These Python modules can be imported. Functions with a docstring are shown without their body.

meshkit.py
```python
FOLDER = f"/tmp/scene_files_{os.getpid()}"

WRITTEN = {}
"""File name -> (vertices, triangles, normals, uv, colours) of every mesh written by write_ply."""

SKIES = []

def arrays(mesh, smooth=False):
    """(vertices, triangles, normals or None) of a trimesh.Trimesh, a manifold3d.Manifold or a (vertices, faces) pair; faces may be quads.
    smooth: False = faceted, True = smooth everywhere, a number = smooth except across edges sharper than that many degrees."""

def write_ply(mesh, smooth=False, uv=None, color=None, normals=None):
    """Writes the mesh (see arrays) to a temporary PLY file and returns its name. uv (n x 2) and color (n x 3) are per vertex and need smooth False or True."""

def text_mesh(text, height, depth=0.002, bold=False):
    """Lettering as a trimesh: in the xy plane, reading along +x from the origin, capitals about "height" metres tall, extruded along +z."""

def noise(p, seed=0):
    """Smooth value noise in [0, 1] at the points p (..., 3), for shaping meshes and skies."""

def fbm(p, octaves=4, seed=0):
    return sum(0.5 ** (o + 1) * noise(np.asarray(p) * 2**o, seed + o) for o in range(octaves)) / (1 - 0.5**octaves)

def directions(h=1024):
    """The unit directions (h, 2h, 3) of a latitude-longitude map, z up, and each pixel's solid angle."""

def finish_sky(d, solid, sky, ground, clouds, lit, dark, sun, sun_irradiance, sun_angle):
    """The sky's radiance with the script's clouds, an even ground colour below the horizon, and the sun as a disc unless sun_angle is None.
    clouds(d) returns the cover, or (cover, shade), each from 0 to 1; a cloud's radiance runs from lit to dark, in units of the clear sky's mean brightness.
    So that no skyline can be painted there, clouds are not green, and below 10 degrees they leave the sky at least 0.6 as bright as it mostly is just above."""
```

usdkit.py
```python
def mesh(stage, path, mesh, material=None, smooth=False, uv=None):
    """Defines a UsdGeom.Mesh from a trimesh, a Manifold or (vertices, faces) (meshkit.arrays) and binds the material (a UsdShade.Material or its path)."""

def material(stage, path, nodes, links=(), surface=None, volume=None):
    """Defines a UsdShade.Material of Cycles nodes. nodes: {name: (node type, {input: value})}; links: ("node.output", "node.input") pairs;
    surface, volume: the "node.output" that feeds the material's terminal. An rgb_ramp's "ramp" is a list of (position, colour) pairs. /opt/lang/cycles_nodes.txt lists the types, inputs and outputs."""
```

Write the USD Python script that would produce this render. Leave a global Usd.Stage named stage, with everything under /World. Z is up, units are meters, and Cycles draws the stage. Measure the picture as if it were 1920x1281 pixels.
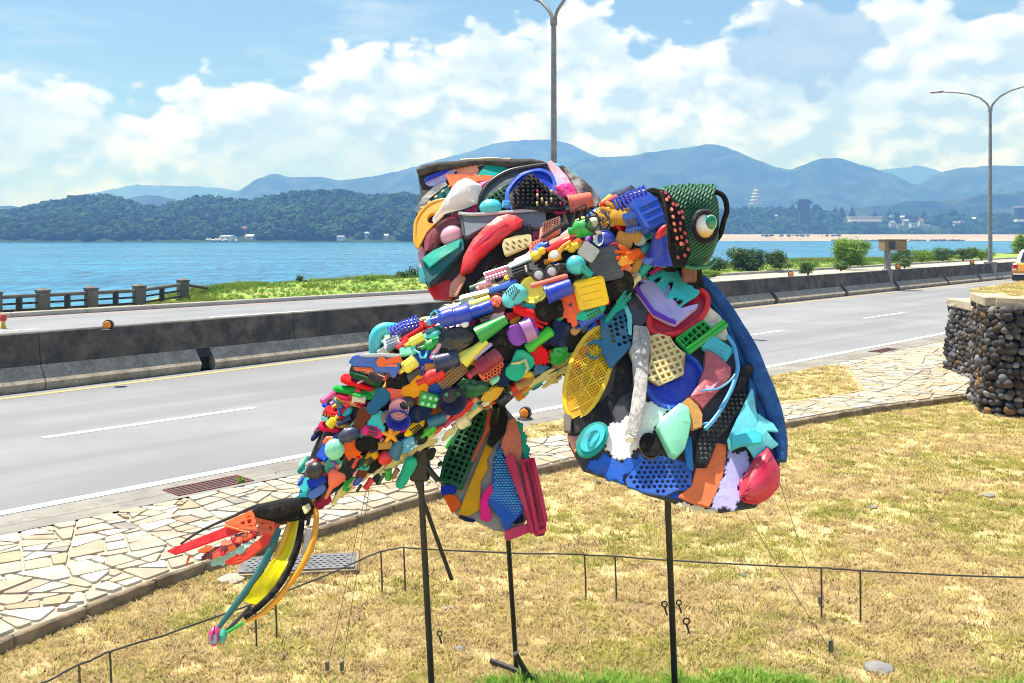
import math, random
import numpy as np
import trimesh, shapely
import shapely.geometry as sg
from shapely.ops import unary_union
from scipy.interpolate import PchipInterpolator
from scipy.spatial import Voronoi
import manifold3d as m3
from pxr import Usd, UsdGeom, UsdLux, UsdShade, Gf, Sdf, Vt
import usdkit, meshkit

random.seed(7)
RNG = np.random.default_rng(7)
stage = Usd.Stage.CreateInMemory()
UsdGeom.SetStageUpAxis(stage, UsdGeom.Tokens.z)
UsdGeom.SetStageMetersPerUnit(stage, 1.0)
UsdGeom.Xform.Define(stage, '/World')
UsdGeom.Scope.Define(stage, '/World/Looks')

# ---------------------------------------------------------------- camera, sky, sun, exposure
F, HZ, EYE = 1867.0, 440.0, 2.2          # focal length and horizon in pixels of the 1920 wide photograph, eye height
EXPOSURE = 0.92
SUN = np.array([-0.85, 0.50, 0.0]); SUN_EL = math.radians(71)
SUN = SUN / np.linalg.norm(SUN) * math.cos(SUN_EL); SUN[2] = math.sin(SUN_EL)
SUN_I, SKY_S = 1.22, 0.092
cam = UsdGeom.Camera.Define(stage, '/World/camera')
cam.CreateHorizontalApertureAttr(36.0); cam.CreateVerticalApertureAttr(36.0 * 683 / 1024)
cam.CreateFocalLengthAttr(36.0 * F / 1920)
cam.CreateVerticalApertureOffsetAttr(-36.0 * (640.5 - HZ) / 1920)
cam.CreateExposureAttr(EXPOSURE)
cam.CreateClippingRangeAttr(Gf.Vec2f(0.05, 30000))
cam.AddTranslateOp().Set(Gf.Vec3d(0, 0, EYE)); cam.AddRotateXOp().Set(90.0)

sun = UsdLux.DistantLight.Define(stage, '/World/sun')
sun.CreateIntensityAttr(SUN_I); sun.CreateAngleAttr(0.5); sun.CreateNormalizeAttr(True)
sun.CreateColorAttr(Gf.Vec3f(1.0, 0.95, 0.87))
sun.AddTransformOp().Set(Gf.Matrix4d().SetRotate(Gf.Rotation(Gf.Vec3d(0, 0, 1), Gf.Vec3d(*SUN))))

def sky_material():
    edge = [(0, 115), (100, 128), (190, 150), (250, 158), (330, 150), (400, 108), (460, 112), (520, 130), (570, 112), (640, 66), (700, 62),
            (760, 84), (850, 72), (900, 42), (960, 30), (1010, 18), (1060, -8), (1140, -5), (1190, 42), (1260, 46), (1340, 52), (1390, 20), (1450, -20), (1700, -40), (1920, -20)]
    az0, az1 = -0.62, 0.62
    ramp = [(0.0, (.17,) * 3)]
    for px, py in edge:
        a = math.atan((px - 960) / F); ramp.append(((a - az0) / (az1 - az0), ((HZ - py) / F * math.cos(a) / .3,) * 3))
    ramp = [(p, (c[0],) * 3) for p, c in ramp] + [(1.0, (.72,) * 3)]
    lit, shade = (7.6, 7.75, 8.0), (3.7, 4.7, 6.1)
    n = {
        'tc': ('texture_coordinate', {}), 'sep': ('separate_xyz', {}),
        'az': ('math', {'math_type': 'arctan2'}),
        'azn': ('map_range', {'from_min': az0, 'from_max': az1, 'to_min': 0.0, 'to_max': 1.0, 'clamp': True}),
        'edge': ('rgb_ramp', {'ramp': ramp}), 'edges': ('math', {'math_type': 'multiply', 'value2': 0.3}),
        'map1': ('mapping', {'scale': (1, 1, 1.5)}), 'v1': ('voronoi_texture', {'feature': 'f1', 'scale': 24.0, 'detail': 1.0, 'roughness': .6}), 'v1m': ('math', {'math_type': 'multiply_add', 'value2': -.26}),
        'n1': ('noise_texture', {'scale': 15.0, 'detail': 7.0, 'roughness': 0.56, 'distortion': 0.15}),
        'n1s': ('math', {'math_type': 'multiply_add', 'value2': 0.125, 'value3': -0.046}),
        'h1': ('math', {'math_type': 'add'}), 'h': ('math', {'math_type': 'subtract'}),
        'cov': ('map_range', {'range_type': 'smoothstep', 'from_min': -0.004, 'from_max': 0.013, 'clamp': True}),
        # puffy light and shade: density here minus density a little towards the sun
        'map2': ('mapping', {'scale': (1, 1, 1.5), 'location': (-0.012, 0.002, 0.020)}), 'v2': ('voronoi_texture', {'feature': 'f1', 'scale': 24.0, 'detail': 1.0, 'roughness': .6}), 'v2m': ('math', {'math_type': 'multiply_add', 'value2': -.26}),
        'n2': ('noise_texture', {'scale': 15.0, 'detail': 7.0, 'roughness': 0.56, 'distortion': 0.15}),
        'dif': ('math', {'math_type': 'subtract'}),
        'lit': ('map_range', {'from_min': -0.11, 'from_max': 0.14, 'clamp': True}),
        'n3': ('noise_texture', {'scale': 5.0, 'detail': 3.0}),
        'big': ('map_range', {'from_min': 0.38, 'from_max': 0.58, 'to_min': 0.35, 'to_max': 1.1, 'clamp': True}),
        'lit2': ('math', {'math_type': 'multiply'}),
        'rim': ('map_range', {'range_type': 'smoothstep', 'from_min': 0.0, 'from_max': 0.06, 'to_min': 0.35, 'to_max': 0.0, 'clamp': True}),
        'lit3': ('math', {'math_type': 'add', 'use_clamp': True}),
        # a darker cloud, high on the right
        'da': ('math', {'math_type': 'subtract', 'value2': 0.285}), 'da2': ('math', {'math_type': 'multiply', 'value2': 13.5}),
        'de': ('math', {'math_type': 'subtract', 'value2': 0.180}), 'de2': ('math', {'math_type': 'multiply', 'value2': 22.0}),
        'dv': ('combine_xyz', {}), 'dn': ('noise_texture', {'scale': 26.0, 'detail': 4.0}),
        'dl1': ('math', {'math_type': 'multiply'}), 'dl2': ('math', {'math_type': 'multiply'}), 'dl3': ('math', {'math_type': 'add'}),
        'dnn': ('math', {'math_type': 'multiply_add', 'value2': 2.6, 'value3': -1.3}), 'dl4': ('math', {'math_type': 'add'}),
        'dark': ('map_range', {'range_type': 'smoothstep', 'from_min': 0.65, 'from_max': 1.05, 'to_min': 0.80, 'to_max': 0.0, 'clamp': True}),
        'ccol': ('mix', {'color1': shade, 'color2': lit}),
        'ccol2': ('mix', {'color2': (2.3, 3.3, 4.9)}),
        # thin high wisps
        'mapw': ('mapping', {'scale': (2.2, 2.2, 11.0)}), 'nw': ('noise_texture', {'scale': 2.6, 'detail': 6.0, 'roughness': 0.6}),
        'wis': ('map_range', {'range_type': 'smoothstep', 'from_min': 0.48, 'from_max': 0.78, 'to_min': 0.12, 'to_max': 0.75, 'clamp': True}),
        'sky': ('sky_texture', {'sky_type': 'single_scattering', 'sun_disc': False, 'sun_elevation': SUN_EL, 'sun_rotation': math.atan2(SUN[0], SUN[1]),
                                'air_density': 1.0, 'aerosol_density': 0.7, 'altitude': 10.0}),
        'skyt': ('mix', {'mix_type': 'multiply', 'fac': 1.0, 'color2': (.50, .70, .82)}),
        'skyw': ('mix', {'color2': (5.4, 5.9, 6.3)}),
        'out': ('mix', {}), 'bg': ('background_shader', {'strength': SKY_S}),
    }
    l = [('tc.generated', 'sep.vector'), ('sep.x', 'az.value1'), ('sep.y', 'az.value2'), ('az.value', 'azn.value'), ('azn.result', 'edge.fac'), ('edge.color', 'edges.value1'),
         ('tc.generated', 'map1.vector'), ('map1.vector', 'n1.vector'), ('map1.vector', 'v1.vector'), ('v1.distance', 'v1m.value1'), ('n1.fac', 'v1m.value3'), ('v1m.value', 'n1s.value1'), ('edges.value', 'h1.value1'), ('n1s.value', 'h1.value2'), ('h1.value', 'h.value1'), ('sep.z', 'h.value2'),
         ('h.value', 'cov.value'), ('tc.generated', 'map2.vector'), ('map2.vector', 'n2.vector'), ('map2.vector', 'v2.vector'), ('v2.distance', 'v2m.value1'), ('n2.fac', 'v2m.value3'), ('v1m.value', 'dif.value1'), ('v2m.value', 'dif.value2'), ('dif.value', 'lit.value'),
         ('map1.vector', 'n3.vector'), ('n3.fac', 'big.value'), ('lit.result', 'lit2.value1'), ('big.result', 'lit2.value2'), ('h.value', 'rim.value'), ('lit2.value', 'lit3.value1'), ('rim.result', 'lit3.value2'),
         ('lit3.value', 'ccol.fac'),
         ('az.value', 'da.value1'), ('da.value', 'da2.value1'), ('sep.z', 'de.value1'), ('de.value', 'de2.value1'), ('tc.generated', 'dn.vector'),
         ('da2.value', 'dl1.value1'), ('da2.value', 'dl1.value2'), ('de2.value', 'dl2.value1'), ('de2.value', 'dl2.value2'), ('dl1.value', 'dl3.value1'), ('dl2.value', 'dl3.value2'),
         ('dn.fac', 'dnn.value1'), ('dl3.value', 'dl4.value1'), ('dnn.value', 'dl4.value2'), ('dl4.value', 'dark.value'),
         ('ccol.color', 'ccol2.color1'), ('dark.result', 'ccol2.fac'),
         ('tc.generated', 'mapw.vector'), ('mapw.vector', 'nw.vector'), ('nw.fac', 'wis.value'),
         ('sky.color', 'skyt.color1'), ('skyt.color', 'skyw.color1'), ('wis.result', 'skyw.fac'),
         ('skyw.color', 'out.color1'), ('ccol2.color', 'out.color2'), ('cov.result', 'out.fac'), ('out.color', 'bg.color')]
    return usdkit.material(stage, '/World/Looks/sky_air', n, l, surface='bg.background')
sky = UsdLux.DomeLight.Define(stage, '/World/sky')
UsdShade.MaterialBindingAPI.Apply(sky.GetPrim()).Bind(sky_material())
sky.GetPrim().SetCustomDataByKey('kind', 'structure')

# ---------------------------------------------------------------- helpers
COUNT = {}
def numbered(path):
    k = COUNT.get(path, 0); COUNT[path] = k + 1
    return path if k == 0 else f'{path}_{k:03d}'
def tag(prim, label=None, cat=None, group=None, kind=None):
    for k, v in (('label', label), ('category', cat), ('group', group), ('kind', kind)):
        if v: prim.SetCustomDataByKey(k, v)
    return prim
ORIGIN = {}
def thing(name, label, cat, loc=(0, 0, 0), rotz=0.0, group=None, kind=None, scale=None):
    p = numbered('/World/' + name)
    x = UsdGeom.Xform.Define(stage, p)
    x.AddTranslateOp().Set(Gf.Vec3d(*map(float, loc)))
    if rotz: x.AddRotateZOp().Set(math.degrees(rotz))
    if scale is not None: x.AddScaleOp().Set(Gf.Vec3f(*([scale] * 3 if np.ndim(scale) == 0 else scale)))
    tag(x.GetPrim(), label, cat, group, kind)
    ORIGIN[p] = np.array(loc, float)
    return p
def obj(name, mesh, mat, parent=None, smooth=False, label=None, cat=None, group=None, kind=None):
    """One Mesh prim under parent (a path; None = top level). Vertices are in the parent's own space."""
    p = numbered((parent or '/World') + '/' + name)
    m = usdkit.mesh(stage, p, mesh, mat, smooth)
    tag(m.GetPrim(), label, cat, group, kind)
    return p
def copy_of(path, name, loc, rotz=0.0, label=None, group=None, cat=None, scale=None):
    p = numbered('/World/' + name)
    x = UsdGeom.Xform.Define(stage, p)
    x.GetPrim().GetReferences().AddInternalReference(path)
    x.ClearXformOpOrder()
    ops = [x.AddTranslateOp(opSuffix='c')]; ops[0].Set(Gf.Vec3d(*map(float, loc)))
    if rotz: x.AddRotateZOp(opSuffix='c').Set(math.degrees(rotz))
    if scale is not None: x.AddScaleOp(opSuffix='c').Set(Gf.Vec3f(*([scale] * 3 if np.ndim(scale) == 0 else scale)))
    tag(x.GetPrim(), label, cat, group); x.GetPrim().SetInstanceable(True)
    return p
def P(px, py, Y):                        # the point at depth Y seen at a pixel of the photograph
    return np.array([(px - 960) / F * Y, Y, EYE - (py - HZ) / F * Y])
def G(px, py, z=0.0):                    # the point of the level z seen at a pixel
    Y = (EYE - z) * F / (py - HZ)
    return np.array([(px - 960) / F * Y, Y, z])
UU, NN = np.array([.690, .724]), np.array([-.724, .690])   # along the road, across it towards the sea
def R(s, n, z=0.0):
    p = UU * s + NN * n
    return np.array([p[0], p[1], z])

def box(cx, cy, cz, sx, sy, sz, bev=0.0):
    if bev <= 0:
        m = trimesh.creation.box((sx, sy, sz)); m.apply_translation((cx, cy, cz)); return m
    pts = []
    b = min(bev, .49 * min(sx, sy, sz))
    for a in (-1, 1):
        for c in (-1, 1):
            for d in (-1, 1):
                pts += [(a * (sx / 2 - b), c * (sy / 2 - b), d * sz / 2), (a * sx / 2, c * (sy / 2 - b), d * (sz / 2 - b)), (a * (sx / 2 - b), c * sy / 2, d * (sz / 2 - b))]
    m = trimesh.convex.convex_hull(np.array(pts)); m.apply_translation((cx, cy, cz)); return m
def cat(ms): return trimesh.util.concatenate([m for m in ms if m is not None])
def tube(pts, r, n=8, cap=True):
    pts = np.asarray(pts, float); k = len(pts)
    r = np.full(k, r) if np.ndim(r) == 0 else np.asarray(r, float)
    t = np.gradient(pts, axis=0); t /= np.maximum(np.linalg.norm(t, axis=1, keepdims=True), 1e-9)
    a = np.array([0, 0, 1.0]) if abs(t[0, 2]) < .9 else np.array([1.0, 0, 0])
    u = np.cross(t[0], a); u /= np.linalg.norm(u)
    V = []
    for i in range(k):
        u = u - t[i] * (u @ t[i]); u /= np.linalg.norm(u); w = np.cross(t[i], u)
        th = np.arange(n) / n * 2 * math.pi
        V.append(pts[i] + r[i] * (np.cos(th)[:, None] * u + np.sin(th)[:, None] * w))
    V = np.vstack(V); fs = []
    for i in range(k - 1):
        for j in range(n):
            a_, b_ = i * n + j, i * n + (j + 1) % n
            fs += [(a_, b_, b_ + n), (a_, b_ + n, a_ + n)]
    if cap:
        V = np.vstack([V, pts[0], pts[-1]]); c0, c1 = k * n, k * n + 1
        for j in range(n):
            fs += [(c0, (j + 1) % n, j), (c1, (k - 1) * n + j, (k - 1) * n + (j + 1) % n)]
    m = trimesh.Trimesh(V, np.array(fs), process=False)
    return m
def extrude(poly, h, z0=0.0):
    gs = getattr(poly, 'geoms', [poly])
    m = cat([trimesh.creation.extrude_polygon(g, h, engine='earcut') for g in gs if g.area > 1e-9])
    m.apply_translation((0, 0, z0)); return m
def lathe(prof, n=16):
    return trimesh.creation.revolve(np.asarray(prof, float), sections=n)
def sheet(poly, z):
    """A flat triangulated sheet of a shapely polygon."""
    vs, fs, k = [], [], 0
    for g in getattr(poly, 'geoms', [poly]):
        v, f = trimesh.creation.triangulate_polygon(g, engine='earcut')
        vs.append(np.c_[v, np.full(len(v), z)]); fs.append(f + k); k += len(v)
    m = trimesh.Trimesh(np.vstack(vs), np.vstack(fs), process=False)
    nz = m.face_normals[:, 2]
    m.faces[nz < 0] = m.faces[nz < 0][:, ::-1]
    return m

MATS = {}
def M(name, col, rough=.6, var=.12, scale=3.0, bump=0.0, bscale=40.0, spec=.5, col2=None, metal=0.0, island=0.0, rnd=0.0, transl=0.0, detail=5.0, ramp=(.35, .65), dirt=None, coat=0.0, stretch=(1, 1, 1), bdist=0.0):
    """A principled material whose colour wanders between col and col2 with noise in world space."""
    if name in MATS: return MATS[name]
    c = np.array(col, float); d = np.array(col2, float) if col2 is not None else c * (1 - var)
    n = {'g': ('geometry', {}), 'mp': ('mapping', {'scale': stretch}), 'no': ('noise_texture', {'scale': scale, 'detail': detail, 'roughness': .6}),
         'mr': ('map_range', {'from_min': ramp[0], 'from_max': ramp[1], 'clamp': True}),
         'mx': ('mix', {'color1': tuple(c), 'color2': tuple(d)}),
         'p': ('principled_bsdf', {'roughness': rough, 'specular_ior_level': spec, 'metallic': metal, 'coat_weight': coat})}
    l = [('g.position', 'mp.vector'), ('mp.vector', 'no.vector'), ('no.fac', 'mr.value'), ('mr.result', 'mx.fac')]
    last = 'mx.color'
    if dirt:
        n |= {'dn': ('noise_texture', {'scale': dirt[1], 'detail': 6.0, 'roughness': .7}), 'dm': ('map_range', {'from_min': dirt[2], 'from_max': dirt[3], 'to_max': dirt[4], 'clamp': True}),
              'dx': ('mix', {'color2': dirt[0]})}
        l += [('g.position', 'dn.vector'), ('dn.fac', 'dm.value'), (last, 'dx.color1'), ('dm.result', 'dx.fac')]; last = 'dx.color'
    if island or rnd:
        n |= {'oi': ('object_info', {}), 'rv': ('map_range', {'to_min': 1 - (island or rnd), 'to_max': 1 + (island or rnd)}), 'hv': ('hsv', {})}
        l += [('g.random_per_island' if island else 'oi.random', 'rv.value'), ('rv.result', 'hv.value'), (last, 'hv.color')]; last = 'hv.color'
    l.append((last, 'p.base_color'))
    if bump:
        n |= {'bn': ('noise_texture', {'scale': bscale, 'detail': 4.0}), 'b': ('bump', {'strength': bump, 'distance': bdist or (.01 if bscale > 8 else .1)})}
        l += [('g.position', 'bn.vector'), ('bn.fac', 'b.height'), ('b.normal', 'p.normal')]
    surf = 'p.BSDF'
    if transl:
        n |= {'tr': ('translucent_bsdf', {}), 'ms': ('mix_closure', {'fac': transl})}
        l += [(last, 'tr.color'), ('p.BSDF', 'ms.closure1'), ('tr.BSDF', 'ms.closure2')]; surf = 'ms.closure'
    MATS[name] = usdkit.material(stage, '/World/Looks/' + name, n, l, surface=surf)
    return MATS[name]

def instancer(name, protos, pts, scales, rots, idx, parent=None, **tags):
    """protos: list of (mesh, material); one PointInstancer of stuff."""
    p = numbered((parent or '/World') + '/' + name)
    pi = UsdGeom.PointInstancer.Define(stage, p)
    paths = []
    for k, (me, ma) in enumerate(protos):
        q = f'{p}/prototypes/kind_{k:03d}'
        if k == 0: UsdGeom.Scope.Define(stage, p + '/prototypes')
        usdkit.mesh(stage, q, me, ma); paths.append(q)
    pi.CreatePrototypesRel().SetTargets([Sdf.Path(q) for q in paths])
    pi.CreatePositionsAttr(Vt.Vec3fArray.FromNumpy(np.asarray(pts, np.float32)))
    sc = np.asarray(scales, np.float32)
    if sc.ndim == 1: sc = np.repeat(sc[:, None], 3, 1)
    pi.CreateScalesAttr(Vt.Vec3fArray.FromNumpy(sc))
    h = np.asarray(rots) / 2
    pi.CreateOrientationsAttr(Vt.QuathArray([Gf.Quath(float(math.cos(a)), 0, 0, float(math.sin(a))) for a in h]))
    pi.CreateProtoIndicesAttr(Vt.IntArray.FromNumpy(np.asarray(idx, np.int32)))
    tag(pi.GetPrim(), tags.get('label'), tags.get('cat'), tags.get('group'), tags.get('kind', 'stuff'))
    return p
def tuft(seed, blades=14, h=.04, spread=.03, w=.0035, lean=.6):
    r = np.random.default_rng(seed); V, Fc = [], []
    for i in range(blades):
        a = r.uniform(0, 2 * math.pi); o = np.array([math.cos(a), math.sin(a), 0]) * spread * math.sqrt(r.uniform())
        b = r.uniform(0, 2 * math.pi); d = np.array([math.cos(b), math.sin(b), 0]); e = np.array([-d[1], d[0], 0])
        L = h * r.uniform(.5, 1.2); ln = L * lean * r.uniform(.3, 1.3)
        k = len(V)
        V += [o - e * w, o + e * w, o + d * ln * .4 + (0, 0, L * .6) - e * w * .8, o + d * ln * .4 + (0, 0, L * .6) + e * w * .8, o + d * ln + (0, 0, L * .95)]
        Fc += [(k, k + 1, k + 3), (k, k + 3, k + 2), (k + 2, k + 3, k + 4)]
    return trimesh.Trimesh(np.array(V), np.array(Fc), process=False)
def blob(seed, sub=2, amp=.35, freq=1.6, flat=1.0):
    m = trimesh.creation.icosphere(sub); v = np.array(m.vertices)
    v *= (1 + amp * (meshkit.fbm(v * freq + seed * 7.3, 3, seed) - .5) * 2)[:, None]
    v[:, 2] *= flat
    return trimesh.Trimesh(v, m.faces, process=False)
def leaf_cloud(seed, n, rad, leaf, clumps=9, inner=.55, aspect=.55):
    """Leaf sized quads spread through a lumpy ellipsoid crown (rad = half axes), base at z = 0."""
    r = np.random.default_rng(seed); rad = np.array(rad)
    c = r.normal(size=(clumps, 3)); c /= np.linalg.norm(c, axis=1, keepdims=True); c *= r.uniform(.25, .72, (clumps, 1)); c[:, 2] = r.uniform(-.55, .62, clumps)
    k = r.integers(0, clumps, n); d = r.normal(size=(n, 3)); d /= np.linalg.norm(d, axis=1, keepdims=True)
    rr = r.uniform(inner, 1.0, (n, 1)) * .42
    pts = (c[k] + d * rr)
    nrm = d + r.normal(size=(n, 3)) * .5; nrm[:, 2] += .3; nrm /= np.linalg.norm(nrm, axis=1, keepdims=True)
    pts = pts * rad; pts[:, 2] += rad[2] * .62; pts[:, 2] = np.maximum(pts[:, 2], .02)
    t = np.cross(nrm, r.normal(size=(n, 3))); t /= np.linalg.norm(t, axis=1, keepdims=True); b = np.cross(nrm, t)
    L = leaf * r.uniform(.6, 1.3, (n, 1)); W = L * aspect
    V = np.stack([pts - t * L, pts + b * W * .9, pts + t * L, pts - b * W * .9], 1).reshape(-1, 3)
    q = np.arange(n)[:, None] * 4
    return trimesh.Trimesh(V, np.vstack([q + [0, 1, 2], q + [0, 2, 3]]), process=False)

# ---------------------------------------------------------------- haze
HAZE = 6.6e-4
hz = usdkit.material(stage, '/World/Looks/sea_air', {'v': ('principled_volume', {'color': (.15, .34, .88), 'absorption_color': (.80, .88, .96), 'density': HAZE, 'anisotropy': 0.1})}, [], volume='v.volume')
obj('haze', box(0, 2200, 137, 9000, 6000, 292), hz, kind='stuff', label='thin blue sea haze over the whole bay')

# ---------------------------------------------------------------- sea, land, mountains
m_sea = usdkit.material(stage, '/World/Looks/sea_water', {
    'g': ('geometry', {}), 'mp': ('mapping', {'scale': (1.0, .26, 1.0)}), 'n1': ('noise_texture', {'scale': .8, 'detail': 5.0, 'roughness': .65}),
    'mp2': ('mapping', {'scale': (.02, .06, 1.0)}), 'n2': ('noise_texture', {'scale': 1.0, 'detail': 4.0}),
    'b': ('bump', {'strength': .9, 'distance': .9}), 'mr': ('map_range', {'from_min': .38, 'from_max': .66, 'clamp': True}),
    'cn': ('mix', {'color1': (.010, .135, .28), 'color2': (.03, .24, .40)}),
    'wv': ('map_range', {'from_min': .35, 'from_max': .68, 'to_min': .45, 'to_max': 1.5, 'clamp': True}), 'hv': ('hsv', {}),
    'p': ('principled_bsdf', {'roughness': .22, 'ior': 1.33, 'specular_ior_level': .38})},
    [('g.position', 'mp.vector'), ('mp.vector', 'n1.vector'), ('n1.fac', 'b.height'), ('b.normal', 'p.normal'), ('g.position', 'mp2.vector'), ('mp2.vector', 'n2.vector'),
     ('n2.fac', 'mr.value'), ('mr.result', 'cn.fac'), ('n1.fac', 'wv.value'), ('cn.color', 'hv.color'), ('wv.result', 'hv.value'), ('hv.color', 'p.base_color')], surface='p.BSDF')
obj('sea', sheet(sg.Polygon([(-4400, -700), (4400, -700), (4400, 5100), (-4400, 5100)]), -3.0), m_sea, kind='structure')

m_far = M('far_forest', (.005, .018, .022), .95, scale=.016, col2=(.040, .066, .048), detail=9, ramp=(.42, .62), spec=.1, bump=0)
m_near = M('headland_ground', (.015, .040, .022), .95, scale=.03, col2=(.04, .06, .03), spec=.1)
m_sand = M('beach_sand', (.40, .31, .24), .95, scale=.01, col2=(.30, .25, .20), spec=.1)

def ridge(name, pts, D, depth, nx=200, ny=44, rough=.34, front=.75, seed=1, z0=-4.0, mat=m_far, amp_px=3.0):
    """A range of hills whose skyline, from pts (pixels), stands at distance D; it slopes to z0 in front and behind."""
    pts = np.array(pts, float); xs = np.linspace(pts[0, 0], pts[-1, 0], nx)
    top = PchipInterpolator(pts[:, 0], pts[:, 1])(xs)
    X = (xs - 960) / F * D; H = EYE + (HZ - top) / F * D
    t = np.linspace(-1, 1, ny); V = np.zeros((ny, nx, 3))
    for j, tj in enumerate(t):
        y = D + tj * depth * (front if tj < 0 else 1.0)
        sc = 1 + (y - D) / D * 1.0
        base = (1 - abs(tj) ** 1.25)
        nz = meshkit.fbm(np.c_[X / depth * 5, np.full(nx, tj * 4.2), np.full(nx, seed * 3.7)], 5, seed) - .5
        h = z0 + (H - z0) * np.clip(base * (1 + rough * 2.4 * nz * (abs(tj) > .02) * min(1, abs(tj) * 4)), 0, .985 if abs(tj) > .02 else 1)
        if abs(tj) <= .04: h = z0 + (H - z0) * 1.0 + (meshkit.fbm(np.c_[X / 14, X * 0, X * 0 + seed], 3, seed) - .5) * amp_px / F * D
        V[j] = np.c_[X * sc, np.full(nx, y), h]
    V[:, :, 0] += 0
    f = [(j * nx + i, j * nx + i + 1, (j + 1) * nx + i + 1, (j + 1) * nx + i) for j in range(ny - 1) for i in range(nx - 1)]
    return V, obj(name, (V.reshape(-1, 3), np.array(f)), mat, smooth=True, kind='structure')

ridge('far_mountain', [(-60, 412), (0, 396), (60, 384), (140, 370), (200, 357), (262, 347), (330, 349), (400, 352), (460, 360), (560, 380), (640, 400)], 4300, 500, seed=3)
ridge('far_mountain', [(1560, 350), (1650, 319), (1690, 315), (1722, 311), (1760, 321), (1830, 340), (1920, 350)], 4300, 400, seed=4)
ridge('mountain', [(600, 400), (680, 340), (760, 318), (820, 301), (880, 285), (935, 268), (975, 264), (1020, 262), (1060, 268), (1095, 283), (1130, 300), (1180, 330), (1260, 380)], 3300, 600, seed=5)
ridge('mountain', [(330, 400), (390, 374), (440, 362), (480, 338), (512, 327), (545, 332), (600, 333), (640, 338), (700, 331), (760, 321), (830, 330), (930, 345), (1000, 360), (1100, 400)], 2700, 450, seed=6)
ridge('mountain', [(980, 390), (1050, 325), (1110, 296), (1170, 294), (1220, 286), (1280, 279), (1335, 271), (1365, 278), (1420, 301), (1478, 318), (1520, 305), (1568, 297), (1615, 310), (1680, 330), (1716, 346), (1760, 325), (1810, 315), (1870, 311), (1930, 312), (2000, 318), (2100, 360)], 2600, 500, seed=7)
ridge('hill', [(-120, 400), (-50, 392), (10, 386), (45, 390), (95, 391), (150, 410)], 1700, 250, seed=8, nx=60)
ridge('hill', [(170, 400), (225, 376), (275, 367), (320, 372), (360, 395)], 1900, 250, seed=9, nx=60)
ridge('hill', [(1240, 425), (1380, 395), (1480, 398), (1560, 395), (1640, 386), (1700, 378), (1760, 376), (1830, 367), (1890, 362), (1940, 355), (2060, 372)], 1650, 300, seed=10, nx=120)

# wooded headland across the bay
HV, _ = ridge('headland', [(-160, 418), (-60, 414), (0, 411), (55, 404), (105, 392), (150, 386), (195, 383), (230, 391), (262, 402), (300, 404), (340, 394), (385, 385), (425, 391), (470, 389), (520, 382), (590, 373), (650, 376), (690, 384), (730, 380), (790, 384), (860, 390), (950, 400), (1040, 420), (1100, 444)],
              880, 230, nx=170, ny=40, rough=.3, front=1.0, seed=12, mat=m_near, amp_px=5, z0=-6.0)
FV, _ = ridge('headland', [(-180, 432), (-60, 428), (10, 422), (70, 417), (150, 413), (215, 418), (280, 424), (330, 421), (370, 432), (400, 446)], 705, 60, nx=90, ny=24, rough=.3, front=1.0, seed=31, mat=m_near, amp_px=4, z0=-5.0)
WV, _ = ridge('wooded_shore', [(1150, 436), (1250, 412), (1370, 400), (1440, 398), (1520, 402), (1600, 408), (1680, 409), (1760, 412), (1850, 410), (1930, 408), (2050, 410), (2150, 430)],
              1230, 130, nx=120, ny=24, rough=.2, front=1.0, seed=14, mat=m_near, z0=0.0)
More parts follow.
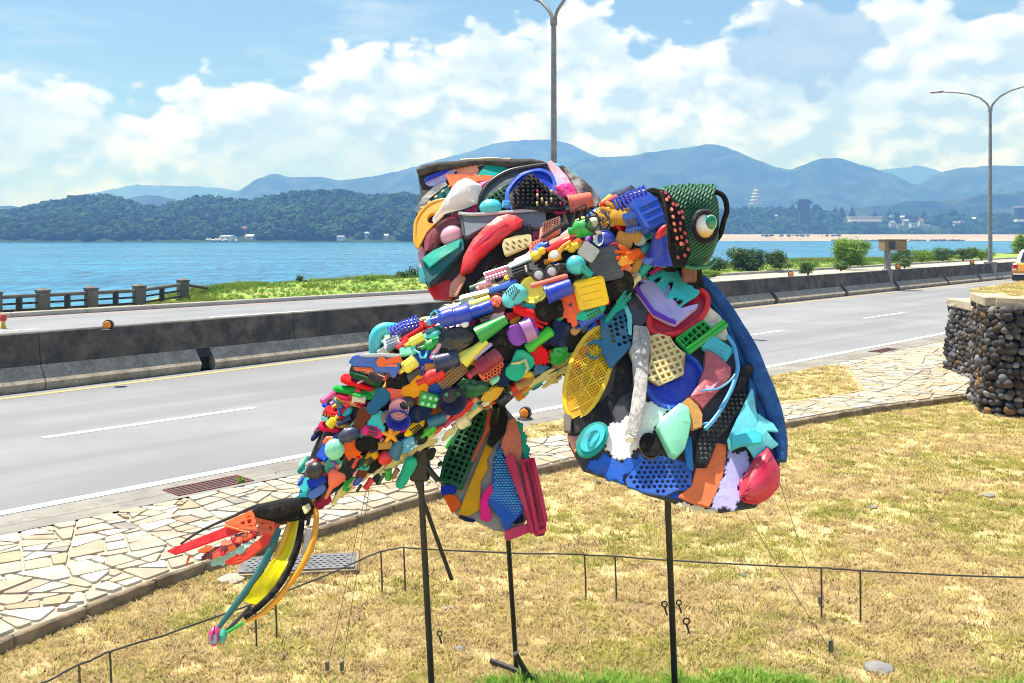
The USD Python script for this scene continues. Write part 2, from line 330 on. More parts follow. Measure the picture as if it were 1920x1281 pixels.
# sandy shore in front of it
xs = np.linspace(40, 900, 60); V = []
for k, (y0, z) in enumerate(((790, -3.6), (815, -2.9), (900, -.5), (1010, 2.0), (1180, 3.0))):
    V.append(np.c_[xs * (1 if k else .99), y0 + 14 * meshkit.fbm(np.c_[xs / 60, xs * 0, xs * 0 + k], 3, 5) - 7, np.full(60, z)])
V = np.array(V); f = [(j * 60 + i, j * 60 + i + 1, (j + 1) * 60 + i + 1, (j + 1) * 60 + i) for j in range(4) for i in range(59)]
obj('beach', (V.reshape(-1, 3), np.array(f)), m_sand, smooth=True, kind='structure')

HOUSES_L = [(438, 413, 15, 6), (474, 411, 8, 5), (492, 421, 10, 6), (522, 418, 16, 6), (456, 434, 12, 9), (410, 432, 14, 5), (428, 446, 26, 6), (470, 446, 16, 6), (548, 434, 12, 6), (575, 433, 10, 5),
            (600, 432, 12, 6), (612, 402, 8, 8), (585, 414, 10, 5), (640, 446, 14, 5), (660, 436, 9, 5), (690, 440, 12, 5), (722, 444, 14, 5), (742, 436, 8, 6), (372, 446, 20, 5), (345, 447, 14, 5)]
HOUSES_R = [(1672, 420, 10, 6), (1684, 424, 12, 6), (1698, 418, 10, 7), (1712, 422, 12, 8), (1726, 418, 9, 8), (1738, 424, 10, 6), (1692, 410, 8, 5), (1756, 426, 9, 5), (1790, 420, 10, 5), (1803, 416, 9, 5), (1826, 412, 8, 4), (1672, 405, 7, 4), (1455, 408, 6, 5)]
def hill_hit(V, px, py):
    h = V[:V.shape[0] // 2 + 1].reshape(-1, 3); qx = 960 + h[:, 0] / h[:, 1] * F; qy = HZ + (EYE - h[:, 2]) / h[:, 1] * F
    return float(h[np.argmin((qx - px) ** 2 + (qy - py) ** 2), 1])
def clear_of(spots):
    def keep(p):
        qx = 960 + p[:, 0] / p[:, 1] * F; qy = HZ + (EYE - p[:, 2]) / p[:, 1] * F; ok = np.ones(len(p), bool)
        for x, y, w, h in spots: ok &= ~((np.abs(qx - x) < w * .75 + 3) & (qy > y - h * .4) & (qy < y + h + 7))
        return ok
    return keep
def crown(seed):
    a = blob(seed, 3, .55, 2.6, .85); return a
m_tree = M('far_trees', (.006, .046, .036), .9, scale=.06, col2=(.065, .145, .045), spec=.15, island=.25, bump=.5, bscale=1.2)
m_dtree = M('far_trees_dark', (.006, .032, .026), .9, scale=.08, col2=(.022, .060, .032), spec=.15, island=.2, bump=.5, bscale=1.2)
def forest(V, n, seed, name, label, jmax, rs=(1.7, 5.6), keep=None):
    r = np.random.default_rng(seed); ny, nx = V.shape[:2]
    j = r.uniform(0, jmax, n); i = r.uniform(0, nx - 1.001, n); j0, i0 = j.astype(int), i.astype(int); fj, fi = (j - j0)[:, None], (i - i0)[:, None]
    p = V[j0, i0] * (1 - fj) * (1 - fi) + V[j0 + 1, i0] * fj * (1 - fi) + V[j0, i0 + 1] * (1 - fj) * fi + V[j0 + 1, i0 + 1] * fj * fi
    ok = p[:, 2] > -1.0
    ok &= meshkit.fbm(p / 45.0, 2, seed) > .22
    if keep is not None: ok &= keep(p)
    p = p[ok]; m = len(p)
    s = r.uniform(*rs, m); sc = np.c_[s, s, s * r.uniform(.8, 1.4, m)]
    p[:, 2] += sc[:, 2] * .45
    protos = [(crown(k), m_tree if k % 3 else m_dtree) for k in range(6)]
    instancer(name, protos, p, sc, r.uniform(0, 6.28, m), r.integers(0, 6, m), label=label)
forest(HV, 13000, 21, 'headland_forest', 'dense dark green woods covering the headland across the bay', 23, keep=clear_of(HOUSES_L))
forest(FV, 2200, 27, 'cliff_forest', 'dark woods on the low spur in front of the headland at the left', 14, (1.4, 3.6))
forest(WV, 3600, 22, 'shore_forest', 'green woods along the far sandy shore', 14, (2.2, 4.6), keep=clear_of(HOUSES_R + [(1621, 408, 60, 8)]))

# single taller trees standing out above the far shore
def far_tree_meshes(seed, h, w, conical):
    r = np.random.default_rng(seed)
    tr = tube([(0, 0, 0), (0.1, 0, h * .4), (0, .1, h * .8)], [w * .09, w * .06, w * .02], 6)
    ms = []
    for k in range(7):
        t = k / 6; rr = w * .5 * ((1 - t) * .9 + .12 if conical else math.sin(.5 + t * 2.1) * (.8 + .3 * r.uniform()))
        b = blob(seed * 11 + k, 2, .6, 2.4, .75); b.apply_scale(rr); b.apply_translation((r.uniform(-.2, .2) * rr, r.uniform(-.2, .2) * rr, h * (.25 + .72 * t) - rr * .3)); ms.append(b)
    return tr, cat(ms)
m_bark = M('bark', (.10, .07, .05), .9, scale=8, col2=(.05, .035, .028))
PT = []
for k, (px, py, w, con) in enumerate([(1395, 402, 10, 0), (1423, 396, 12, 0), (1445, 392, 9, 1), (1462, 390, 10, 1), (1486, 385, 14, 1), (1530, 392, 14, 0), (1566, 392, 12, 1), (1598, 392, 12, 1), (1578, 398, 10, 0),
                                      (1640, 400, 10, 1), (1668, 396, 12, 1), (1700, 404, 9, 1), (1732, 399, 12, 1), (1788, 400, 15, 0), (1816, 405, 9, 1), (1838, 404, 10, 1), (1872, 404, 12, 1), (1905, 402, 13, 1)]):
    Y = 1225; top = P(px, py - 7, Y); h = 20 + 4 * (k % 3)
    proto_key = (con, k % 2)
    loc = (top[0], top[1], top[2] - h)
    lab = 'tall dark tree standing above the woods of the far sandy shore'
    known = [q for q in PT if q[0] == proto_key]
    if known:
        copy_of(known[0][1], 'far_tree', loc, k * 1.3, lab, 'tall trees above the far shore woods', 'tree', scale=(w / 12, w / 12, h / known[0][2]))
    else:
        t = thing('far_tree', lab, 'tree', loc, 0, 'tall trees above the far shore woods')
        a, b = far_tree_meshes(k + 40, h, 12, con); obj('trunk', a, m_bark, t); obj('crown', b, m_dtree, t, smooth=50); PT.append((proto_key, t, h))

# ---------------------------------------------------------------- far buildings
m_white = M('white_wall', (.72, .72, .70), .8, scale=.4, col2=(.6, .6, .58))
m_cream = M('cream_wall', (.55, .50, .42), .8, scale=.4)
m_redroof = M('red_roof', (.35, .09, .06), .8, scale=.5)
m_greyroof = M('grey_roof', (.30, .32, .35), .8, scale=.5)
m_dkwin = M('dark_window', (.03, .04, .06), .25, scale=1)
m_tower = M('tower_wall', (.02, .04, .06), .8, scale=.2)
m_pink = M('pink_wall', (.55, .28, .25), .8, scale=.4)
def house(px, py, wpx, hpx, D, lab, group, wall, roof, name='house', gable=True, rot=0.0):
    c = P(px, py, D); w, h = wpx / F * D, hpx / F * D; d = w * .7
    t = thing(name, lab, 'house', (c[0], c[1], c[2]), rot, group)
    obj('wall', box(0, 0, -h * .5, w, d, h * 2.0 + (0)), wall, t)
    z = h * .5
    if gable:
        pr = sg.Polygon([(-d * .58, 0), (d * .58, 0), (0, h * .55)])
        m = trimesh.creation.extrude_polygon(pr, w * 1.08, engine='earcut')
        m.apply_transform(np.array([[0, 0, 1, -w * .54], [1, 0, 0, 0], [0, 1, 0, z], [0, 0, 0, 1.0]])); obj('roof', m, roof, t)
    else:
        obj('roof', box(0, 0, z + h * .06, w * 1.06, d * 1.06, h * .14), roof, t)
    nw = max(1, int(w / 3.2)); rows = max(1, int(h / 3.0))
    for k in range(nw):
        for q in range(rows):
            obj('window', box(-w / 2 + (k + .5) * w / nw, -d / 2 - .03, z - h * (q + .5) / rows, w / nw * .42, .12, min(1.3, h * .3)), m_dkwin, t)
    return t
rh = np.random.default_rng(31)
front_l = lambda px: 665 + 0 * px
HL = 'small pale house among the trees on the wooded headland'
for k, (px, py, w, h, wl, rf) in enumerate([(438, 413, 15, 5, m_white, m_white), (474, 411, 8, 4, m_white, m_greyroof), (492, 421, 10, 5, m_pink, m_redroof), (522, 418, 16, 5, m_white, m_greyroof), (456, 434, 12, 9, m_pink, m_redroof),
                                             (410, 432, 14, 4, m_cream, m_pink), (428, 446, 26, 5, m_white, m_greyroof), (470, 446, 16, 6, m_white, m_white), (548, 434, 12, 6, m_cream, m_redroof), (575, 433, 10, 5, m_white, m_greyroof),
                                             (600, 432, 12, 6, m_cream, m_white), (612, 402, 8, 8, m_white, m_white), (585, 414, 10, 3, m_white, m_greyroof), (640, 446, 14, 4, m_white, m_greyroof), (660, 436, 9, 5, m_cream, m_redroof),
                                             (690, 440, 12, 5, m_white, m_greyroof), (722, 444, 14, 5, m_white, m_white), (742, 436, 8, 6, m_cream, m_redroof), (372, 446, 20, 4, m_white, m_greyroof), (345, 447, 14, 4, m_cream, m_greyroof)]):
    house(px, py, w, h, hill_hit(HV, px, py + h * .5) - 3, HL, 'pale houses on the wooded headland', wl, rf, rot=rh.uniform(-.5, .5), gable=k % 3 != 2)
t = thing('breakwater', 'low pale stone breakwater at the foot of the wooded headland', 'breakwater', P(400, 452, 668))
for k in range(40):
    b = blob(k + 300, 1, .4, 1.5, .8); b.apply_scale(rh.uniform(.8, 1.5)); b.apply_translation((k * .75 - 14, rh.uniform(-1.5, 1.5), rh.uniform(0, .8))); obj('boulder', b, m_cream, t)
for k, (px, py, w, h, wl, rf) in enumerate([(1672, 420, 10, 6, m_white, m_greyroof), (1684, 424, 12, 6, m_white, m_white), (1698, 418, 10, 7, m_cream, m_greyroof), (1712, 422, 12, 8, m_white, m_greyroof), (1726, 418, 9, 8, m_white, m_redroof),
                                             (1738, 424, 10, 6, m_white, m_white), (1692, 410, 8, 5, m_white, m_white), (1756, 426, 9, 5, m_cream, m_redroof), (1790, 420, 10, 5, m_white, m_greyroof), (1803, 416, 9, 5, m_white, m_greyroof),
                                             (1826, 412, 8, 4, m_white, m_white), (1672, 405, 7, 4, m_white, m_greyroof), (1455, 408, 6, 5, m_cream, m_greyroof)]):
    house(px, py, w, h, hill_hit(WV, px, py + h * .5) - 3, 'small white house in the village above the far beach', 'white houses in the village above the far beach', wl, rf, rot=rh.uniform(-.5, .5), gable=k % 2 == 0)
def place_block(name, lab, cat_, px, py0, py1, wpx, D, wall, group=None):
    a, b = P(px, py1, D), P(px, py0, D); t = thing(name, lab, cat_, a); return t, b[2] - a[2], wpx / F * D
t, h, w = place_block('hall', 'long white flat-roofed hall above the trees behind the beach', 'hall', 1621, 403, 408, 58, 1095, m_white)
obj('wall', box(0, 0, -2, w, 10, h + 2), m_white, t); obj('roof', box(0, 0, h - 2.6, w * 1.04, 12, 1.0), m_white, t)
for k in range(12): obj('window', box(-w / 2 + (k + .5) * w / 12, -5.05, h * .1 - 1.2, w / 20, .2, 1.4), m_dkwin, t)
t, h, w = place_block('tower_block', 'dark tower block with a wider top floor above the far woods', 'building', 1507, 374, 420, 18, 1080, m_tower)
obj('wall', box(0, 0, h * .42, w, w, h * .84), m_tower, t); obj('top_storey', box(0, 0, h * .86, w * 1.45, w * 1.3, h * .11), m_tower, t); obj('roof', box(0, 0, h * .955, w * 1.0, w, h * .08), m_tower, t)
for q in range(7):
    for k in range(3): obj('window', box((k - 1) * w * .3, -w / 2 - .05, h * (.12 + .1 * q), w * .2, .2, h * .045), m_dkwin, t)
t, h, w = place_block('hotel_block', 'dark blue block of flats at the right edge above the shore', 'building', 1916, 389, 412, 22, 1110, m_tower)
obj('wall', box(0, 0, h * .3, w, w * .6, h * 1.4), m_tower, t); obj('parapet', box(0, 0, h * 1.02, w * 1.05, w * .64, h * .06), m_white, t); obj('podium', box(0, -w * .4, -h * .08, w * 1.5, w * .6, h * .2), m_white, t)
for q in range(3):
    for k in range(4): obj('window', box((k - 1.5) * w * .22, -w * .3 - .05, h * (.3 + .22 * q), w * .13, .2, h * .1), m_dkwin, t)
t, h, w = place_block('pagoda', 'pale stepped pagoda on the hazy slope behind the beach', 'pagoda', 1417, 352, 388, 17, 1560, m_white)
for q in range(5):
    ww = w * (1.25 - .2 * q); obj('storey', box(0, 0, h * (.1 + .17 * q), ww * .8, ww * .8, h * .17), m_white, t)
    r4 = lathe([(ww * .72, 0), (ww * .40, h * .05), (0, h * .055)], 8); r4.apply_translation((0, 0, h * (.17 + .17 * q))); obj('roof', r4, m_cream, t)
obj('spire', tube([(0, 0, h * .9), (0, 0, h * 1.06)], [w * .08, w * .02], 6), m_cream, t)
for k, px in enumerate((1235, 1662)):
    b = P(px, 300 if k == 0 else 330, 2600); t = thing('radio_mast', 'thin lattice mast on the ridge, the %s one' % ('left' if k == 0 else 'right'), 'mast', b - (0, 0, 10))
    obj('mast', tube([(0, 0, 0), (0, 0, 38)], [.8, .4], 5), m_white, t); obj('mast_top', box(0, 0, 30, 3, 3, 2), m_white, t)

# ---------------------------------------------------------------- the near ground
def NB(s):                                   # n of the near foot of the median barrier
    return PchipInterpolator([-60, -10, 5, 11.8, 25.5, 53.7, 100, 200], [11.0, 13.5, 14.44, 14.97, 15.67, 16.3, 17.0, 18.0])(s)
SS = np.linspace(-45, 110, 156)
def band(n0, n1, s0=-45, s1=110, z=0.0, k=120):
    s = np.linspace(s0, s1, k); a = [n0(x) if callable(n0) else n0 for x in s]; b = [n1(x) if callable(n1) else n1 for x in s]
    V = np.array([R(x, y, z) for x, y in zip(s, a)] + [R(x, y, z) for x, y in zip(s, b)])
    f = [(i, i + 1, k + i + 1, k + i) for i in range(k - 1)]
    m = trimesh.Trimesh(V, np.vstack([[(a_, b_, c_), (a_, c_, d_)] for a_, b_, c_, d_ in f]), process=False)
    if m.face_normals[0, 2] < 0: m.faces = m.faces[:, ::-1]
    return m
m_soil = M('bare_soil', (.30, .22, .13), .95, scale=2.0, col2=(.22, .16, .10), bump=.4, bscale=30)
m_asph = usdkit.material(stage, '/World/Looks/worn_asphalt', {
    'g': ('geometry', {}), 'n1': ('noise_texture', {'scale': 90.0, 'detail': 3.0}), 'n2': ('noise_texture', {'scale': .5, 'detail': 5.0, 'roughness': .62}), 'mp': ('mapping', {'rotation': (0, 0, -math.atan2(UU[1], UU[0])), 'scale': (1, 1, 1)}),
    'mp2': ('mapping', {'scale': (.06, 1.1, 1.0)}), 'n3': ('noise_texture', {'scale': 1.0, 'detail': 4.0}), 'vo': ('noise_texture', {'scale': 1.3, 'detail': 9.0, 'roughness': .75}),
    'sp': ('map_range', {'from_min': .30, 'from_max': .70, 'to_min': .62, 'to_max': 1.36}), 'c': ('mix', {'color1': (.215, .22, .238), 'color2': (.27, .274, .286)}), 'm2': ('map_range', {'from_min': .35, 'from_max': .65, 'clamp': True}),
    'tr': ('map_range', {'from_min': .44, 'from_max': .60, 'to_min': .0, 'to_max': .62, 'clamp': True}), 'ct': ('mix', {'color2': (.178, .181, .194)}),
    'pa': ('map_range', {'range_type': 'smoothstep', 'from_min': .63, 'from_max': .70, 'to_min': 0., 'to_max': .6, 'clamp': True}), 'cp': ('mix', {'color2': (.16, .16, .168)}),
    'hv': ('hsv', {}), 'b': ('bump', {'strength': .45, 'distance': .004}), 'p': ('principled_bsdf', {'roughness': .82, 'specular_ior_level': .3})},
    [('g.position', 'n1.vector'), ('g.position', 'n2.vector'), ('g.position', 'mp.vector'), ('mp.vector', 'mp2.vector'), ('mp2.vector', 'n3.vector'), ('g.position', 'vo.vector'), ('n1.fac', 'sp.value'), ('n2.fac', 'm2.value'), ('m2.result', 'c.fac'),
     ('n3.fac', 'tr.value'), ('c.color', 'ct.color1'), ('tr.result', 'ct.fac'), ('vo.fac', 'pa.value'), ('ct.color', 'cp.color1'), ('pa.result', 'cp.fac'), ('cp.color', 'hv.color'), ('sp.result', 'hv.value'), ('hv.color', 'p.base_color'), ('n1.fac', 'b.height'), ('b.normal', 'p.normal')], surface='p.BSDF')
m_gut = M('gutter_concrete', (.30, .285, .25), .9, scale=1.2, col2=(.19, .18, .16), bump=.5, bscale=60, detail=8, dirt=((.10, .09, .08), 6.0, .52, .7, .6))
m_paint = M('white_road_paint', (.80, .80, .78), .7, scale=5, col2=(.62, .62, .60), detail=8, dirt=((.30, .30, .31), 14.0, .56, .72, .8))
m_yel = M('yellow_road_paint', (.62, .40, .10), .7, scale=4, col2=(.48, .34, .14), detail=8, dirt=((.30, .28, .24), 12.0, .52, .7, .9))
m_conc = M('barrier_concrete', (.16, .135, .105), .9, scale=.9, col2=(.085, .072, .056), bump=.6, bscale=45, detail=9, dirt=((.030, .028, .026), 2.6, .36, .58, .85), stretch=(1, 1, .35))  # stained concrete; shade of the steep upper face is also darkened into it
m_conc_low = M('barrier_foot_concrete', (.44, .385, .305), .95, scale=5.0, col2=(.27, .235, .18), bump=.9, bscale=55, detail=9, dirt=((.07, .065, .06), 26.0, .50, .68, .7))  # paler than the upper part: sunlight on the lower slope is in this colour
m_pale = M('pale_pavement', (.52, .47, .40), .9, scale=1.0, col2=(.42, .38, .32), bump=.3, bscale=50)
m_vergeg = M('verge_turf', (.15, .30, .03), .95, scale=.6, col2=(.30, .34, .07), bump=.6, bscale=18)

land = sg.Polygon([tuple(R(s, n)[:2]) for s, n in [(-70, -70), (150, -70), (150, 38.6), (27, 38.4), (22, 36), (16.5, 31.8), (14.5, 29.6), (-70, 29.6)]])
obj('ground', sheet(land, -.12), m_soil, kind='structure')
road = band(7.93, lambda s: NB(s) + .02, z=0.0)
rd = obj('road', road, m_asph, kind='structure')
obj('gutter', band(7.72, 7.93, z=.004), m_gut, kind='structure')
obj('edge_line', band(8.27, 8.40, z=.004), m_paint, rd)
obj('median_line', band(lambda s: NB(s) - .36, lambda s: NB(s) - .25, z=.004), m_yel, rd)
for k in range(-2, 12):
    s0 = 4.3 + 7.0 * k; nn = 11.05 + .012 * s0
    obj('lane_dash', band(nn - .055, nn + .055, s0, s0 + 2.6, .004, 6), m_paint, rd)
obj('gutter_stain', band(7.94, 8.24, z=.003), m_gut, rd)
fr = obj('far_road', band(lambda s: NB(s) + .62, lambda s: 27.6 + .02 * s, z=0.0), m_asph, kind='structure')
for k in range(-1, 9):
    s0 = 13.6 + 8.0 * k; obj('lane_dash', band(24.0, 24.12, s0, s0 + 3.6, .004, 6), m_paint, fr)
obj('edge_line', band(lambda s: 27.15 + .02 * s, lambda s: 27.28 + .02 * s, z=.004), M('faded_red_paint', (.50, .22, .17), .8, scale=3, col2=(.42, .30, .25)), fr)
obj('side_path', band(lambda s: NB(s) + 4.2, lambda s: 27.5 + .02 * s, 27, 110, z=.004), M('side_path_concrete', (.50, .44, .34), .9, scale=.5, col2=(.40, .37, .28), bump=.3, bscale=30), kind='structure')
kb = thing('sea_kerb', 'low pale concrete kerb between the far road and the green verge', 'kerb', (0, 0, 0))
for k in range(-8, 60):
    s0 = -20 + 2.0 * k; p0, p1 = R(s0 + .01, 27.75 + .02 * s0), R(s0 + 1.98, 27.75 + .02 * s0 + .04)
    d = p1 - p0; L = np.linalg.norm(d); b = box(0, 0, .06, L, .16, .14, .02); b.apply_transform(trimesh.transformations.rotation_matrix(math.atan2(d[1], d[0]), (0, 0, 1))); b.apply_translation((p0 + p1) / 2)
    obj('kerb_stone', b, m_pale, kb)
obj('verge_path', band(lambda s: 27.85 + .02 * s, lambda s: 29.7 + .0 * s, -45, 14.6, z=-.01), M('dry_verge', (.42, .34, .15), .95, scale=1.5, col2=(.30, .32, .08), bump=.5, bscale=25), kind='structure')
# the raised green verge
def verge_out(s): return np.interp(s, [14.6, 16.5, 22, 27, 110], [30.2, 32.0, 36.2, 38.6, 39.0])
def verge_h(s, n): return -.02 + .22 * np.clip((n - 28.2) / 4.0, 0, 1) * np.clip((s - 14.6) / 5, 0, 1) * np.clip((40.5 - n) / 6, 0.0, 1) + .12 * (meshkit.fbm(np.c_[np.ravel(s), np.ravel(n), np.zeros(np.size(s))] / 2.5, 3, 3).reshape(np.shape(s)) - .5)
gs, gn = np.meshgrid(np.linspace(14.7, 110, 140), np.linspace(0, 1, 18)); gn = (27.9 + .02 * gs) * (1 - gn) + (verge_out(gs) + .4) * gn
vv = np.stack([UU[0] * gs + NN[0] * gn, UU[1] * gs + NN[1] * gn, verge_h(gs, gn)], -1).reshape(-1, 3)
f = [(j * 140 + i, j * 140 + i + 1, (j + 1) * 140 + i + 1, (j + 1) * 140 + i) for j in range(17) for i in range(139)]
obj('verge', (vv, np.array(f)), m_vergeg, smooth=True, kind='structure')
# the sea wall's slope down to the water
for s0, n0, s1, n1 in ((-70, 29.6, 14.6, 29.7), (14.6, 29.7, 16.5, 32.3), (16.5, 32.3, 22, 36.5), (22, 36.5, 27, 38.9), (27, 38.9, 150, 39.2)):
    m = trimesh.Trimesh([R(s0, n0, -.02), R(s1, n1, -.02), R(s1, n1 + 5, -4), R(s0, n0 + 5, -4)], [(0, 1, 2), (0, 2, 3)], process=False)
    obj('sea_wall_slope', m, m_conc, kind='structure')
rr = np.random.default_rng(12)
m_rock = M('dark_rock', (.055, .05, .048), .9, scale=1.5, col2=(.12, .11, .10), bump=.7, bscale=9)
k = 0
for s in np.arange(36, 84, 1.15):
    b = blob(int(s * 10), 2, .5, 1.3, .75); b.apply_scale(rr.uniform(.3, .6)); p = R(s + rr.uniform(-.3, .3), float(verge_out(s)) + .6 + rr.uniform(-.6, .8), -.1 + rr.uniform(-.2, .15)); b.apply_translation(p)
    o = obj('shore_rock', b, m_rock, smooth=40); tag(stage.GetPrimAtPath(o), 'dark boulder in the row of rocks along the seaward edge of the verge', 'rock', 'dark boulders along the seaward edge of the verge')
for c0, c1, py, n in ((1562, 1812, 450, 70), (1425, 1575, 441, 26)):
    ms = []
    for q in range(n):
        D = 790 if py == 450 else 880
        p = P(rr.uniform(c0, c1), py, D + rr.uniform(-8, 8)); p[2] = -3.0 + rr.uniform(0, .5) if py == 450 else p[2] - .3
        b = blob(q + 900, 1, .5, 1.4, .6); b.apply_scale(rr.uniform(.7, 2.2)); b.apply_translation(p); ms.append(b)
    o = obj('rock_reef', cat(ms), m_rock, kind='stuff')
    tag(stage.GetPrimAtPath(o), 'low black reef lying in the shallow water before the far beach' if py == 450 else 'dark flat rocks lying on the upper part of the far beach', 'reef')

# ---------------------------------------------------------------- median barrier
mb = thing('median_barrier', 'long stained concrete barrier dividing the two roads', 'barrier', (0, 0, 0))
HB = .80
full = [(.045, 0), (0, .115), (.20, .345), (.255, HB - .01), (.27, HB), (.43, HB), (.445, HB - .01), (.50, .345), (.70, .115), (.66, 0)]
notch = [(.215, 0), (.215, .205), (.085, .212), (.20, .34), (.50, .34)] + full[8:]
def sweep(prof, s0, s1, step=1.0, zmax=None):
    k = max(2, int((s1 - s0) / step) + 1); s = np.linspace(s0, s1, k); V = []
    for x in s:
        base = NB(x)
        V.append([R(x, base + a, z) for a, z in prof])
    n = len(prof); V = np.array(V).reshape(-1, 3); f = []
    for i in range(k - 1):
        for j in range(n):
            a, b = i * n + j, i * n + (j + 1) % n; f += [(a, a + n, b + n), (a, b + n, b)]
    pol = sg.Polygon(prof); tv, tf = trimesh.creation.triangulate_polygon(pol, engine='earcut')
    idx = [int(np.argmin(np.linalg.norm(np.array(prof) - q, axis=1))) for q in tv]
    for a, b, c in tf: f += [(idx[a], idx[b], idx[c]), ((k - 1) * n + idx[c], (k - 1) * n + idx[b], (k - 1) * n + idx[a])]
    m = trimesh.Trimesh(V, np.array(f), process=False)
    if m.volume < 0: m.faces = m.faces[:, ::-1]
    return m
notches = [-21, -16.3, -11.6, -6.8, -1.8, 3.0, 8.3, 12.05, 17.5, 23.2, 28.8, 34.1, 38.9, 44.5, 48.8, 54.4, 59.8, 65, 70, 76, 82]
m_drain = M('drain_shade', (.022, .02, .018), .95, scale=9, col2=(.05, .045, .04))  # shade of the drain recess, painted as near-black concrete
for a, b in zip(notches[:-1], notches[1:]):
    mid = (a + b) / 2
    for s0, s1 in ((a + .13, mid - .006), (mid + .006, b - .13)):
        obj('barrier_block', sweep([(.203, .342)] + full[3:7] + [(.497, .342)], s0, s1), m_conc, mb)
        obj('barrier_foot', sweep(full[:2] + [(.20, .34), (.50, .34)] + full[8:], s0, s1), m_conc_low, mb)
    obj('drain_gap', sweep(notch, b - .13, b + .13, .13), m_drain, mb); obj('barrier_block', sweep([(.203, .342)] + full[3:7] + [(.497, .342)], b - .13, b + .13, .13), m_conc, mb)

# ---------------------------------------------------------------- street lamps, box on a post
m_lamp = M('lamp_steel', (.26, .26, .25), .45, scale=6, col2=(.16, .155, .15), spec=.5)
m_plinth = M('lamp_plinth', (.25, .235, .21), .9, scale=3, bump=.5, bscale=40)
def lamp(s, px, fork, lab):
    n = NB(s) + .35; loc = R(s, n)
    t = thing('street_lamp', lab, 'street lamp', loc, math.atan2(NN[1], NN[0]), 'double-armed street lamps in the median')
    k = fork / 8.3
    obj('pole', tube([(0, 0, .3), (0, 0, 2), (0, 0, fork * .7), (0, 0, fork)], [.105 * k, .10 * k, .08 * k, .07 * k], 14), m_lamp, t, smooth=40)
    obj('collar', lathe([(0, 0), (.10 * k, 0), (.10 * k, .16), (.085 * k, .2), (0, .2)], 14).apply_translation((0, 0, fork - .1)), m_lamp, t)
    for sg_ in (1, -1):
        a = np.array([(0, 0), (.14, .28), (.46, .60), (.95, .83), (1.6, .98), (2.3, 1.08)]) * k
        pts = [(sg_ * x, 0, fork + z) for x, z in a]
        ar = obj('arm', tube(pts, np.array([.055, .05, .045, .04, .036, .034]) * k, 10), m_lamp, t, smooth=50)
        hd = box(sg_ * 2.55 * k, 0, fork + 1.10 * k, .62 * k, .2 * k, .10 * k, .03)
        obj('lamp_head', hd, m_lamp, ar); obj('lens', box(sg_ * 2.6 * k, 0, fork + 1.045 * k, .4 * k, .14 * k, .02), m_white, ar)
    obj('base', box(0, 0, HB / 2 + .03, .46, .5, HB + .10, .02), m_plinth, t)
lamp(17.9, 1027, 7.3, 'tall double-armed street lamp rising behind the colourful fish sculpture')
lamp(51.2, 1857, 8.3, 'distant double-armed street lamp at the right beyond the box on its post')
m_boxb = M('brown_box_metal', (.30, .20, .10), .6, scale=5, col2=(.22, .15, .08))
bl = R(38.6, NB(38.6) + .34); t = thing('camera_box', 'brown metal box on a grey post standing on the median barrier', 'camera box', bl, math.radians(8))
obj('post', box(0, 0, .7, .2, .2, 2.66 - 1.40 + .56, .02), m_lamp, t)
obj('box', box(.22, 0, 1.78, .92, .52, .42, .02), m_boxb, t); obj('lid', box(.22, 0, 2.005, .98, .58, .03, .01), m_boxb, t); obj('opening', box(.05, -.262, 1.78, .26, .02, .3), m_dkwin, t)
obj('base', box(0, 0, HB / 2 + .02, .30, .34, HB + .05, .02), m_plinth, t)

# orange road studs
m_orange = M('orange_reflector', (.90, .28, .01), .3, scale=30, col2=(.75, .2, .01))
m_black = M('black_plastic', (.012, .012, .013), .5, scale=9, col2=(.03, .03, .03))
def stud(p, size, rz, lab):
    t = thing('road_stud', lab, 'reflector', p, rz)
    k = size
    obj('base', lathe([(0, 0), (k * .62, 0), (k * .6, k * .12), (k * .42, k * .2), (0, k * .22)], 16), m_black, t, smooth=30)
    b = trimesh.creation.cylinder(k * .48, k * .34, sections=18); b.apply_transform(trimesh.transformations.rotation_matrix(math.pi / 2, (1, 0, 0))); b.apply_translation((0, .02, k * .52)); obj('housing', b, m_black, t, smooth=30)
    d = trimesh.creation.icosphere(2, k * .38); d.apply_scale((1, .3, 1)); d.apply_translation((0, -k * .16, k * .52)); obj('lens', d, m_orange, t, smooth=True)
stud(G(984, 787), .15, math.radians(-25), 'round orange road reflector in black housing beside the near road edge line')
p = R(5.9, NB(5.9) + .35, HB); stud(P(202, 618, p[1]) * [1, 1, 0] + [0, 0, HB], .155, 0, 'round orange reflector standing on top of the barrier at the left')
for px, py, n_, lab in ((1483, 520, 29.2, 'small orange marker by the far kerb left of the round green bush'), ):
    p = G(px, py); stud(p, .30, 0, lab)
for px, s, lab in ((1692, 39.7, 'orange reflector on the barrier beside the box on a post'), (1821, 48.6, 'orange reflector on the barrier near the far street lamp')):
    stud(R(s, NB(s) + .35, HB), .21, 0, lab)
t = thing('hydrant', 'small red and yellow marker post at the left edge on the far kerb', 'marker post', G(6, 616, 0))
obj('post', lathe([(0, 0), (.07, 0), (.06, .05), (.045, .07), (.045, .18), (0, .18)], 12), M('marker_yellow', (.75, .45, .03), .5), t, smooth=30)
obj('cap', lathe([(0, 0), (.07, 0), (.08, .06), (.05, .14), (0, .16)], 12).apply_translation((0, 0, .18)), M('marker_red', (.6, .05, .03), .5), t, smooth=30)

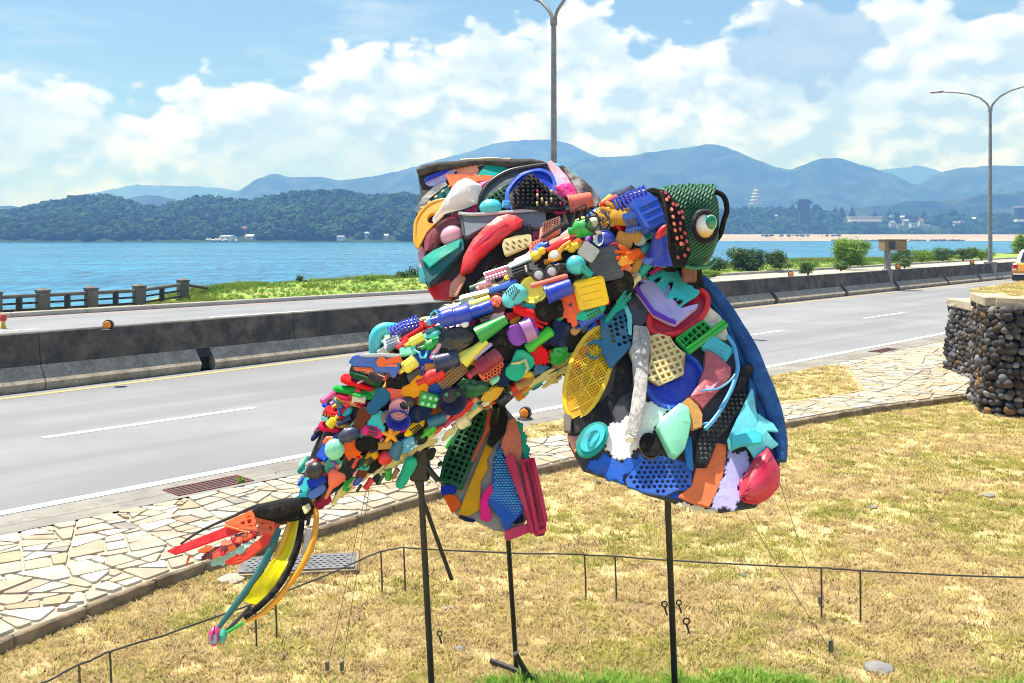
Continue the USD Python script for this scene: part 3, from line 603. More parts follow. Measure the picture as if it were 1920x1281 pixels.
# ---------------------------------------------------------------- sea railing
m_rail = M('railing_concrete', (.17, .155, .135), .9, scale=2, col2=(.10, .09, .08), bump=.4, bscale=30)
m_raild = M('railing_dark', (.06, .055, .05), .8, scale=2, col2=(.04, .036, .032))
rl = thing('sea_railing', 'low concrete railing with square posts along the sea edge', 'railing', (0, 0, 0))
posts = [G(px, 592 - .062 * px) for px in (-102, -10, 80, 171, 261, 346)]
posts[5] = P(343, 557, 33.0); posts[5][2] = 0.05
for k, p in enumerate(posts):
    b = box(0, 0, .30, .31, .31, .60, .02); b.apply_transform(trimesh.transformations.rotation_matrix(math.atan2(UU[1], UU[0]), (0, 0, 1))); b.apply_translation(p); obj('post', b, m_rail, rl)
    c = lathe([(.235, 0), (.235, .05), (0, .12)], 4); c.apply_transform(trimesh.transformations.rotation_matrix(math.atan2(UU[1], UU[0]) + math.pi / 4, (0, 0, 1))); c.apply_translation(p + (0, 0, .60)); obj('post_cap', c, m_rail, rl)
for a, b in zip(posts[:-1], posts[1:]):
    for z, r in ((.50, .055), (.30, .03), (.12, .035)): obj('rail', tube([a + (0, 0, z), b + (0, 0, z)], r, 8), m_rail if z == .5 else m_raild, rl)
    mid = (a + b) / 2; bb = box(0, 0, .25, .13, .13, .5); bb.apply_translation(mid); obj('baluster', bb, m_raild, rl)
q0 = posts[-1] + (0, 0, .5)
for px, py, Y in ((430, 547, 38), (560, 533, 44), (700, 522, 50), (810, 517, 54)):
    q1 = P(px, py, Y); obj('rail', tube([q0, q1], .05, 8), m_raild, rl); obj('baluster', tube([q1, q1 * [1, 1, 0] + [0, 0, -.1]], .06, 6), m_raild, rl); q0 = q1

# ---------------------------------------------------------------- shrubs
m_leaf = M('shrub_leaf', (.09, .19, .025), .55, scale=2.0, col2=(.17, .28, .04), island=.35, transl=.3, spec=.35)
m_leafb = M('shrub_leaf_bright', (.20, .40, .02), .55, scale=2.0, col2=(.34, .50, .04), island=.3, transl=.35, spec=.35)
m_leafd = M('shrub_leaf_dark', (.055, .14, .026), .55, scale=2.0, col2=(.12, .22, .04), island=.35, transl=.25, spec=.35)
def shrub(px, py, wpx, hpx, Y, lab, mat, seed, group=None, n=2600, depth=.8, name='shrub'):
    base = P(px, py, Y); w, h = wpx / F * Y, hpx / F * Y
    t = thing(name, lab, 'shrub', base, 0, group)
    st = []
    r = np.random.default_rng(seed)
    for k in range(6): st.append(tube([(0, 0, -.1), (r.uniform(-.12, .12) * w, r.uniform(-.1, .1) * w, h * .3), (r.uniform(-.3, .3) * w, r.uniform(-.2, .2) * w, h * .65)], [.035, .025, .012], 5))
    h > .12 and obj('stem', cat(st), m_bark, t)
    obj('foliage', leaf_cloud(seed, int(n * 1.7), (w * .58, w * .58 * depth, h * .78), max(.05, h * .062) if h > .2 else h * .16, 26, .1), mat, t)
shrub(765, 545, 66, 38, 46, 'dark green shrub on the verge at the left of the fish sculpture', m_leafd, 1)
shrub(563, 556, 22, 34, 42, 'slim dark upright shrub in the tall grass of the verge', m_leafd, 2, n=900)
shrub(640, 552, 60, 22, 42, 'low pale green weeds growing on the verge', m_leaf, 3, n=1300)
shrub(1398, 506, 90, 36, 58, 'wide dark green shrub just right of the fish head', m_leafd, 4, n=3600)
shrub(1462, 502, 56, 30, 58, 'lighter low shrub trailing to the right of the wide dark shrub', m_leaf, 5, n=1600)
shrub(1340, 510, 50, 24, 57, 'low dark shrub beneath the fish head', m_leafd, 15, n=1300)
shrub(1594, 497, 72, 42, 62, 'round bright green bush standing alone on the verge', m_leafb, 6, n=4200)
shrub(1515, 513, 42, 20, 52, 'small clump of green weeds behind the barrier', m_leaf, 7, n=1000)
shrub(1577, 505, 34, 13, 52, 'small flat weed tuft behind the barrier below the round bush', m_leaf, 8, n=700)
for k, px in enumerate((1690, 1728, 1768, 1806, 1840)):
    shrub(px, 490 - k * 1.2, 54, 21 - (k % 2) * 2, 66, 'clipped green hedge bush in the row behind the box on its post', m_leafb if k % 3 == 1 else m_leaf, 20 + k, 'row of hedge bushes on the verge', n=1700)
shrub(1696, 500, 34, 13, 56, 'low weeds right of the box post', m_leaf, 30, n=700)
shrub(1916, 474, 42, 30, 74, 'bright green bush at the right edge above the yellow car', m_leafb, 31, n=1800)
shrub(452, 908, 16, 17, 8.35, 'tiny green weed sprouting from the gutter beside the drain grate', m_leafb, 32, n=60, name='weed')
shrub(517, 893, 5, 8, 8.7, 'tiny sprig of grass at the road edge', m_leafb, 33, n=18, name='weed')
for k, (px, py, w, h, lab, mt) in enumerate(((590, 545, 34, 20, 'green weeds left of the pale weeds on the verge', m_leafb), (690, 540, 44, 22, 'bright green weeds on the verge between the pale weeds and the dark shrub', m_leafb), (486, 552, 40, 14, 'low bright weeds at the left end of the verge', m_leafb), (690, 577, 16, 7, 'tiny weed on the far road edge above the barrier', m_leafb), (1330, 520, 40, 12, 'flat weeds on the pale side path under the fish head', m_leafb))): shrub(px, py, w, h, 43 if px < 1000 else 50, lab, mt, 60 + k, n=800)
# bright grass on the verge and dry grass by the railing
m_gb = M('verge_grass', (.16, .34, .02), .6, scale=.7, col2=(.32, .40, .05), island=.3, transl=.35)
m_gy = M('verge_dry_grass', (.45, .38, .13), .7, scale=.7, col2=(.28, .32, .06), island=.3, transl=.3)
r = np.random.default_rng(4)
n = 9500; s = r.uniform(14.8, 84, n); nn_ = 28.3 + .012 * s + (verge_out(s) - 28.3 - .012 * s) * r.uniform(size=n); hh = verge_h(s, nn_)
pts = np.c_[UU[0] * s + NN[0] * nn_, UU[1] * s + NN[1] * nn_, hh]
tall = meshkit.fbm(np.c_[s, nn_, s * 0] / 3.0, 2, 9)
instancer('verge_grass', [(tuft(k, 16, .34, .22, .014, .5), m_gb if k < 4 else m_gy) for k in range(5)], pts, .28 + .6 * np.clip((tall - .42) * 3, 0, 1), r.uniform(0, 6.28, n), np.where(r.uniform(size=n) < .15, 4, r.integers(0, 4, n)), label='bright green grass on the raised verge by the sea')
n = 1500; s = r.uniform(-12, 16, n); nn_ = r.uniform(28.2, 29.6, n); pts = np.c_[UU[0] * s + NN[0] * nn_, UU[1] * s + NN[1] * nn_, s * 0]
instancer('dry_verge_grass', [(tuft(k + 9, 14, .10, .16, .010, .7), m_gy if k else m_gb) for k in range(3)], pts, r.uniform(.6, 1.4, n), r.uniform(0, 6.28, n), r.integers(0, 3, n), label='short yellow grass along the foot of the sea railing')

# ---------------------------------------------------------------- flagstone path
near = [(-4.1, 2.6), (-3.45, 4.1), (-2.82, 5.4), (-2.58, 5.87), (-2.22, 6.54), (-2.0, 6.85), (-1.46, 7.52), (-1.32, 7.71), (-.55, 8.72), (.19, 9.38), (.58, 9.78), (1.8, 10.75), (3.09, 11.67), (4.71, 12.83), (6.44, 13.83), (7.4, 14.3), (9.5, 15.4)]
farb = [tuple(R(s, 7.72)[:2]) for s in np.linspace(-6, 24, 40)]
plot = sg.Polygon([(.0, 10.55), tuple(R(8.0, 7.74)[:2]), tuple(R(11, 7.74)[:2]), tuple(R(15.6, 7.74)[:2]), (5.55, 16.5), (5.2, 15.0), (5.0, 14.07), (4.1, 13.35), (3.33, 12.83), (1.5, 11.5), (.6, 10.95)]).buffer(0)
path = sg.Polygon(near + farb[::-1]).buffer(0).difference(plot)
path = max(getattr(path, 'geoms', [path]), key=lambda g: g.area)
m_mortar = M('path_mortar', (.50, .43, .32), .95, scale=6, col2=(.42, .35, .25), bump=.6, bscale=60)
fp = obj('footpath', extrude(path, .10, -.11), m_mortar, kind='structure')
flag = [M('flagstone_' + nm, c, .85, scale=7, col2=c2, bump=.5, bscale=55, detail=9, rnd=.10, dirt=((.26, .20, .13), 4.5, .48, .70, .6)) for nm, c, c2 in
        (('cream', (.47, .42, .34), (.38, .33, .26)), ('white', (.53, .49, .43), (.44, .40, .34)), ('buff', (.42, .32, .21), (.36, .28, .18)), ('rose', (.42, .32, .24), (.37, .29, .22)), ('grey', (.22, .21, .19), (.30, .27, .23)), ('sand', (.46, .38, .28), (.38, .31, .22)))]
rp = np.random.default_rng(17)
inner = path.buffer(-.012)
cells = []
def split(p, depth=0):
    """Crazy paving: keep breaking a slab along slanting lines until the pieces are small enough."""
    d = math.hypot(*p.centroid.coords[0]); lim = rp.uniform(.020, .075) * (1 + .10 * max(0, d - 9))
    mr = p.minimum_rotated_rectangle.exterior.coords; e0 = np.hypot(*np.subtract(mr[1], mr[0])); e1 = np.hypot(*np.subtract(mr[2], mr[1])); long_ = max(e0, e1); asp = long_ / max(1e-6, min(e0, e1))
    if p.area < lim and (asp < 2.6 or p.area < .01): cells.append(p); return
    v = np.subtract(mr[1], mr[0]) if e0 > e1 else np.subtract(mr[2], mr[1]); v = v / np.hypot(*v); ang = math.atan2(v[1], v[0]) + math.pi / 2 + rp.normal() * .38
    c = np.array(p.centroid.coords[0]) + v * rp.uniform(-.16, .16) * long_; q = np.array([math.cos(ang), math.sin(ang)]); w = np.array([-q[1], q[0]]); mid = c + w * rp.uniform(-.06, .06) * (long_ if p.area < .3 else 0)
    cut = sg.LineString([c - q * 60, mid, c + q * 60])
    from shapely.ops import split as cutter
    for g in cutter(p, cut).geoms: split(g, depth + 1)
split(inner)
cells = [c for c in cells if c.area > .002]
def stone_mesh(c, z0, h):
    a = c.buffer(-.005 - .004 * rp.uniform(), join_style=2).simplify(.012)
    if a.is_empty: return None
    a = max(getattr(a, 'geoms', [a]), key=lambda g: g.area); rd_ = min(.022, math.sqrt(a.area) * .14); a = a.buffer(-rd_).buffer(rd_, quad_segs=2)
    if a.is_empty or a.area < .003 or a.geom_type != 'Polygon': return None
    a = sg.Polygon(a.exterior); m = extrude(a, h, z0); v = np.array(m.vertices)
    top = v[:, 2] > z0 + h * .5; c0 = np.array(a.centroid.coords[0])
    v[top, :2] = c0 + (v[top, :2] - c0) * (1 - .006 / max(.05, math.sqrt(a.area)))
    v[top, 2] += (v[top, 0] - c0[0]) * rp.uniform(-.02, .02) + (v[top, 1] - c0[1]) * rp.uniform(-.02, .02)
    m.vertices = v; return m
cells.sort(key=lambda c: c.distance(sg.Point(0, 0)))
vis = [c for c in cells if abs(c.centroid.x) < .56 * c.centroid.y + .4 and c.centroid.y > 4]
rest = {}
for k, c in enumerate(vis):
    m = stone_mesh(c, -.012, .016 + rp.uniform(0, .008))
    if m is None: continue
    w = rp.choice(6, p=[.34, .22, .13, .10, .03, .18])
    if k < 300: obj('flagstone', m, flag[w], fp)
    else: rest.setdefault(w, []).append(m)
for w, ms in rest.items(): obj('far_flagstones', cat(ms), flag[w], fp, kind='stuff')
# kerb stones along the lawn side, their earthy faces showing above the lawn
ke = thing('path_kerb', 'rough low stone kerb between the flagstone path and the dry lawn', 'kerb', (0, 0, 0))
m_kerb = M('kerb_stone_face', (.30, .23, .15), .95, scale=6, col2=(.14, .105, .07), bump=.9, bscale=30, detail=8)
ln = sg.LineString(near); L = ln.length; x = .0
while x < L - .3:
    w = rp.uniform(.28, .6); a, b = ln.interpolate(x + .006), ln.interpolate(min(L, x + w))
    d = np.array([b.x - a.x, b.y - a.y]); ll = np.linalg.norm(d); th = .045 + rp.uniform(-.008, .012)
    m = box(0, 0, 0, ll, th, .115 + rp.uniform(0, .006), .012); m = m.subdivide().subdivide(); v = np.array(m.vertices); v += (meshkit.noise(v * 28 + k + x)[:, None] - .5) * .016; m.vertices = v
    m.apply_transform(trimesh.transformations.rotation_matrix(math.atan2(d[1], d[0]), (0, 0, 1))); m.apply_translation(((a.x + b.x) / 2 + d[1] / ll * .02, (a.y + b.y) / 2 - d[0] / ll * .02, -.062)); obj('kerb_stone', m, m_kerb, ke, smooth=40)
    x += w + .008

# ---------------------------------------------------------------- lawn
m_lawn = M('dry_lawn', (.60, .45, .24), .95, scale=1.1, col2=(.54, .43, .17), bump=.8, bscale=60, detail=9, dirt=((.30, .20, .10), 26.0, .50, .66, .7))
lawn_poly = sg.Polygon([(-60, -40), (60, -40), (60, 40), (9.5, 15.2)] + near[::-1] + [(-60, 2.0)]).buffer(0)
lawn = sheet(sg.Polygon([(-30, -25), (40, -25), (40, 28), (16, 19.5), (9.5, 15.4)] + near[::-1][1:] + [(-8, -3), (-30, -25)]).buffer(0), -.085)
obj('lawn', lawn, m_lawn, kind='structure')
obj('lawn_plot', extrude(plot.buffer(-.01), .06, -.055), m_lawn, kind='structure')
m_d1 = M('dry_grass', (.82, .62, .31), .8, scale=1.3, col2=(.74, .60, .22), island=.28, transl=.25, spec=.2)
m_d2 = M('tan_grass', (.64, .45, .22), .8, scale=2, col2=(.84, .66, .38), island=.35, transl=.25, spec=.2)
m_d3 = M('olive_grass', (.42, .45, .08), .75, scale=2, col2=(.60, .54, .14), island=.3, transl=.3, spec=.2)
m_g1 = M('green_grass', (.24, .52, .05), .6, scale=2, col2=(.40, .62, .09), island=.3, transl=.35, spec=.3)
m_d4 = M('dead_grass', (.26, .17, .075), .8, scale=2, col2=(.16, .10, .05), island=.3, transl=.15, spec=.2)
protos = [(tuft(50 + k, 20, .022, .05, .0023, 1.7), (m_d1, m_d2, m_d3)[k % 3]) for k in range(9)] + [(tuft(80 + k, 9, .022, .03, .0024, 1.5), m_d4) for k in range(2)]
green_edge = lambda x: 5.02 + .10 * np.sin(x * 2.1) + .05 * np.sin(x * 5.3 + 1)      # front edge of the green strip
n = 74000; r = np.random.default_rng(8)
yy = 4.7 + 10.5 * r.uniform(size=n) ** 1.25; xx = r.uniform(-1, 1, n) * (.62 * yy + .7)
lp = lawn_poly.buffer(-.02); shapely.prepare(lp); ok = shapely.contains_xy(lp, xx, yy)
xx, yy = xx[ok], yy[ok]; m_ = len(xx)
pn = meshkit.fbm(np.c_[xx * 1.1, yy * 1.1, xx * 0], 4, 3); pf = meshkit.fbm(np.c_[xx * 9, yy * 9, xx * 0], 3, 5) * .7 + .3 * meshkit.fbm(np.c_[xx * 2.5, yy * 2.5, xx * 0], 2, 6)
olive = r.uniform(size=m_) < np.clip((pn - .50) * 4.0 + np.clip((yy - 7) * .035, 0, .25) + (xx > 1.2) * (yy > 6.4) * .22, .06, .75)
bare = pf < .42
keep = ~(bare & (r.uniform(size=m_) < .65)); xx, yy, olive = xx[keep], yy[keep], olive[keep]; m_ = len(xx)
idx = np.where(olive, r.choice([2, 5, 8], m_), r.choice([0, 1, 3, 4, 6, 7], m_)); idx = np.where(r.uniform(size=m_) < .11, r.integers(9, 11, m_), idx)
sc = r.uniform(.55, 1.35, m_) * (1 + .03 * (yy - 5))
instancer('dry_grass', protos, np.c_[xx, yy, np.full(m_, -.085)], sc, r.uniform(0, 6.28, m_), idx, label='short straw-coloured dry grass covering the lawn')
n = 6500; pb = np.array(plot.bounds); xx = r.uniform(pb[0], pb[2], n); yy = r.uniform(pb[1], pb[3], n); shapely.prepare(plot); ok = shapely.contains_xy(plot.buffer(-.05), xx, yy); xx, yy = xx[ok], yy[ok]
instancer('plot_grass', protos, np.c_[xx, yy, np.full(len(xx), .004)], r.uniform(.9, 1.7, len(xx)), r.uniform(0, 6.28, len(xx)), r.integers(0, 11, len(xx)), label='yellowish grass of the small plot between path and road')
n = 16000; xx = r.uniform(-3.2, 3.6, n); yy = r.uniform(3.4, 5.25, n)
ok = (yy < green_edge(xx) + r.normal(size=n) * .05 - .0) & (xx > -.55 + r.normal(size=n) * .35); ok &= shapely.contains_xy(lp, xx, yy); xx, yy = xx[ok], yy[ok]
instancer('green_grass', [(tuft(90 + k, 16, .055, .035, .0034, .8), m_g1) for k in range(5)], np.c_[xx, yy, np.full(len(xx), -.085)], r.uniform(.55, 1.3, len(xx)), r.uniform(0, 6.28, len(xx)), r.integers(0, 5, len(xx)), label='fresh green grass in the strip under the fish sculpture')

# ---------------------------------------------------------------- stone wall at the right
ws = thing('stone_wall', 'dark cobblestone garden wall with pale stone capping at the right edge', 'wall', (0, 0, 0))
m_wcore = M('wall_mortar', (.06, .055, .05), .95, scale=8, bump=.6, bscale=40)
cob = [M('cobble_' + nm, c, .85, scale=9, col2=c2, bump=.5, bscale=45, rnd=.35, spec=.25, dirt=((.20, .16, .12), 11.0, .54, .72, .6)) for nm, c, c2 in
       (('black', (.035, .033, .034), (.06, .055, .055)), ('slate', (.075, .080, .092), (.11, .115, .125)), ('brown', (.10, .070, .048), (.055, .042, .032)), ('ochre', (.24, .13, .05), (.15, .09, .045)), ('pale', (.26, .25, .23), (.17, .165, .155)), ('plum', (.075, .055, .06), (.045, .04, .042)))]
m_cap = M('capping_stone', (.50, .42, .31), .9, scale=3, col2=(.36, .30, .21), bump=.6, bscale=35, detail=8)
low = [(7.20, 16.35), (7.06, 14.5), (7.02, 13.7), (7.9, 13.2), (12, 16.0), (12, 21.5)]      # lower part, behind
hi = [(6.40, 13.75), (6.12, 12.75), (6.22, 12.50), (6.60, 12.36), (7.6, 12.15), (10.5, 11.7), (10.5, 13.5), (7.6, 13.9)]   # taller part, in front
zl, zh = 1.10, 1.34
obj('core', cat([extrude(sg.Polygon(low).buffer(-.10), zl + .02, -.12), extrude(sg.Polygon(hi).buffer(-.10), zh + .02, -.12)]), m_wcore, ws)
rw = np.random.default_rng(23); protoc = [blob(k + 700, 1, .38, 1.5, .85) for k in range(8)]
def cobbles(a, b, z0, z1, batter, size, cnt):
    a, b = np.array(a, float), np.array(b, float); d = b - a; L = np.linalg.norm(d); d /= L; nr = np.array([d[1], -d[0]])
    z = z0
    while z < z1:
        x = rw.uniform(0, size * .5)
        while x < L:
            s = size * rw.uniform(.7, 1.35)
            m = protoc[rw.integers(8)].copy(); m.apply_scale((s * .62, s * .50, s * .52)); m.apply_transform(trimesh.transformations.euler_matrix(rw.uniform(-.5, .5), rw.uniform(-.6, .6), rw.uniform(0, 6.28)))
            p = a + d * x + nr * (batter * (z1 - z) + rw.uniform(-.015, .025)); m.apply_translation((p[0], p[1], z + rw.uniform(-.02, .02)))
            w = rw.choice(6, p=[.26, .22, .18, .07, .13, .14])
            if cnt[0] < 300: obj('cobblestone', m, cob[w], ws, smooth=60); cnt[0] += 1
            else: over.setdefault(w, []).append(m)
            x += s * .92
        z += size * .80
over, cnt = {}, [0]
cobbles(hi[0], hi[1], -.10, zh - .08, .04, .105, cnt); cobbles(hi[1], hi[2], -.10, zh - .08, .04, .105, cnt); cobbles(hi[2], hi[3], -.10, zh - .08, .03, .105, cnt); cobbles(hi[3], (7.1, 12.25), -.10, zh - .08, .03, .11, cnt)
cobbles(low[0], low[1], -.06, zl - .06, .06, .098, cnt); cobbles(low[1], low[2], -.06, zl - .06, .06, .098, cnt); cobbles((7.1, 12.25), hi[5], -.10, zh - .08, .03, .11, cnt)
for w, ms in over.items(): obj('more_cobblestones', cat(ms), cob[w], ws, kind='stuff')
def caps(line, z, wid, th, piece):
    ls = sg.LineString(line); x = 0
    while x < ls.length - .05:
        q = min(ls.length, x + piece * rw.uniform(.8, 1.2)); a, b = ls.interpolate(x + .004), ls.interpolate(q - .004); d = np.array([b.x - a.x, b.y - a.y]); l = np.linalg.norm(d)
        m = box(0, 0, 0, l, wid, th, .012).subdivide(); v = np.array(m.vertices); v += (meshkit.noise(v * 17 + x)[:, None] - .5) * .014; m.vertices = v
        nr = np.array([-d[1], d[0]]) / l * (wid / 2 - .07)
        m.apply_transform(trimesh.transformations.rotation_matrix(math.atan2(d[1], d[0]), (0, 0, 1))); m.apply_translation(((a.x + b.x) / 2 + nr[0], (a.y + b.y) / 2 + nr[1], z - th / 2)); obj('capping_stone', m, m_cap, ws); x = q
caps([low[0], low[1], low[2]], zl + .06, .55, .13, .5); caps([hi[0], hi[1]], zh + .06, .40, .12, .5); caps([(6.15, 12.66), (6.60, 12.40), (7.6, 12.15), (10.5, 11.7)], zh + .062, .40, .12, .55)
m_wg = M('terrace_turf', (.36, .33, .09), .95, scale=1.2, col2=(.45, .36, .15), bump=.7, bscale=40)
ter = sg.Polygon([(7.50, 16.3), (7.42, 14.3), (7.6, 13.95), (10.5, 13.0), (14, 13.0), (14, 25), (9.6, 18.8), (8.0, 16.9)])
obj('terrace', extrude(ter, zl + .32, -.11), m_wg, ws)
n = 3500; xx = r.uniform(7.4, 14, n); yy = r.uniform(13, 22, n); shapely.prepare(ter); ok = shapely.contains_xy(ter.buffer(-.05), xx, yy); xx, yy = xx[ok], yy[ok]
instancer('terrace_grass', protos, np.c_[xx, yy, np.full(len(xx), zl + .21)], r.uniform(1.0, 2.2, len(xx)), r.uniform(0, 6.28, len(xx)), r.integers(0, 9, len(xx)), label='yellow-green grass on top of the cobblestone wall')

# ---------------------------------------------------------------- yellow car at the right edge
m_yc = M('yellow_car_paint', (.85, .30, .005), .3, var=.03, scale=2, coat=.8)
m_wc = M('white_car_paint', (.75, .76, .78), .3, var=.03, scale=2, coat=.6)
m_glass = usdkit.material(stage, '/World/Looks/car_glass', {'p': ('principled_bsdf', {'base_color': (.02, .025, .03), 'roughness': .05, 'specular_ior_level': .8})}, surface='p.BSDF')
m_tail = M('tail_light_red', (.55, .01, .02), .2, var=.1)
c = R(45.0, 12.15)
car = thing('yellow_car', 'yellow car with a white roof and black bumper driving away at the right edge', 'car', c, math.atan2(UU[1], UU[0]))
side = sg.Polygon([(-2.15, .42), (-2.2, .75), (-2.16, 1.0), (-2.05, 1.06), (1.0, 1.02), (1.9, .88), (2.15, .68), (2.15, .38)])
def across(poly, w, tap=0.0):
    m = trimesh.creation.extrude_polygon(poly, w, engine='earcut'); m.apply_transform(np.array([[1, 0, 0, 0], [0, 0, -1, w / 2], [0, 1, 0, 0], [0, 0, 0, 1.0]]))
    if m.volume < 0: m.invert()
    m = m.subdivide(); v = np.array(m.vertices)
    if tap: v[:, 1] *= 1 - tap * np.clip((v[:, 2] - 1.0) / .6, 0, 1)
    m.vertices = v; return m
obj('body', across(side.buffer(.04).buffer(-.04), 1.82), m_yc, car, smooth=30)
obj('cabin', across(sg.Polygon([(-2.0, 1.05), (-1.72, 1.52), (-1.4, 1.60), (.1, 1.60), (.95, 1.03)]), 1.70, .14), m_wc, car, smooth=30)
g = across(sg.Polygon([(-1.985, 1.12), (-1.76, 1.50), (-1.70, 1.50), (-1.92, 1.12)]), 1.36, .14); g.apply_translation((-.03, 0, 0)); obj('rear_window', g, m_glass, car)
obj('bumper', box(-2.17, 0, .50, .22, 1.80, .30, .05), m_black, car); obj('number_plate', box(-2.29, 0, .58, .02, .34, .14), m_wc, car)
for sg_ in (1, -1):
    tl = obj('tail_light', box(-2.14, sg_ * .80, .88, .14, .20, .34, .04), m_tail, car); obj('reversing_lamp', box(-2.215, sg_ * .80, .80, .012, .14, .08), m_wc, tl)
    for x in (-1.35, 1.35):
        w = trimesh.creation.cylinder(.33, .22, sections=22); w.apply_transform(trimesh.transformations.rotation_matrix(math.pi / 2, (1, 0, 0))); w.apply_translation((x, sg_ * .80, .33)); wh = obj('wheel', w, m_black, car, smooth=30)
        h = trimesh.creation.cylinder(.20, .03, sections=16); h.apply_transform(trimesh.transformations.rotation_matrix(math.pi / 2, (1, 0, 0))); h.apply_translation((x, sg_ * .905, .33)); obj('rim', h, m_lamp, wh)
    obj('side_window', box(-.6, sg_ * .815, 1.30, 1.7, .02, .34), m_glass, car)
obj('sill', box(0, 0, .32, 3.9, 1.6, .2, .03), m_black, car)

# ---------------------------------------------------------------- wire fence, grates, bits on the lawn
LZ = -.085
m_wire = M('fence_wire', (.03, .03, .032), .5, scale=20, col2=(.06, .055, .05))
wf = thing('wire_fence', 'low black wire garden fence on thin stakes around the fish sculpture', 'fence', (0, 0, 0))
wp = [(60, 1290, 4.35, None), (148, 1246, None, None), (206, 1222, None, None), (478, 1131, None, 1216), (516, 1118, None, 1196), (714, 1034, None, 1113), (757, 1027, None, 1112), (1096, 1040, None, 1124), (1153, 1043, None, 1127), (1540, 1065, None, 1163), (1613, 1070, None, 1166), (1940, 1083, None, None)]
top = []
for px, py, Y, yb in wp:
    if Y is None: Y = (EYE - LZ) * F / ((yb if yb else py + 94) - HZ)
    t_ = P(px, py, Y); top.append(t_)
    if yb or px in (148, 206):
        b_ = np.array([t_[0] + (px < 1200) * .01, Y, LZ - .05]); obj('stake', tube([b_, (b_ + t_) / 2 + (.002, 0, 0), t_], .0055, 6), m_wire, wf)
for a, b in zip(top[:-1], top[1:]):
    t5 = np.linspace(0, 1, 7)[:, None]; w = a + (b - a) * t5; w[:, 2] -= .012 * np.linalg.norm(b - a) * (4 * t5 * (1 - t5))[:, 0] * .5
    w += rp.normal(size=w.shape) * .002; w[0], w[-1] = a, b
    obj('wire', tube(w, .005, 6), m_wire, wf)
m_rust = M('rusty_iron', (.17, .06, .05), .85, scale=14, col2=(.10, .045, .04), bump=.4)
gr = thing('drain_grate', 'rusty red iron drain grate in the gutter beside the path', 'grate', G(392, 910, .006), math.atan2(UU[1], UU[0]))
obj('frame', cat([box(0, .13, 0, .72, .025, .012), box(0, -.13, 0, .72, .025, .012), box(.35, 0, 0, .025, .24, .012), box(-.35, 0, 0, .025, .24, .012)]), m_rust, gr)
for k in range(14): obj('bar', box(-.31 + .0475 * k, 0, .0, .022, .236, .010), m_rust, gr)
obj('pit', box(0, 0, -.001, .68, .24, .003), m_black, gr)
gr = thing('drain_grate', 'small dark drain stain grate at the far road edge left of the cobblestone wall', 'grate', G(1658, 657, .006), math.atan2(UU[1], UU[0]))
obj('frame', cat([box(0, .11, 0, .9, .02, .012), box(0, -.11, 0, .9, .02, .012)]), m_black, gr)
for k in range(10): obj('bar', box(-.4 + .088 * k, 0, 0, .03, .2, .01), m_rust, gr)
m_steel = M('galvanised_steel', (.21, .21, .22), .6, scale=9, col2=(.13, .13, .135), metal=.3)
gp = G(560, 1057, LZ + .03)
mg = thing('manhole_cover', 'grey perforated steel drain cover set in the lawn beside the path', 'manhole cover', gp, math.radians(8))
hp = sg.box(-.38, -.155, .38, .155)
holes = unary_union([sg.box(-.345 + .046 * i + (.023 if j % 2 else 0), -.13 + .044 * j, -.320 + .046 * i + (.023 if j % 2 else 0), -.112 + .044 * j) for i in range(15) for j in range(6)])
obj('cover', extrude(hp.difference(holes), .012), m_steel, mg); obj('pit', box(0, 0, -.012, .74, .30, .012), m_black, mg); obj('rim', extrude(hp.buffer(.03, join_style=2).difference(hp.buffer(.003)), .02, -.02), m_kerb, mg)
def rock(px, py, w, h, lab, mat, seed, flat=.35):
    p = G(px, py, LZ); Y = p[1]; b = blob(seed, 2, .4, 1.2, flat); b.apply_scale(w / F * Y / 2); b.apply_translation(p + (0, 0, .35 * w / F * Y / 2 * flat)); o = obj('stone', b, mat, smooth=35); tag(stage.GetPrimAtPath(o), lab, 'stone')
m_stone = M('pale_stone', (.25, .245, .25), .9, scale=9, col2=(.17, .165, .165), bump=.5, bscale=40)
rock(1648, 1254, 56, 20, 'flat pale grey stone lying on the lawn near the bottom right', m_stone, 1, .26)
rock(436, 1088, 46, 20, 'flat buff stone lying beside the perforated drain cover', flag[0], 2, .3)
rock(838, 1144, 18, 10, 'small grey stone on the lawn beside the left pole', m_stone, 3, .6)
rock(848, 1186, 16, 8, 'small brown stone on the lawn below the grey one', m_kerb, 4, .6)
rock(862, 1218, 22, 6, 'thin pale stone chip in front of the left pole', m_stone, 5, .4)
rock(1122, 908, 10, 10, 'small dark lump on the lawn under the big fin', m_rock, 6, .9)
rock(1394, 1080, 14, 7, 'small stone on the lawn behind the wire, right of the right pole', m_stone, 7, .5)
rock(1638, 953, 14, 6, 'small grey chip on the lawn right of the big fin', m_stone, 8, .5)
rock(1855, 931, 22, 7, 'flat pale chip on the lawn at the right under the wall', m_stone, 9, .4)
rock(530, 1232, 16, 9, 'brown dry clod on the lawn below the tail', m_kerb, 10, .6)
rock(170, 1160, 18, 10, 'brown clod on the lawn close to the kerb at the left', m_kerb, 11, .6)

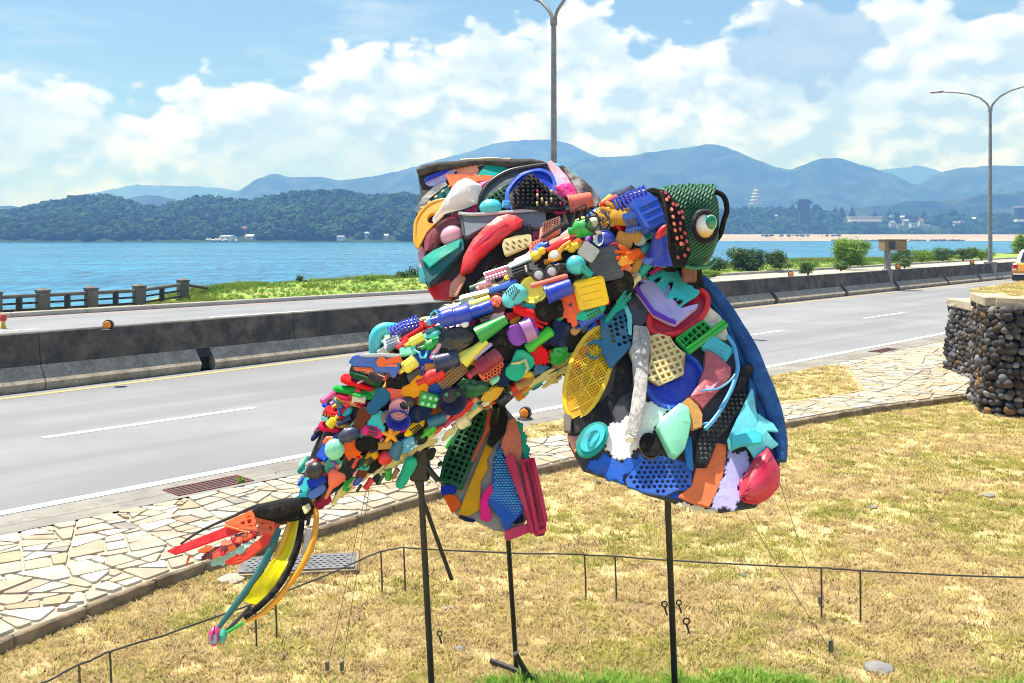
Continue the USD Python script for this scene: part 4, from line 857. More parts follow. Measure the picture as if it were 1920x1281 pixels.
# ================================================================ the fish sculpture
def lin(h):
    c = np.array([int(h[i:i + 2], 16) for i in (0, 2, 4)]) / 255.0
    return np.where(c < .04045, c / 12.92, ((c + .055) / 1.055) ** 2.4)
COL = dict(red='d8141c', crimson='c41440', coral='f0664a', salmon='ef8a70', peach='f2a184', orange='f2601a', amber='f09a14', yellow='f2c413', mustard='d9a51c', lemon='ece05a', cream='d8cc94', ivory='e9e2c6', lime='9ccc1c',
           green='12a03a', grass='2cb52a', forest='0c4a2c', bottle='0b5a38', teal='0f9a90', sea='27b09a', mint='86dcb8', aqua='3fc0cc', cyan='6ad2dc', sky='4fa2dc', blue='1c50c4', royal='1236b8', cobalt='2a62c8', navy='12224e', denim='2c66a4',
           steelblue='2a6a90', lilac='b4b0f0', tangerine='f27a4c', sun='ffe01c', purple='8a4ec0', violet='6a3cc0', mauve='b078b8', magenta='c01a70', hotpink='ee2a8a', rose='e8a2b4', pink='f0a6c0', plum='7a2444', maroon='6a1420', wine='8a1a3c', brown='6a3420', tan='b98c4c', wood='8a6a48',
           bark='77706a', grey='6e7680', slate='3a434c', silver='b4b8bc', white='f0f0ee', black='101012', char='1e1e22', gold='b8862a', pale='c8e6dc', rosewood='b0505a', deepteal='0a5f60', sheetgrey='94908c')
def pm(c, kind='plastic'):
    v = lin(COL[c])
    v = np.clip(v * 1.14, 0, .92)
    if kind == 'plastic': return M('plastic_' + c, tuple(v), .36, scale=9, col2=tuple(v * .80 + .045), detail=8, dirt=((.22, .18, .13), 17.0, .54, .74, .5), bump=.3, bscale=45, bdist=.004, spec=.5)
    if kind == 'foam': return M('foam_' + c, tuple(v), .85, scale=12, col2=tuple(v * .82 + .01), detail=8, dirt=((.16, .13, .10), 20.0, .54, .74, .5), bump=.25, bscale=160, bdist=.003, spec=.2)
    if kind == 'clear': 
        if 'clear_' + c not in MATS:
            MATS['clear_' + c] = usdkit.material(stage, '/World/Looks/clear_' + c, {'p': ('principled_bsdf', {'base_color': tuple(v), 'roughness': .25}), 't': ('translucent_bsdf', {'color': tuple(v)}), 'tr': ('transparent_bsdf', {'color': tuple(np.clip(v * 1.1 + .1, 0, 1))}), 'm1': ('mix_closure', {'fac': .4}), 'm2': ('mix_closure', {'fac': .28})},
                                                 [('p.BSDF', 'm1.closure1'), ('t.BSDF', 'm1.closure2'), ('m1.closure', 'm2.closure1'), ('tr.BSDF', 'm2.closure2')], surface='m2.closure')
        return MATS['clear_' + c]
ZR = dict(a=(560, 560, 3.203), b=(760, 290, 4.271), c=(860, 420, 3.769), d=(1080, 330, 5.569), e=(1040, 500, 2.668), f=(800, 740, 4.415), g=(300, 900, 4.003),
          z1=(560, 660, 6.405), z2=(690, 570, 6.405), z3=(690, 720, 6.405), z4=(860, 480, 6.405), z5=(980, 400, 6.405), z6=(550, 820, 6.405), z7=(860, 600, 6.405), p=(0, 0, 1))
def zp(z, x, y): a, b, s = ZR[z]; return np.array([a + x / s, b + y / s])

FB = np.array([0.1, 4.85, 0.0])
fish = thing('fish_sculpture', 'giant fish sculpture of colourful beach plastic raised on black poles', 'sculpture', FB)
def fobj(name, m, mat, parent, smooth=False, label=None, kind=None):
    m = m.copy(); m.apply_translation(-FB); return obj(name, m, mat, parent, smooth, label=label, kind=kind)
rf = np.random.default_rng(99)

# ---- shapes of the collected things: x along the length, y across, z outwards, resting on z = 0
def rrect(L, W, r=.25):
    r = min(L, W) * r; return sg.box(-L / 2 + r, -W / 2 + r, L / 2 - r, W / 2 - r).buffer(r, quad_segs=4)
def foot(L, W):
    x = np.array([-.5, -.46, -.30, -.05, .18, .38, .48, .5, .46, .34, .12, -.1, -.30, -.45]); y = np.array([.0, .24, .36, .31, .40, .44, .28, .05, -.22, -.40, -.40, -.30, -.33, -.22])
    return sg.Polygon(np.c_[x * L, y * W * 1.15]).buffer(.06 * W, quad_segs=3)
def bev(poly, h, b=.003, z0=0.0):
    gs = [g for g in getattr(poly, 'geoms', [poly]) if g.geom_type == 'Polygon' and g.area > 1e-6]; out = []
    for g in gs:
        out.append(extrude(g, h - b, z0)); i = g.buffer(-b, join_style=2)
        if not i.is_empty: out.append(extrude(i, b, z0 + h - b - 1e-4))
    return cat(out)
def along(prof, n=14):
    """A lathe lying along x from profile (x, r)."""
    m = lathe([(max(r, 1e-4), x) for x, r in prof], n); m.apply_transform(np.array([[0, 0, 1, 0], [1, 0, 0, 0], [0, 1, 0, 0], [0, 0, 0, 1.0]])); return m
def jigsaw(poly, size, seed=0):
    """Puzzle mat edge: knobs and bites along the outline."""
    r = np.random.default_rng(seed); ls = poly.exterior; n = max(4, int(ls.length / (size * 2.1))); add, sub = [], []
    for k in range(n):
        p = ls.interpolate((k + .5) / n * ls.length); q = ls.interpolate(((k + .5) / n * ls.length + .004)); d = np.array([q.x - p.x, q.y - p.y]); d /= np.linalg.norm(d) + 1e-9
        o = sg.Polygon([np.array([p.x, p.y]) + d * a * size + np.array([-d[1], d[0]]) * b * size for a, b in ((-.38, -.6), (-.55, .0), (-.55, .45), (.55, .45), (.55, 0), (.38, -.6))])
        o2 = sg.Polygon([np.array([p.x, p.y]) + d * a * size - np.array([-d[1], d[0]]) * b * size for a, b in ((-.38, -.6), (-.55, .0), (-.55, .45), (.55, .45), (.55, 0), (.38, -.6))])
        (add if k % 2 else sub).append(o.union(o2) if False else (o if k % 2 else o2))
    q = poly.union(unary_union(add)).difference(unary_union([s for s in sub])) if add else poly
    q = max(getattr(q, 'geoms', [q]), key=lambda g: g.area); return q
def lattice(poly, cell, bar, ang=0.0, rim=None):
    c = np.array(poly.centroid.coords[0]); R_ = poly.length; lines = []
    for a in (ang, ang + math.pi / 2):
        d = np.array([math.cos(a), math.sin(a)]); e = np.array([-d[1], d[0]]); k = int(R_ / cell)
        for i in range(-k, k + 1): lines.append(sg.LineString([c + e * i * cell - d * R_, c + e * i * cell + d * R_]).buffer(bar / 2, cap_style=2))
    g = unary_union(lines).intersection(poly)
    rm = poly.difference(poly.buffer(-(rim or bar * 1.6)))
    return unary_union([g, rm]).buffer(0)
def holed(poly, pitch, rad, margin=None, sides=6):
    minx, miny, maxx, maxy = poly.bounds; inn = poly.buffer(-(margin or rad * 1.6)); hs = []
    for j, y in enumerate(np.arange(miny, maxy, pitch * .87)):
        for x in np.arange(minx, maxx, pitch):
            p = sg.Point(x + (pitch / 2 if j % 2 else 0), y)
            if inn.contains(p): hs.append(sg.Polygon([(p.x + rad * math.cos(a), p.y + rad * math.sin(a)) for a in np.arange(sides) / sides * 2 * math.pi + .3]))
    return poly.difference(unary_union(hs)) if hs else poly

def K(kind, L, W, seed):
    """List of (mesh, role) of one collected thing; role 0 = its colour, 1 = its second colour."""
    r = np.random.default_rng(seed); o = []
    if kind == 'sole':
        o = [(bev(foot(L, W), .022, .004), 0)]
    elif kind == 'flip':
        o = [(bev(foot(L, W), .020, .004), 0)]
        a, b, c = (.30 * L, 0, .02), (-.05 * L, .40 * W, .018), (-.05 * L, -.40 * W, .018)
        for e in (b, c): o.append((tube([a, ((a[0] + e[0]) / 2 + .03 * L, e[1] * .6, .05), e], [.006, .007, .006], 6), 1))
    elif kind == 'slide':
        o = [(bev(foot(L, W), .022, .004), 0)]
        th = np.linspace(0, math.pi, 9); V = []
        for x in (-.02 * L, .36 * L):
            for t in th: V.append((x, math.cos(t) * W * .50, .010 + math.sin(t) * W * .42))
        V = np.array(V); V2 = V.copy(); V2[:, 1] *= .93; V2[:, 2] = .01 + (V2[:, 2] - .01) * .93; f = []
        for i in range(8): f += [(i, i + 1, i + 10), (i, i + 10, i + 9), (18 + i, 18 + i + 10, 18 + i + 1), (18 + i, 18 + i + 9, 18 + i + 10), (i, 18 + i, 18 + i + 1), (i, 18 + i + 1, i + 1), (9 + i, 9 + i + 1, 27 + i + 1), (9 + i, 27 + i + 1, 27 + i)]
        o.append((trimesh.Trimesh(np.vstack([V, V2]), np.array(f), process=False), 1))
    elif kind == 'clog':
        m = trimesh.creation.icosphere(3); v = np.array(m.vertices); v[:, 2] = np.where(v[:, 2] < 0, v[:, 2] * .15, v[:, 2]); wid = 1 - .18 * np.cos(v[:, 0] * 2.2 + .4)
        v[:, 1] *= wid; v[:, 2] *= .75 + .30 * v[:, 0]; v *= (L / 2, W / 2, W * .55); m.vertices = v; o = [(m, 0)]
        for k in range(5):
            for q in (-1, 0, 1):
                a = .06 + .085 * k * 1.0; x = a * L - .03; y = q * W * .2 * (1.15 - a)
                p = trimesh.creation.cylinder(.0045, .012, sections=6); zz = W * .55 * (.75 + .3 * x / (L / 2)) * math.sqrt(max(.02, 1 - (x / (L / 2)) ** 2 - (y / (W / 2)) ** 2)); p.apply_translation((x, y, zz)); o.append((p, 2))
    elif kind == 'bottle':
        R_ = W / 2; m = along([(-L / 2, 0), (-L / 2, R_ * .35), (-L / 2 + .05 * L, R_ * .38), (-.30 * L, R_ * .42), (-.20 * L, R_ * .92), (-.10 * L, R_), (.08 * L, R_), (.10 * L, R_ * .94), (.14 * L, R_ * .94), (.16 * L, R_), (.45 * L, R_), (.5 * L, R_ * .86), (.5 * L, 0)]); m.apply_translation((0, 0, R_ * .8)); o = [(m, 0)]
        c = along([(-L / 2 - .08 * L, 0), (-L / 2 - .08 * L, R_ * .42), (-L / 2 + .02 * L, R_ * .45), (-L / 2 + .02 * L, 0)], 12); c.apply_translation((0, 0, R_ * .8)); o.append((c, 1))
    elif kind == 'tub':
        R_ = W / 2; m = along([(-L / 2, 0), (-L / 2 + .02, R_ * .80), (-L / 2, R_ * .86), (-L / 2, R_), (-.42 * L, R_ * 1.0), (-.40 * L, R_ * .93), (.46 * L, R_ * .80), (.5 * L, R_ * .74), (.5 * L, 0)], 16); m.apply_translation((0, 0, R_ * .75)); o = [(m, 0)]
    elif kind == 'cone':
        R_ = W / 2; m = along([(-L / 2 + .02, 0), (-L / 2 + .015, R_ * .75), (-L / 2, R_ * .82), (-L / 2, R_), (.5 * L, R_ * .5), (.5 * L, 0)], 14); m.apply_translation((0, 0, R_ * .8)); o = [(m, 0)]
    elif kind == 'stick':
        R_ = W / 2; m = along([(-L / 2, 0), (-L / 2, R_ * .7), (-.44 * L, R_), (-.1 * L, R_ * .85), (.44 * L, R_), (.5 * L, R_ * .6), (.5 * L, 0)], 9); m.apply_translation((0, 0, R_)); o = [(m, 0)]
    elif kind in ('ball', 'egg'):
        m = trimesh.creation.icosphere(3); m.apply_scale((L / 2, W / 2, min(L, W) * .42)); m.apply_translation((0, 0, min(L, W) * .25)); o = [(m, 0)]
        o.append((along([(-L * .02 - .004, min(L, W) * .0)] if False else [(-.004, W * .505), (.004, W * .505), (.004, W * .48), (-.004, W * .48), (-.004, W * .505)], 20).apply_scale((1, 1, .84)).apply_translation((0, 0, min(L, W) * .25)), 0))
    elif kind == 'lid':
        R_ = L / 2; m = lathe([(0, .012), (R_ * .55, .012), (R_ * .60, .018), (R_ * .82, .018), (R_ * .86, .026), (R_ * .97, .028), (R_, .020), (R_, 0), (0, 0)], 28); m.apply_scale((1, W / L, 1)); o = [(m, 0)]
    elif kind == 'bowl':
        R_ = L / 2; m = lathe([(0, .01), (R_ * .55, .014), (R_ * .80, .05), (R_ * .92, .075), (R_, .08), (R_, .065), (R_ * .85, .03), (R_ * .6, 0), (0, 0)], 30); m.apply_scale((1, W / L, 1)); o = [(m, 0)]
    elif kind == 'dome':
        R_ = L / 2; m = lathe([(0, R_ * .62), (R_ * .4, R_ * .57), (R_ * .75, R_ * .38), (R_ * .93, R_ * .14), (R_ * .95, .01), (R_ * 1.06, .008), (R_ * 1.06, 0), (0, 0)], 26); m.apply_scale((1, W / L, 1)); o = [(m, 0)]
    elif kind == 'slab': o = [(bev(rrect(L, W, .18), .018, .004), 0)]
    elif kind == 'strip': o = [(bev(rrect(L, W, .45), .014, .004), 0)]
    elif kind == 'jig': o = [(bev(jigsaw(sg.box(-L / 2, -W / 2, L / 2, W / 2), min(L, W) * .20, seed), .014, .003), 0)]
    elif kind == 'scrap':
        a = np.sort(r.uniform(0, 2 * math.pi, 8)); pts = np.c_[np.cos(a) * L * .5, np.sin(a) * W * .5] * r.uniform(.75, 1.1, (8, 1)); o = [(bev(sg.Polygon(pts).convex_hull, .014, .003), 0)]
    elif kind == 'blob':
        m = blob(seed, 3, .55, 1.5, .6); m.apply_scale((L / 2, W / 2, min(L, W) / 2)); m.apply_translation((0, 0, min(L, W) * .15)); o = [(m, 0)]
    elif kind == 'grid':
        o = [(extrude(lattice(rrect(L, W, .1), min(L, W) / 4.2, min(L, W) / 15), .014), 0)]
    elif kind == 'holes': o = [(bev(holed(rrect(L, W, .15), min(L, W) / 4.5, min(L, W) / 13), .014, .002), 0)]
    elif kind == 'box':
        h = min(L, W) * .45; m = bev(rrect(L, W, .14), h, .006); o = [(m, 0), (bev(rrect(L * 1.05, W * 1.05, .14), h * .16, .002, h * .62), 0)]
        for k in (-.25, 0, .25): o.append((bev(rrect(L * .7, W * .10, .4), .006, .002, h - .001).apply_translation((0, k * W, 0)), 0))
    elif kind == 'brick':
        o = [(bev(rrect(L, W, .08), .03, .003), 0)]
        for a in np.linspace(-.33, .33, 3):
            for b in (-.25, .25): c = trimesh.creation.cylinder(min(L, W) * .14, .014, sections=12); c.apply_translation((a * L, b * W, .036)); o.append((c, 1))
    elif kind == 'comb':
        o = [(bev(rrect(L, W * .3, .3).buffer(0), .022, .004).apply_translation((0, W * .32, 0)), 0)]
        for k in range(8): o.append((bev(rrect(L * .05, W * .7, .4), .014, .003).apply_translation(((k - 3.5) / 8 * L * .95, -.12 * W, 0)), 0))
        o.append((bev(rrect(L, W * .14, .4), .018, .003).apply_translation((0, -.28 * W, 0)), 0))
    elif kind == 'rack':
        for k in (-.38, 0, .38): o.append((tube([(-L / 2, k * W, .02), (0, k * W, .04), (L / 2, k * W, .02)], .006, 6), 0))
        for k in range(9):
            x = (k - 4) / 8.6 * L; o.append((tube([(x, -W * .5, .01), (x, -W * .3, .045), (x, W * .3, .05), (x, W * .5, .012)], .006, 6), 0))
    elif kind == 'brush':
        o = [(bev(rrect(L, W, .2), .016, .004), 0)]
        for i in range(max(4, int(L / .012))):
            for j in range(max(2, int(W / .013))):
                b = trimesh.creation.cylinder(.0028, .024, sections=4); b.apply_translation((-L * .46 + i * .92 * L / max(3, int(L / .012) - 1), -W * .40 + j * .8 * W / max(1, int(W / .013) - 1), .026)); o.append((b, 1))
    elif kind == 'glove':
        R_ = W * .17; bones = [((-.5 * L, 0, .02), W * .24, (-.05 * L, 0, .02), W * .34)]
        for k in range(4): bones.append(((.02 * L, (k - 1.5) * W * .22, .025), R_ * .75, ((.36 + .07 * (1.5 - abs(k - 1.7))) * L, (k - 1.5) * W * .30, .03 + .01 * (k % 2)), R_ * .55))
        bones.append(((-.12 * L, -.3 * W, .02), R_ * .8, (.12 * L, -.62 * W, .03), R_ * .6)); ms = []
        for p, a, q, b in bones:
            s1 = m3.Manifold.sphere(a, 10).translate(p); s2 = m3.Manifold.sphere(b, 10).translate(q); ms.append(m3.Manifold.batch_hull([s1, s2]))
        u = ms[0]
        for x in ms[1:]: u = u + x
        v, f, _ = meshkit.arrays(u); m = trimesh.Trimesh(v, f); m.apply_scale((1, 1, .7)); o = [(m, 0)]
    elif kind == 'duck':
        a = trimesh.creation.icosphere(2); a.apply_scale((L * .32, W * .42, W * .34)); a.apply_translation((-.12 * L, 0, W * .2)); b = trimesh.creation.icosphere(2); b.apply_scale(W * .30); b.apply_translation((.25 * L, 0, W * .34)); c = along([(0, W * .12), (.22 * L, 0.002)], 8); c.apply_translation((.32 * L, 0, W * .34)); t = along([(-.30 * L, .002), (0, W * .2)], 8); t.apply_translation((-.30 * L, 0, W * .26)); o = [(a, 0), (b, 0), (t, 0), (c, 1)]
    elif kind == 'star':
        for k in range(5):
            a = k * 2 * math.pi / 5 + .3; o.append((tube([(0, 0, .02), (math.cos(a) * L * .3, math.sin(a) * W * .3, .02), (math.cos(a) * L * .5, math.sin(a) * W * .5, .015)], [W * .17, W * .13, W * .07], 8), 0))
        e = trimesh.creation.icosphere(1, W * .08); e.apply_translation((0, 0, W * .2)); o.append((e, 1))
    elif kind == 'spoon':
        m = trimesh.creation.icosphere(2); m.apply_scale((L * .24, W * .5, W * .18)); m.apply_translation((-.26 * L, 0, .02)); i = trimesh.creation.icosphere(2); i.apply_scale((L * .18, W * .36, W * .10)); i.apply_translation((-.26 * L, 0, .02 + W * .11)); o = [(m, 0), (tube([(-.05 * L, 0, .02), (.2 * L, 0, .035), (.5 * L, 0, .02)], [W * .22, W * .12, W * .16], 8), 0), (i, 1)]
    elif kind == 'ring':
        m = trimesh.creation.torus(L * .42, L * .09, 20, 8); m.apply_scale((1, W / L, 1)); m.apply_translation((0, 0, L * .08)); o = [(m, 0)]
    elif kind == 'pouch':
        m = trimesh.creation.icosphere(3); v = np.array(m.vertices); v = np.sign(v) * np.abs(v) ** .6; v *= (L * .5, W * .5, W * .25); m.vertices = v; m.apply_translation((0, 0, W * .15)); o = [(m, 0)]
        for k in range(7): c = trimesh.creation.icosphere(1, W * .09); c.apply_scale((1.3, .7, .4)); c.apply_translation((r.uniform(-.38, .38) * L, r.uniform(-.35, .35) * W, W * .37)); o.append((c, 1))
    elif kind == 'goggles':
        for q in (-1, 1):
            m = trimesh.creation.torus(W * .38, W * .10, 18, 8); m.apply_translation((q * L * .24, 0, .03)); o.append((m, 0)); d = trimesh.creation.icosphere(2, W * .36); d.apply_scale((1, 1, .3)); d.apply_translation((q * L * .24, 0, .03)); o.append((d, 1))
        o.append((tube([(-.45 * L, 0, .03), (-.62 * L, W * .3, .05), (-.6 * L, W * .8, .03)], .008, 6), 0)); o.append((tube([(.45 * L, 0, .03), (.62 * L, .2 * W, .03), (.75 * L, W * .1, .01)], .009, 6), 0))
    elif kind == 'loop':
        o = [(tube([(-.5 * L, -.3 * W, .01), (-.45 * L, .3 * W, .04), (-.15 * L, .5 * W, .05), (.1 * L, .1 * W, .05), (.05 * L, -.4 * W, .04), (.3 * L, -.5 * W, .03), (.5 * L, .2 * W, .01)], .006, 6), 0)]
    elif kind == 'funnel':
        m = along([(-.5 * L, .001), (-.5 * L, W * .08), (-.1 * L, W * .13), (.05 * L, W * .3), (.3 * L, W * .5), (.42 * L, W * .5), (.5 * L, W * .38), (.5 * L, 0)], 14); m.apply_scale((1, 1, .6)); m.apply_translation((0, 0, W * .25)); o = [(m, 0)]
    else: raise ValueError(kind)
    return o
NAMES = dict(sole='shoe_sole', flip='flip_flop', slide='slide_sandal', clog='clog_shoe', tub='cup', cone='tube', stick='stick', ball='ball', egg='float', lid='lid', bowl='bowl', dome='dome_cap', slab='foam_slab', strip='plastic_strip', jig='puzzle_mat', scrap='plastic_scrap',
             blob='toy', grid='lattice', holes='sieve', box='container', brick='toy_brick', comb='comb', rack='rack', brush='brush', glove='glove', duck='toy_duck', star='starfish_toy', spoon='spoon', ring='ring', pouch='pouch', goggles='goggles', loop='cord', funnel='funnel', bottle='bottle')
DET = dict(flip='strap', slide='strap', clog='vent_holes', bottle='bottle_cap', brick='studs', brush='bristles', duck='beak', star='eye_dot', spoon='spoon_inside', pouch='badges', goggles='lenses')
FOAM = ('sole', 'flip', 'slide', 'clog', 'slab', 'jig', 'glove')
def emit(kind, L, W, T, c, c2, parent, seed, label=None):
    parts = K(kind, L, W, seed); by = {}
    for m, role in parts: by.setdefault(role, []).append(m)
    cols = {0: c, 1: c2 or c, 2: 'char'}
    base = None; fk = 'foam' if kind in FOAM else 'plastic'
    roles = {}
    for role, ms in by.items(): roles.setdefault(cols[role] if role else c, []).extend(ms)
    for k, (cc, ms) in enumerate(roles.items()):
        m = cat(ms); m.apply_transform(T)
        nm = NAMES[kind] if k == 0 else DET.get(kind, 'trim')
        fobj(nm, m, pm(cc, fk if k == 0 else 'plastic'), parent, smooth=32, label=(label or f"{WORDS.get(c, c)} {NAMES[kind].replace('_', ' ')}") if k == 0 else None)
WORDS = dict(char='charcoal', sea='sea green', sky='sky blue', steelblue='steel blue', deepteal='deep teal', hotpink='hot pink', sheetgrey='grey', bottle='bottle green', grass='grass green', pale='pale green', bark='grey wooden', denim='denim blue')

# ---- the body: a tube along a bent spine
SP = np.array([(574, 944, 20, 4.66), (592, 915, 34, 4.66), (622, 872, 52, 4.68), (668, 820, 74, 4.72), (733, 757, 94, 4.76), (815, 694, 100, 4.80), (908, 653, 112, 4.84), (1005, 603, 113, 4.87), (1100, 528, 102, 4.89), (1175, 452, 80, 4.90), (1240, 425, 74, 4.90), (1290, 424, 70, 4.90)], float)
tt = np.r_[0, np.cumsum(np.linalg.norm(np.diff(SP[:, :2], axis=0), axis=1))]; sp = PchipInterpolator(tt, SP); TS = np.linspace(0, tt[-1], 400); SPX = sp(TS); DSP = sp.derivative()(TS); DSP[:, :2] /= np.linalg.norm(DSP[:, :2], axis=1, keepdims=True)
DEP = .82
def body_at(px, py, phi=None):
    """Surface point, outward normal, depth of the body seen at a pixel."""
    i = int(np.argmin((SPX[:, 0] - px) ** 2 + (SPX[:, 1] - py) ** 2)); x0, y0, r, Y = SPX[i]; t = DSP[i, :2]; nrm = np.array([t[1], -t[0]])       # image normal, towards the upper left
    d = float((np.array([px, py]) - (x0, y0)) @ nrm) / r; s = np.clip(d, -.97, .97); c = math.sqrt(1 - s * s); k = Y / F
    up = np.array([nrm[0], 0, -nrm[1]])
    pos = P(px, py, Y - r * k * DEP * c); s2 = s * (.86 if s > 0 else .66); c2 = math.sqrt(1 - s2 * s2)
    n = up * s2 + np.array([0, -1, 0]) * c2
    return pos, n / np.linalg.norm(n), Y, np.array([t[0], 0, -t[1]])
rings = []
for i in range(0, 400, 9):
    x0, y0, r, Y = SPX[i]; t = DSP[i, :2]; up = np.array([t[1], 0, t[0]]); k = Y / F; th = np.arange(20) / 20 * 2 * math.pi; rr = r * k * .88
    rings.append(P(x0, y0, Y) + rr * np.sin(th)[:, None] * up + rr * DEP * np.cos(th)[:, None] * np.array([0, -1, 0]))
V = np.array(rings); nr = len(V); f = [(i * 20 + j, i * 20 + (j + 1) % 20, (i + 1) * 20 + (j + 1) % 20, (i + 1) * 20 + j) for i in range(nr - 1) for j in range(20)]
bm = trimesh.Trimesh(np.vstack([V.reshape(-1, 3), P(*SPX[0, :2], SPX[0, 3]), P(*SPX[-1, :2], SPX[-1, 3])]), np.vstack([[(a, b, c), (a, c, d)] for a, b, c, d in f] + [[(nr * 20, (j + 1) % 20, j)] for j in range(20)] + [[(nr * 20 + 1, (nr - 1) * 20 + j, (nr - 1) * 20 + (j + 1) % 20)] for j in range(20)]), process=False)
if bm.volume < 0: bm.invert()
body = fobj('body', bm, M('dark_netting', (.02, .02, .022), .9, scale=30, col2=(.05, .045, .05), bump=1.0, bscale=50), fish, smooth=True)

def put(z, kind, x, y, L, W, ang, c, c2=None, lift=0.0, tilt=None, edge=False, roll=0.0, label=None, par=None):
    px, py = zp(z, x, y); s = ZR[z][2]; pos, n, Y, tan = body_at(px, py); k = (Y - .2) / F / s; L, W = L * k * (1.0 if edge else 1.12), W * k * 1.18
    a2 = math.radians(ang); a = np.array([math.cos(a2), 0, math.sin(a2)])
    if edge:
        n = np.array([-math.sin(a2), 0, math.cos(a2)]) * .93 + np.array([0, -.36, 0]); pos = pos + np.array([0, .03, 0])
    a = a - n * (a @ n); a /= np.linalg.norm(a); b = np.cross(n, a)
    til = rf.uniform(-.05, .22) if tilt is None else tilt                          # the end towards the tail stands off, like scales
    if (a @ tan) < 0: til = -til
    R_ = np.c_[a, b, n] @ trimesh.transformations.euler_matrix(rf.uniform(-.14, .14) + roll, til, 0)[:3, :3]
    T = np.eye(4); T[:3, :3] = R_; T[:3, 3] = pos + n * (lift + rf.uniform(-.008, .012) + abs(math.sin(til)) * L * .3)
    emit(kind, L, W, T, c, c2, par or body, int(abs(px * 7 + py * 13)) % 9973, label)

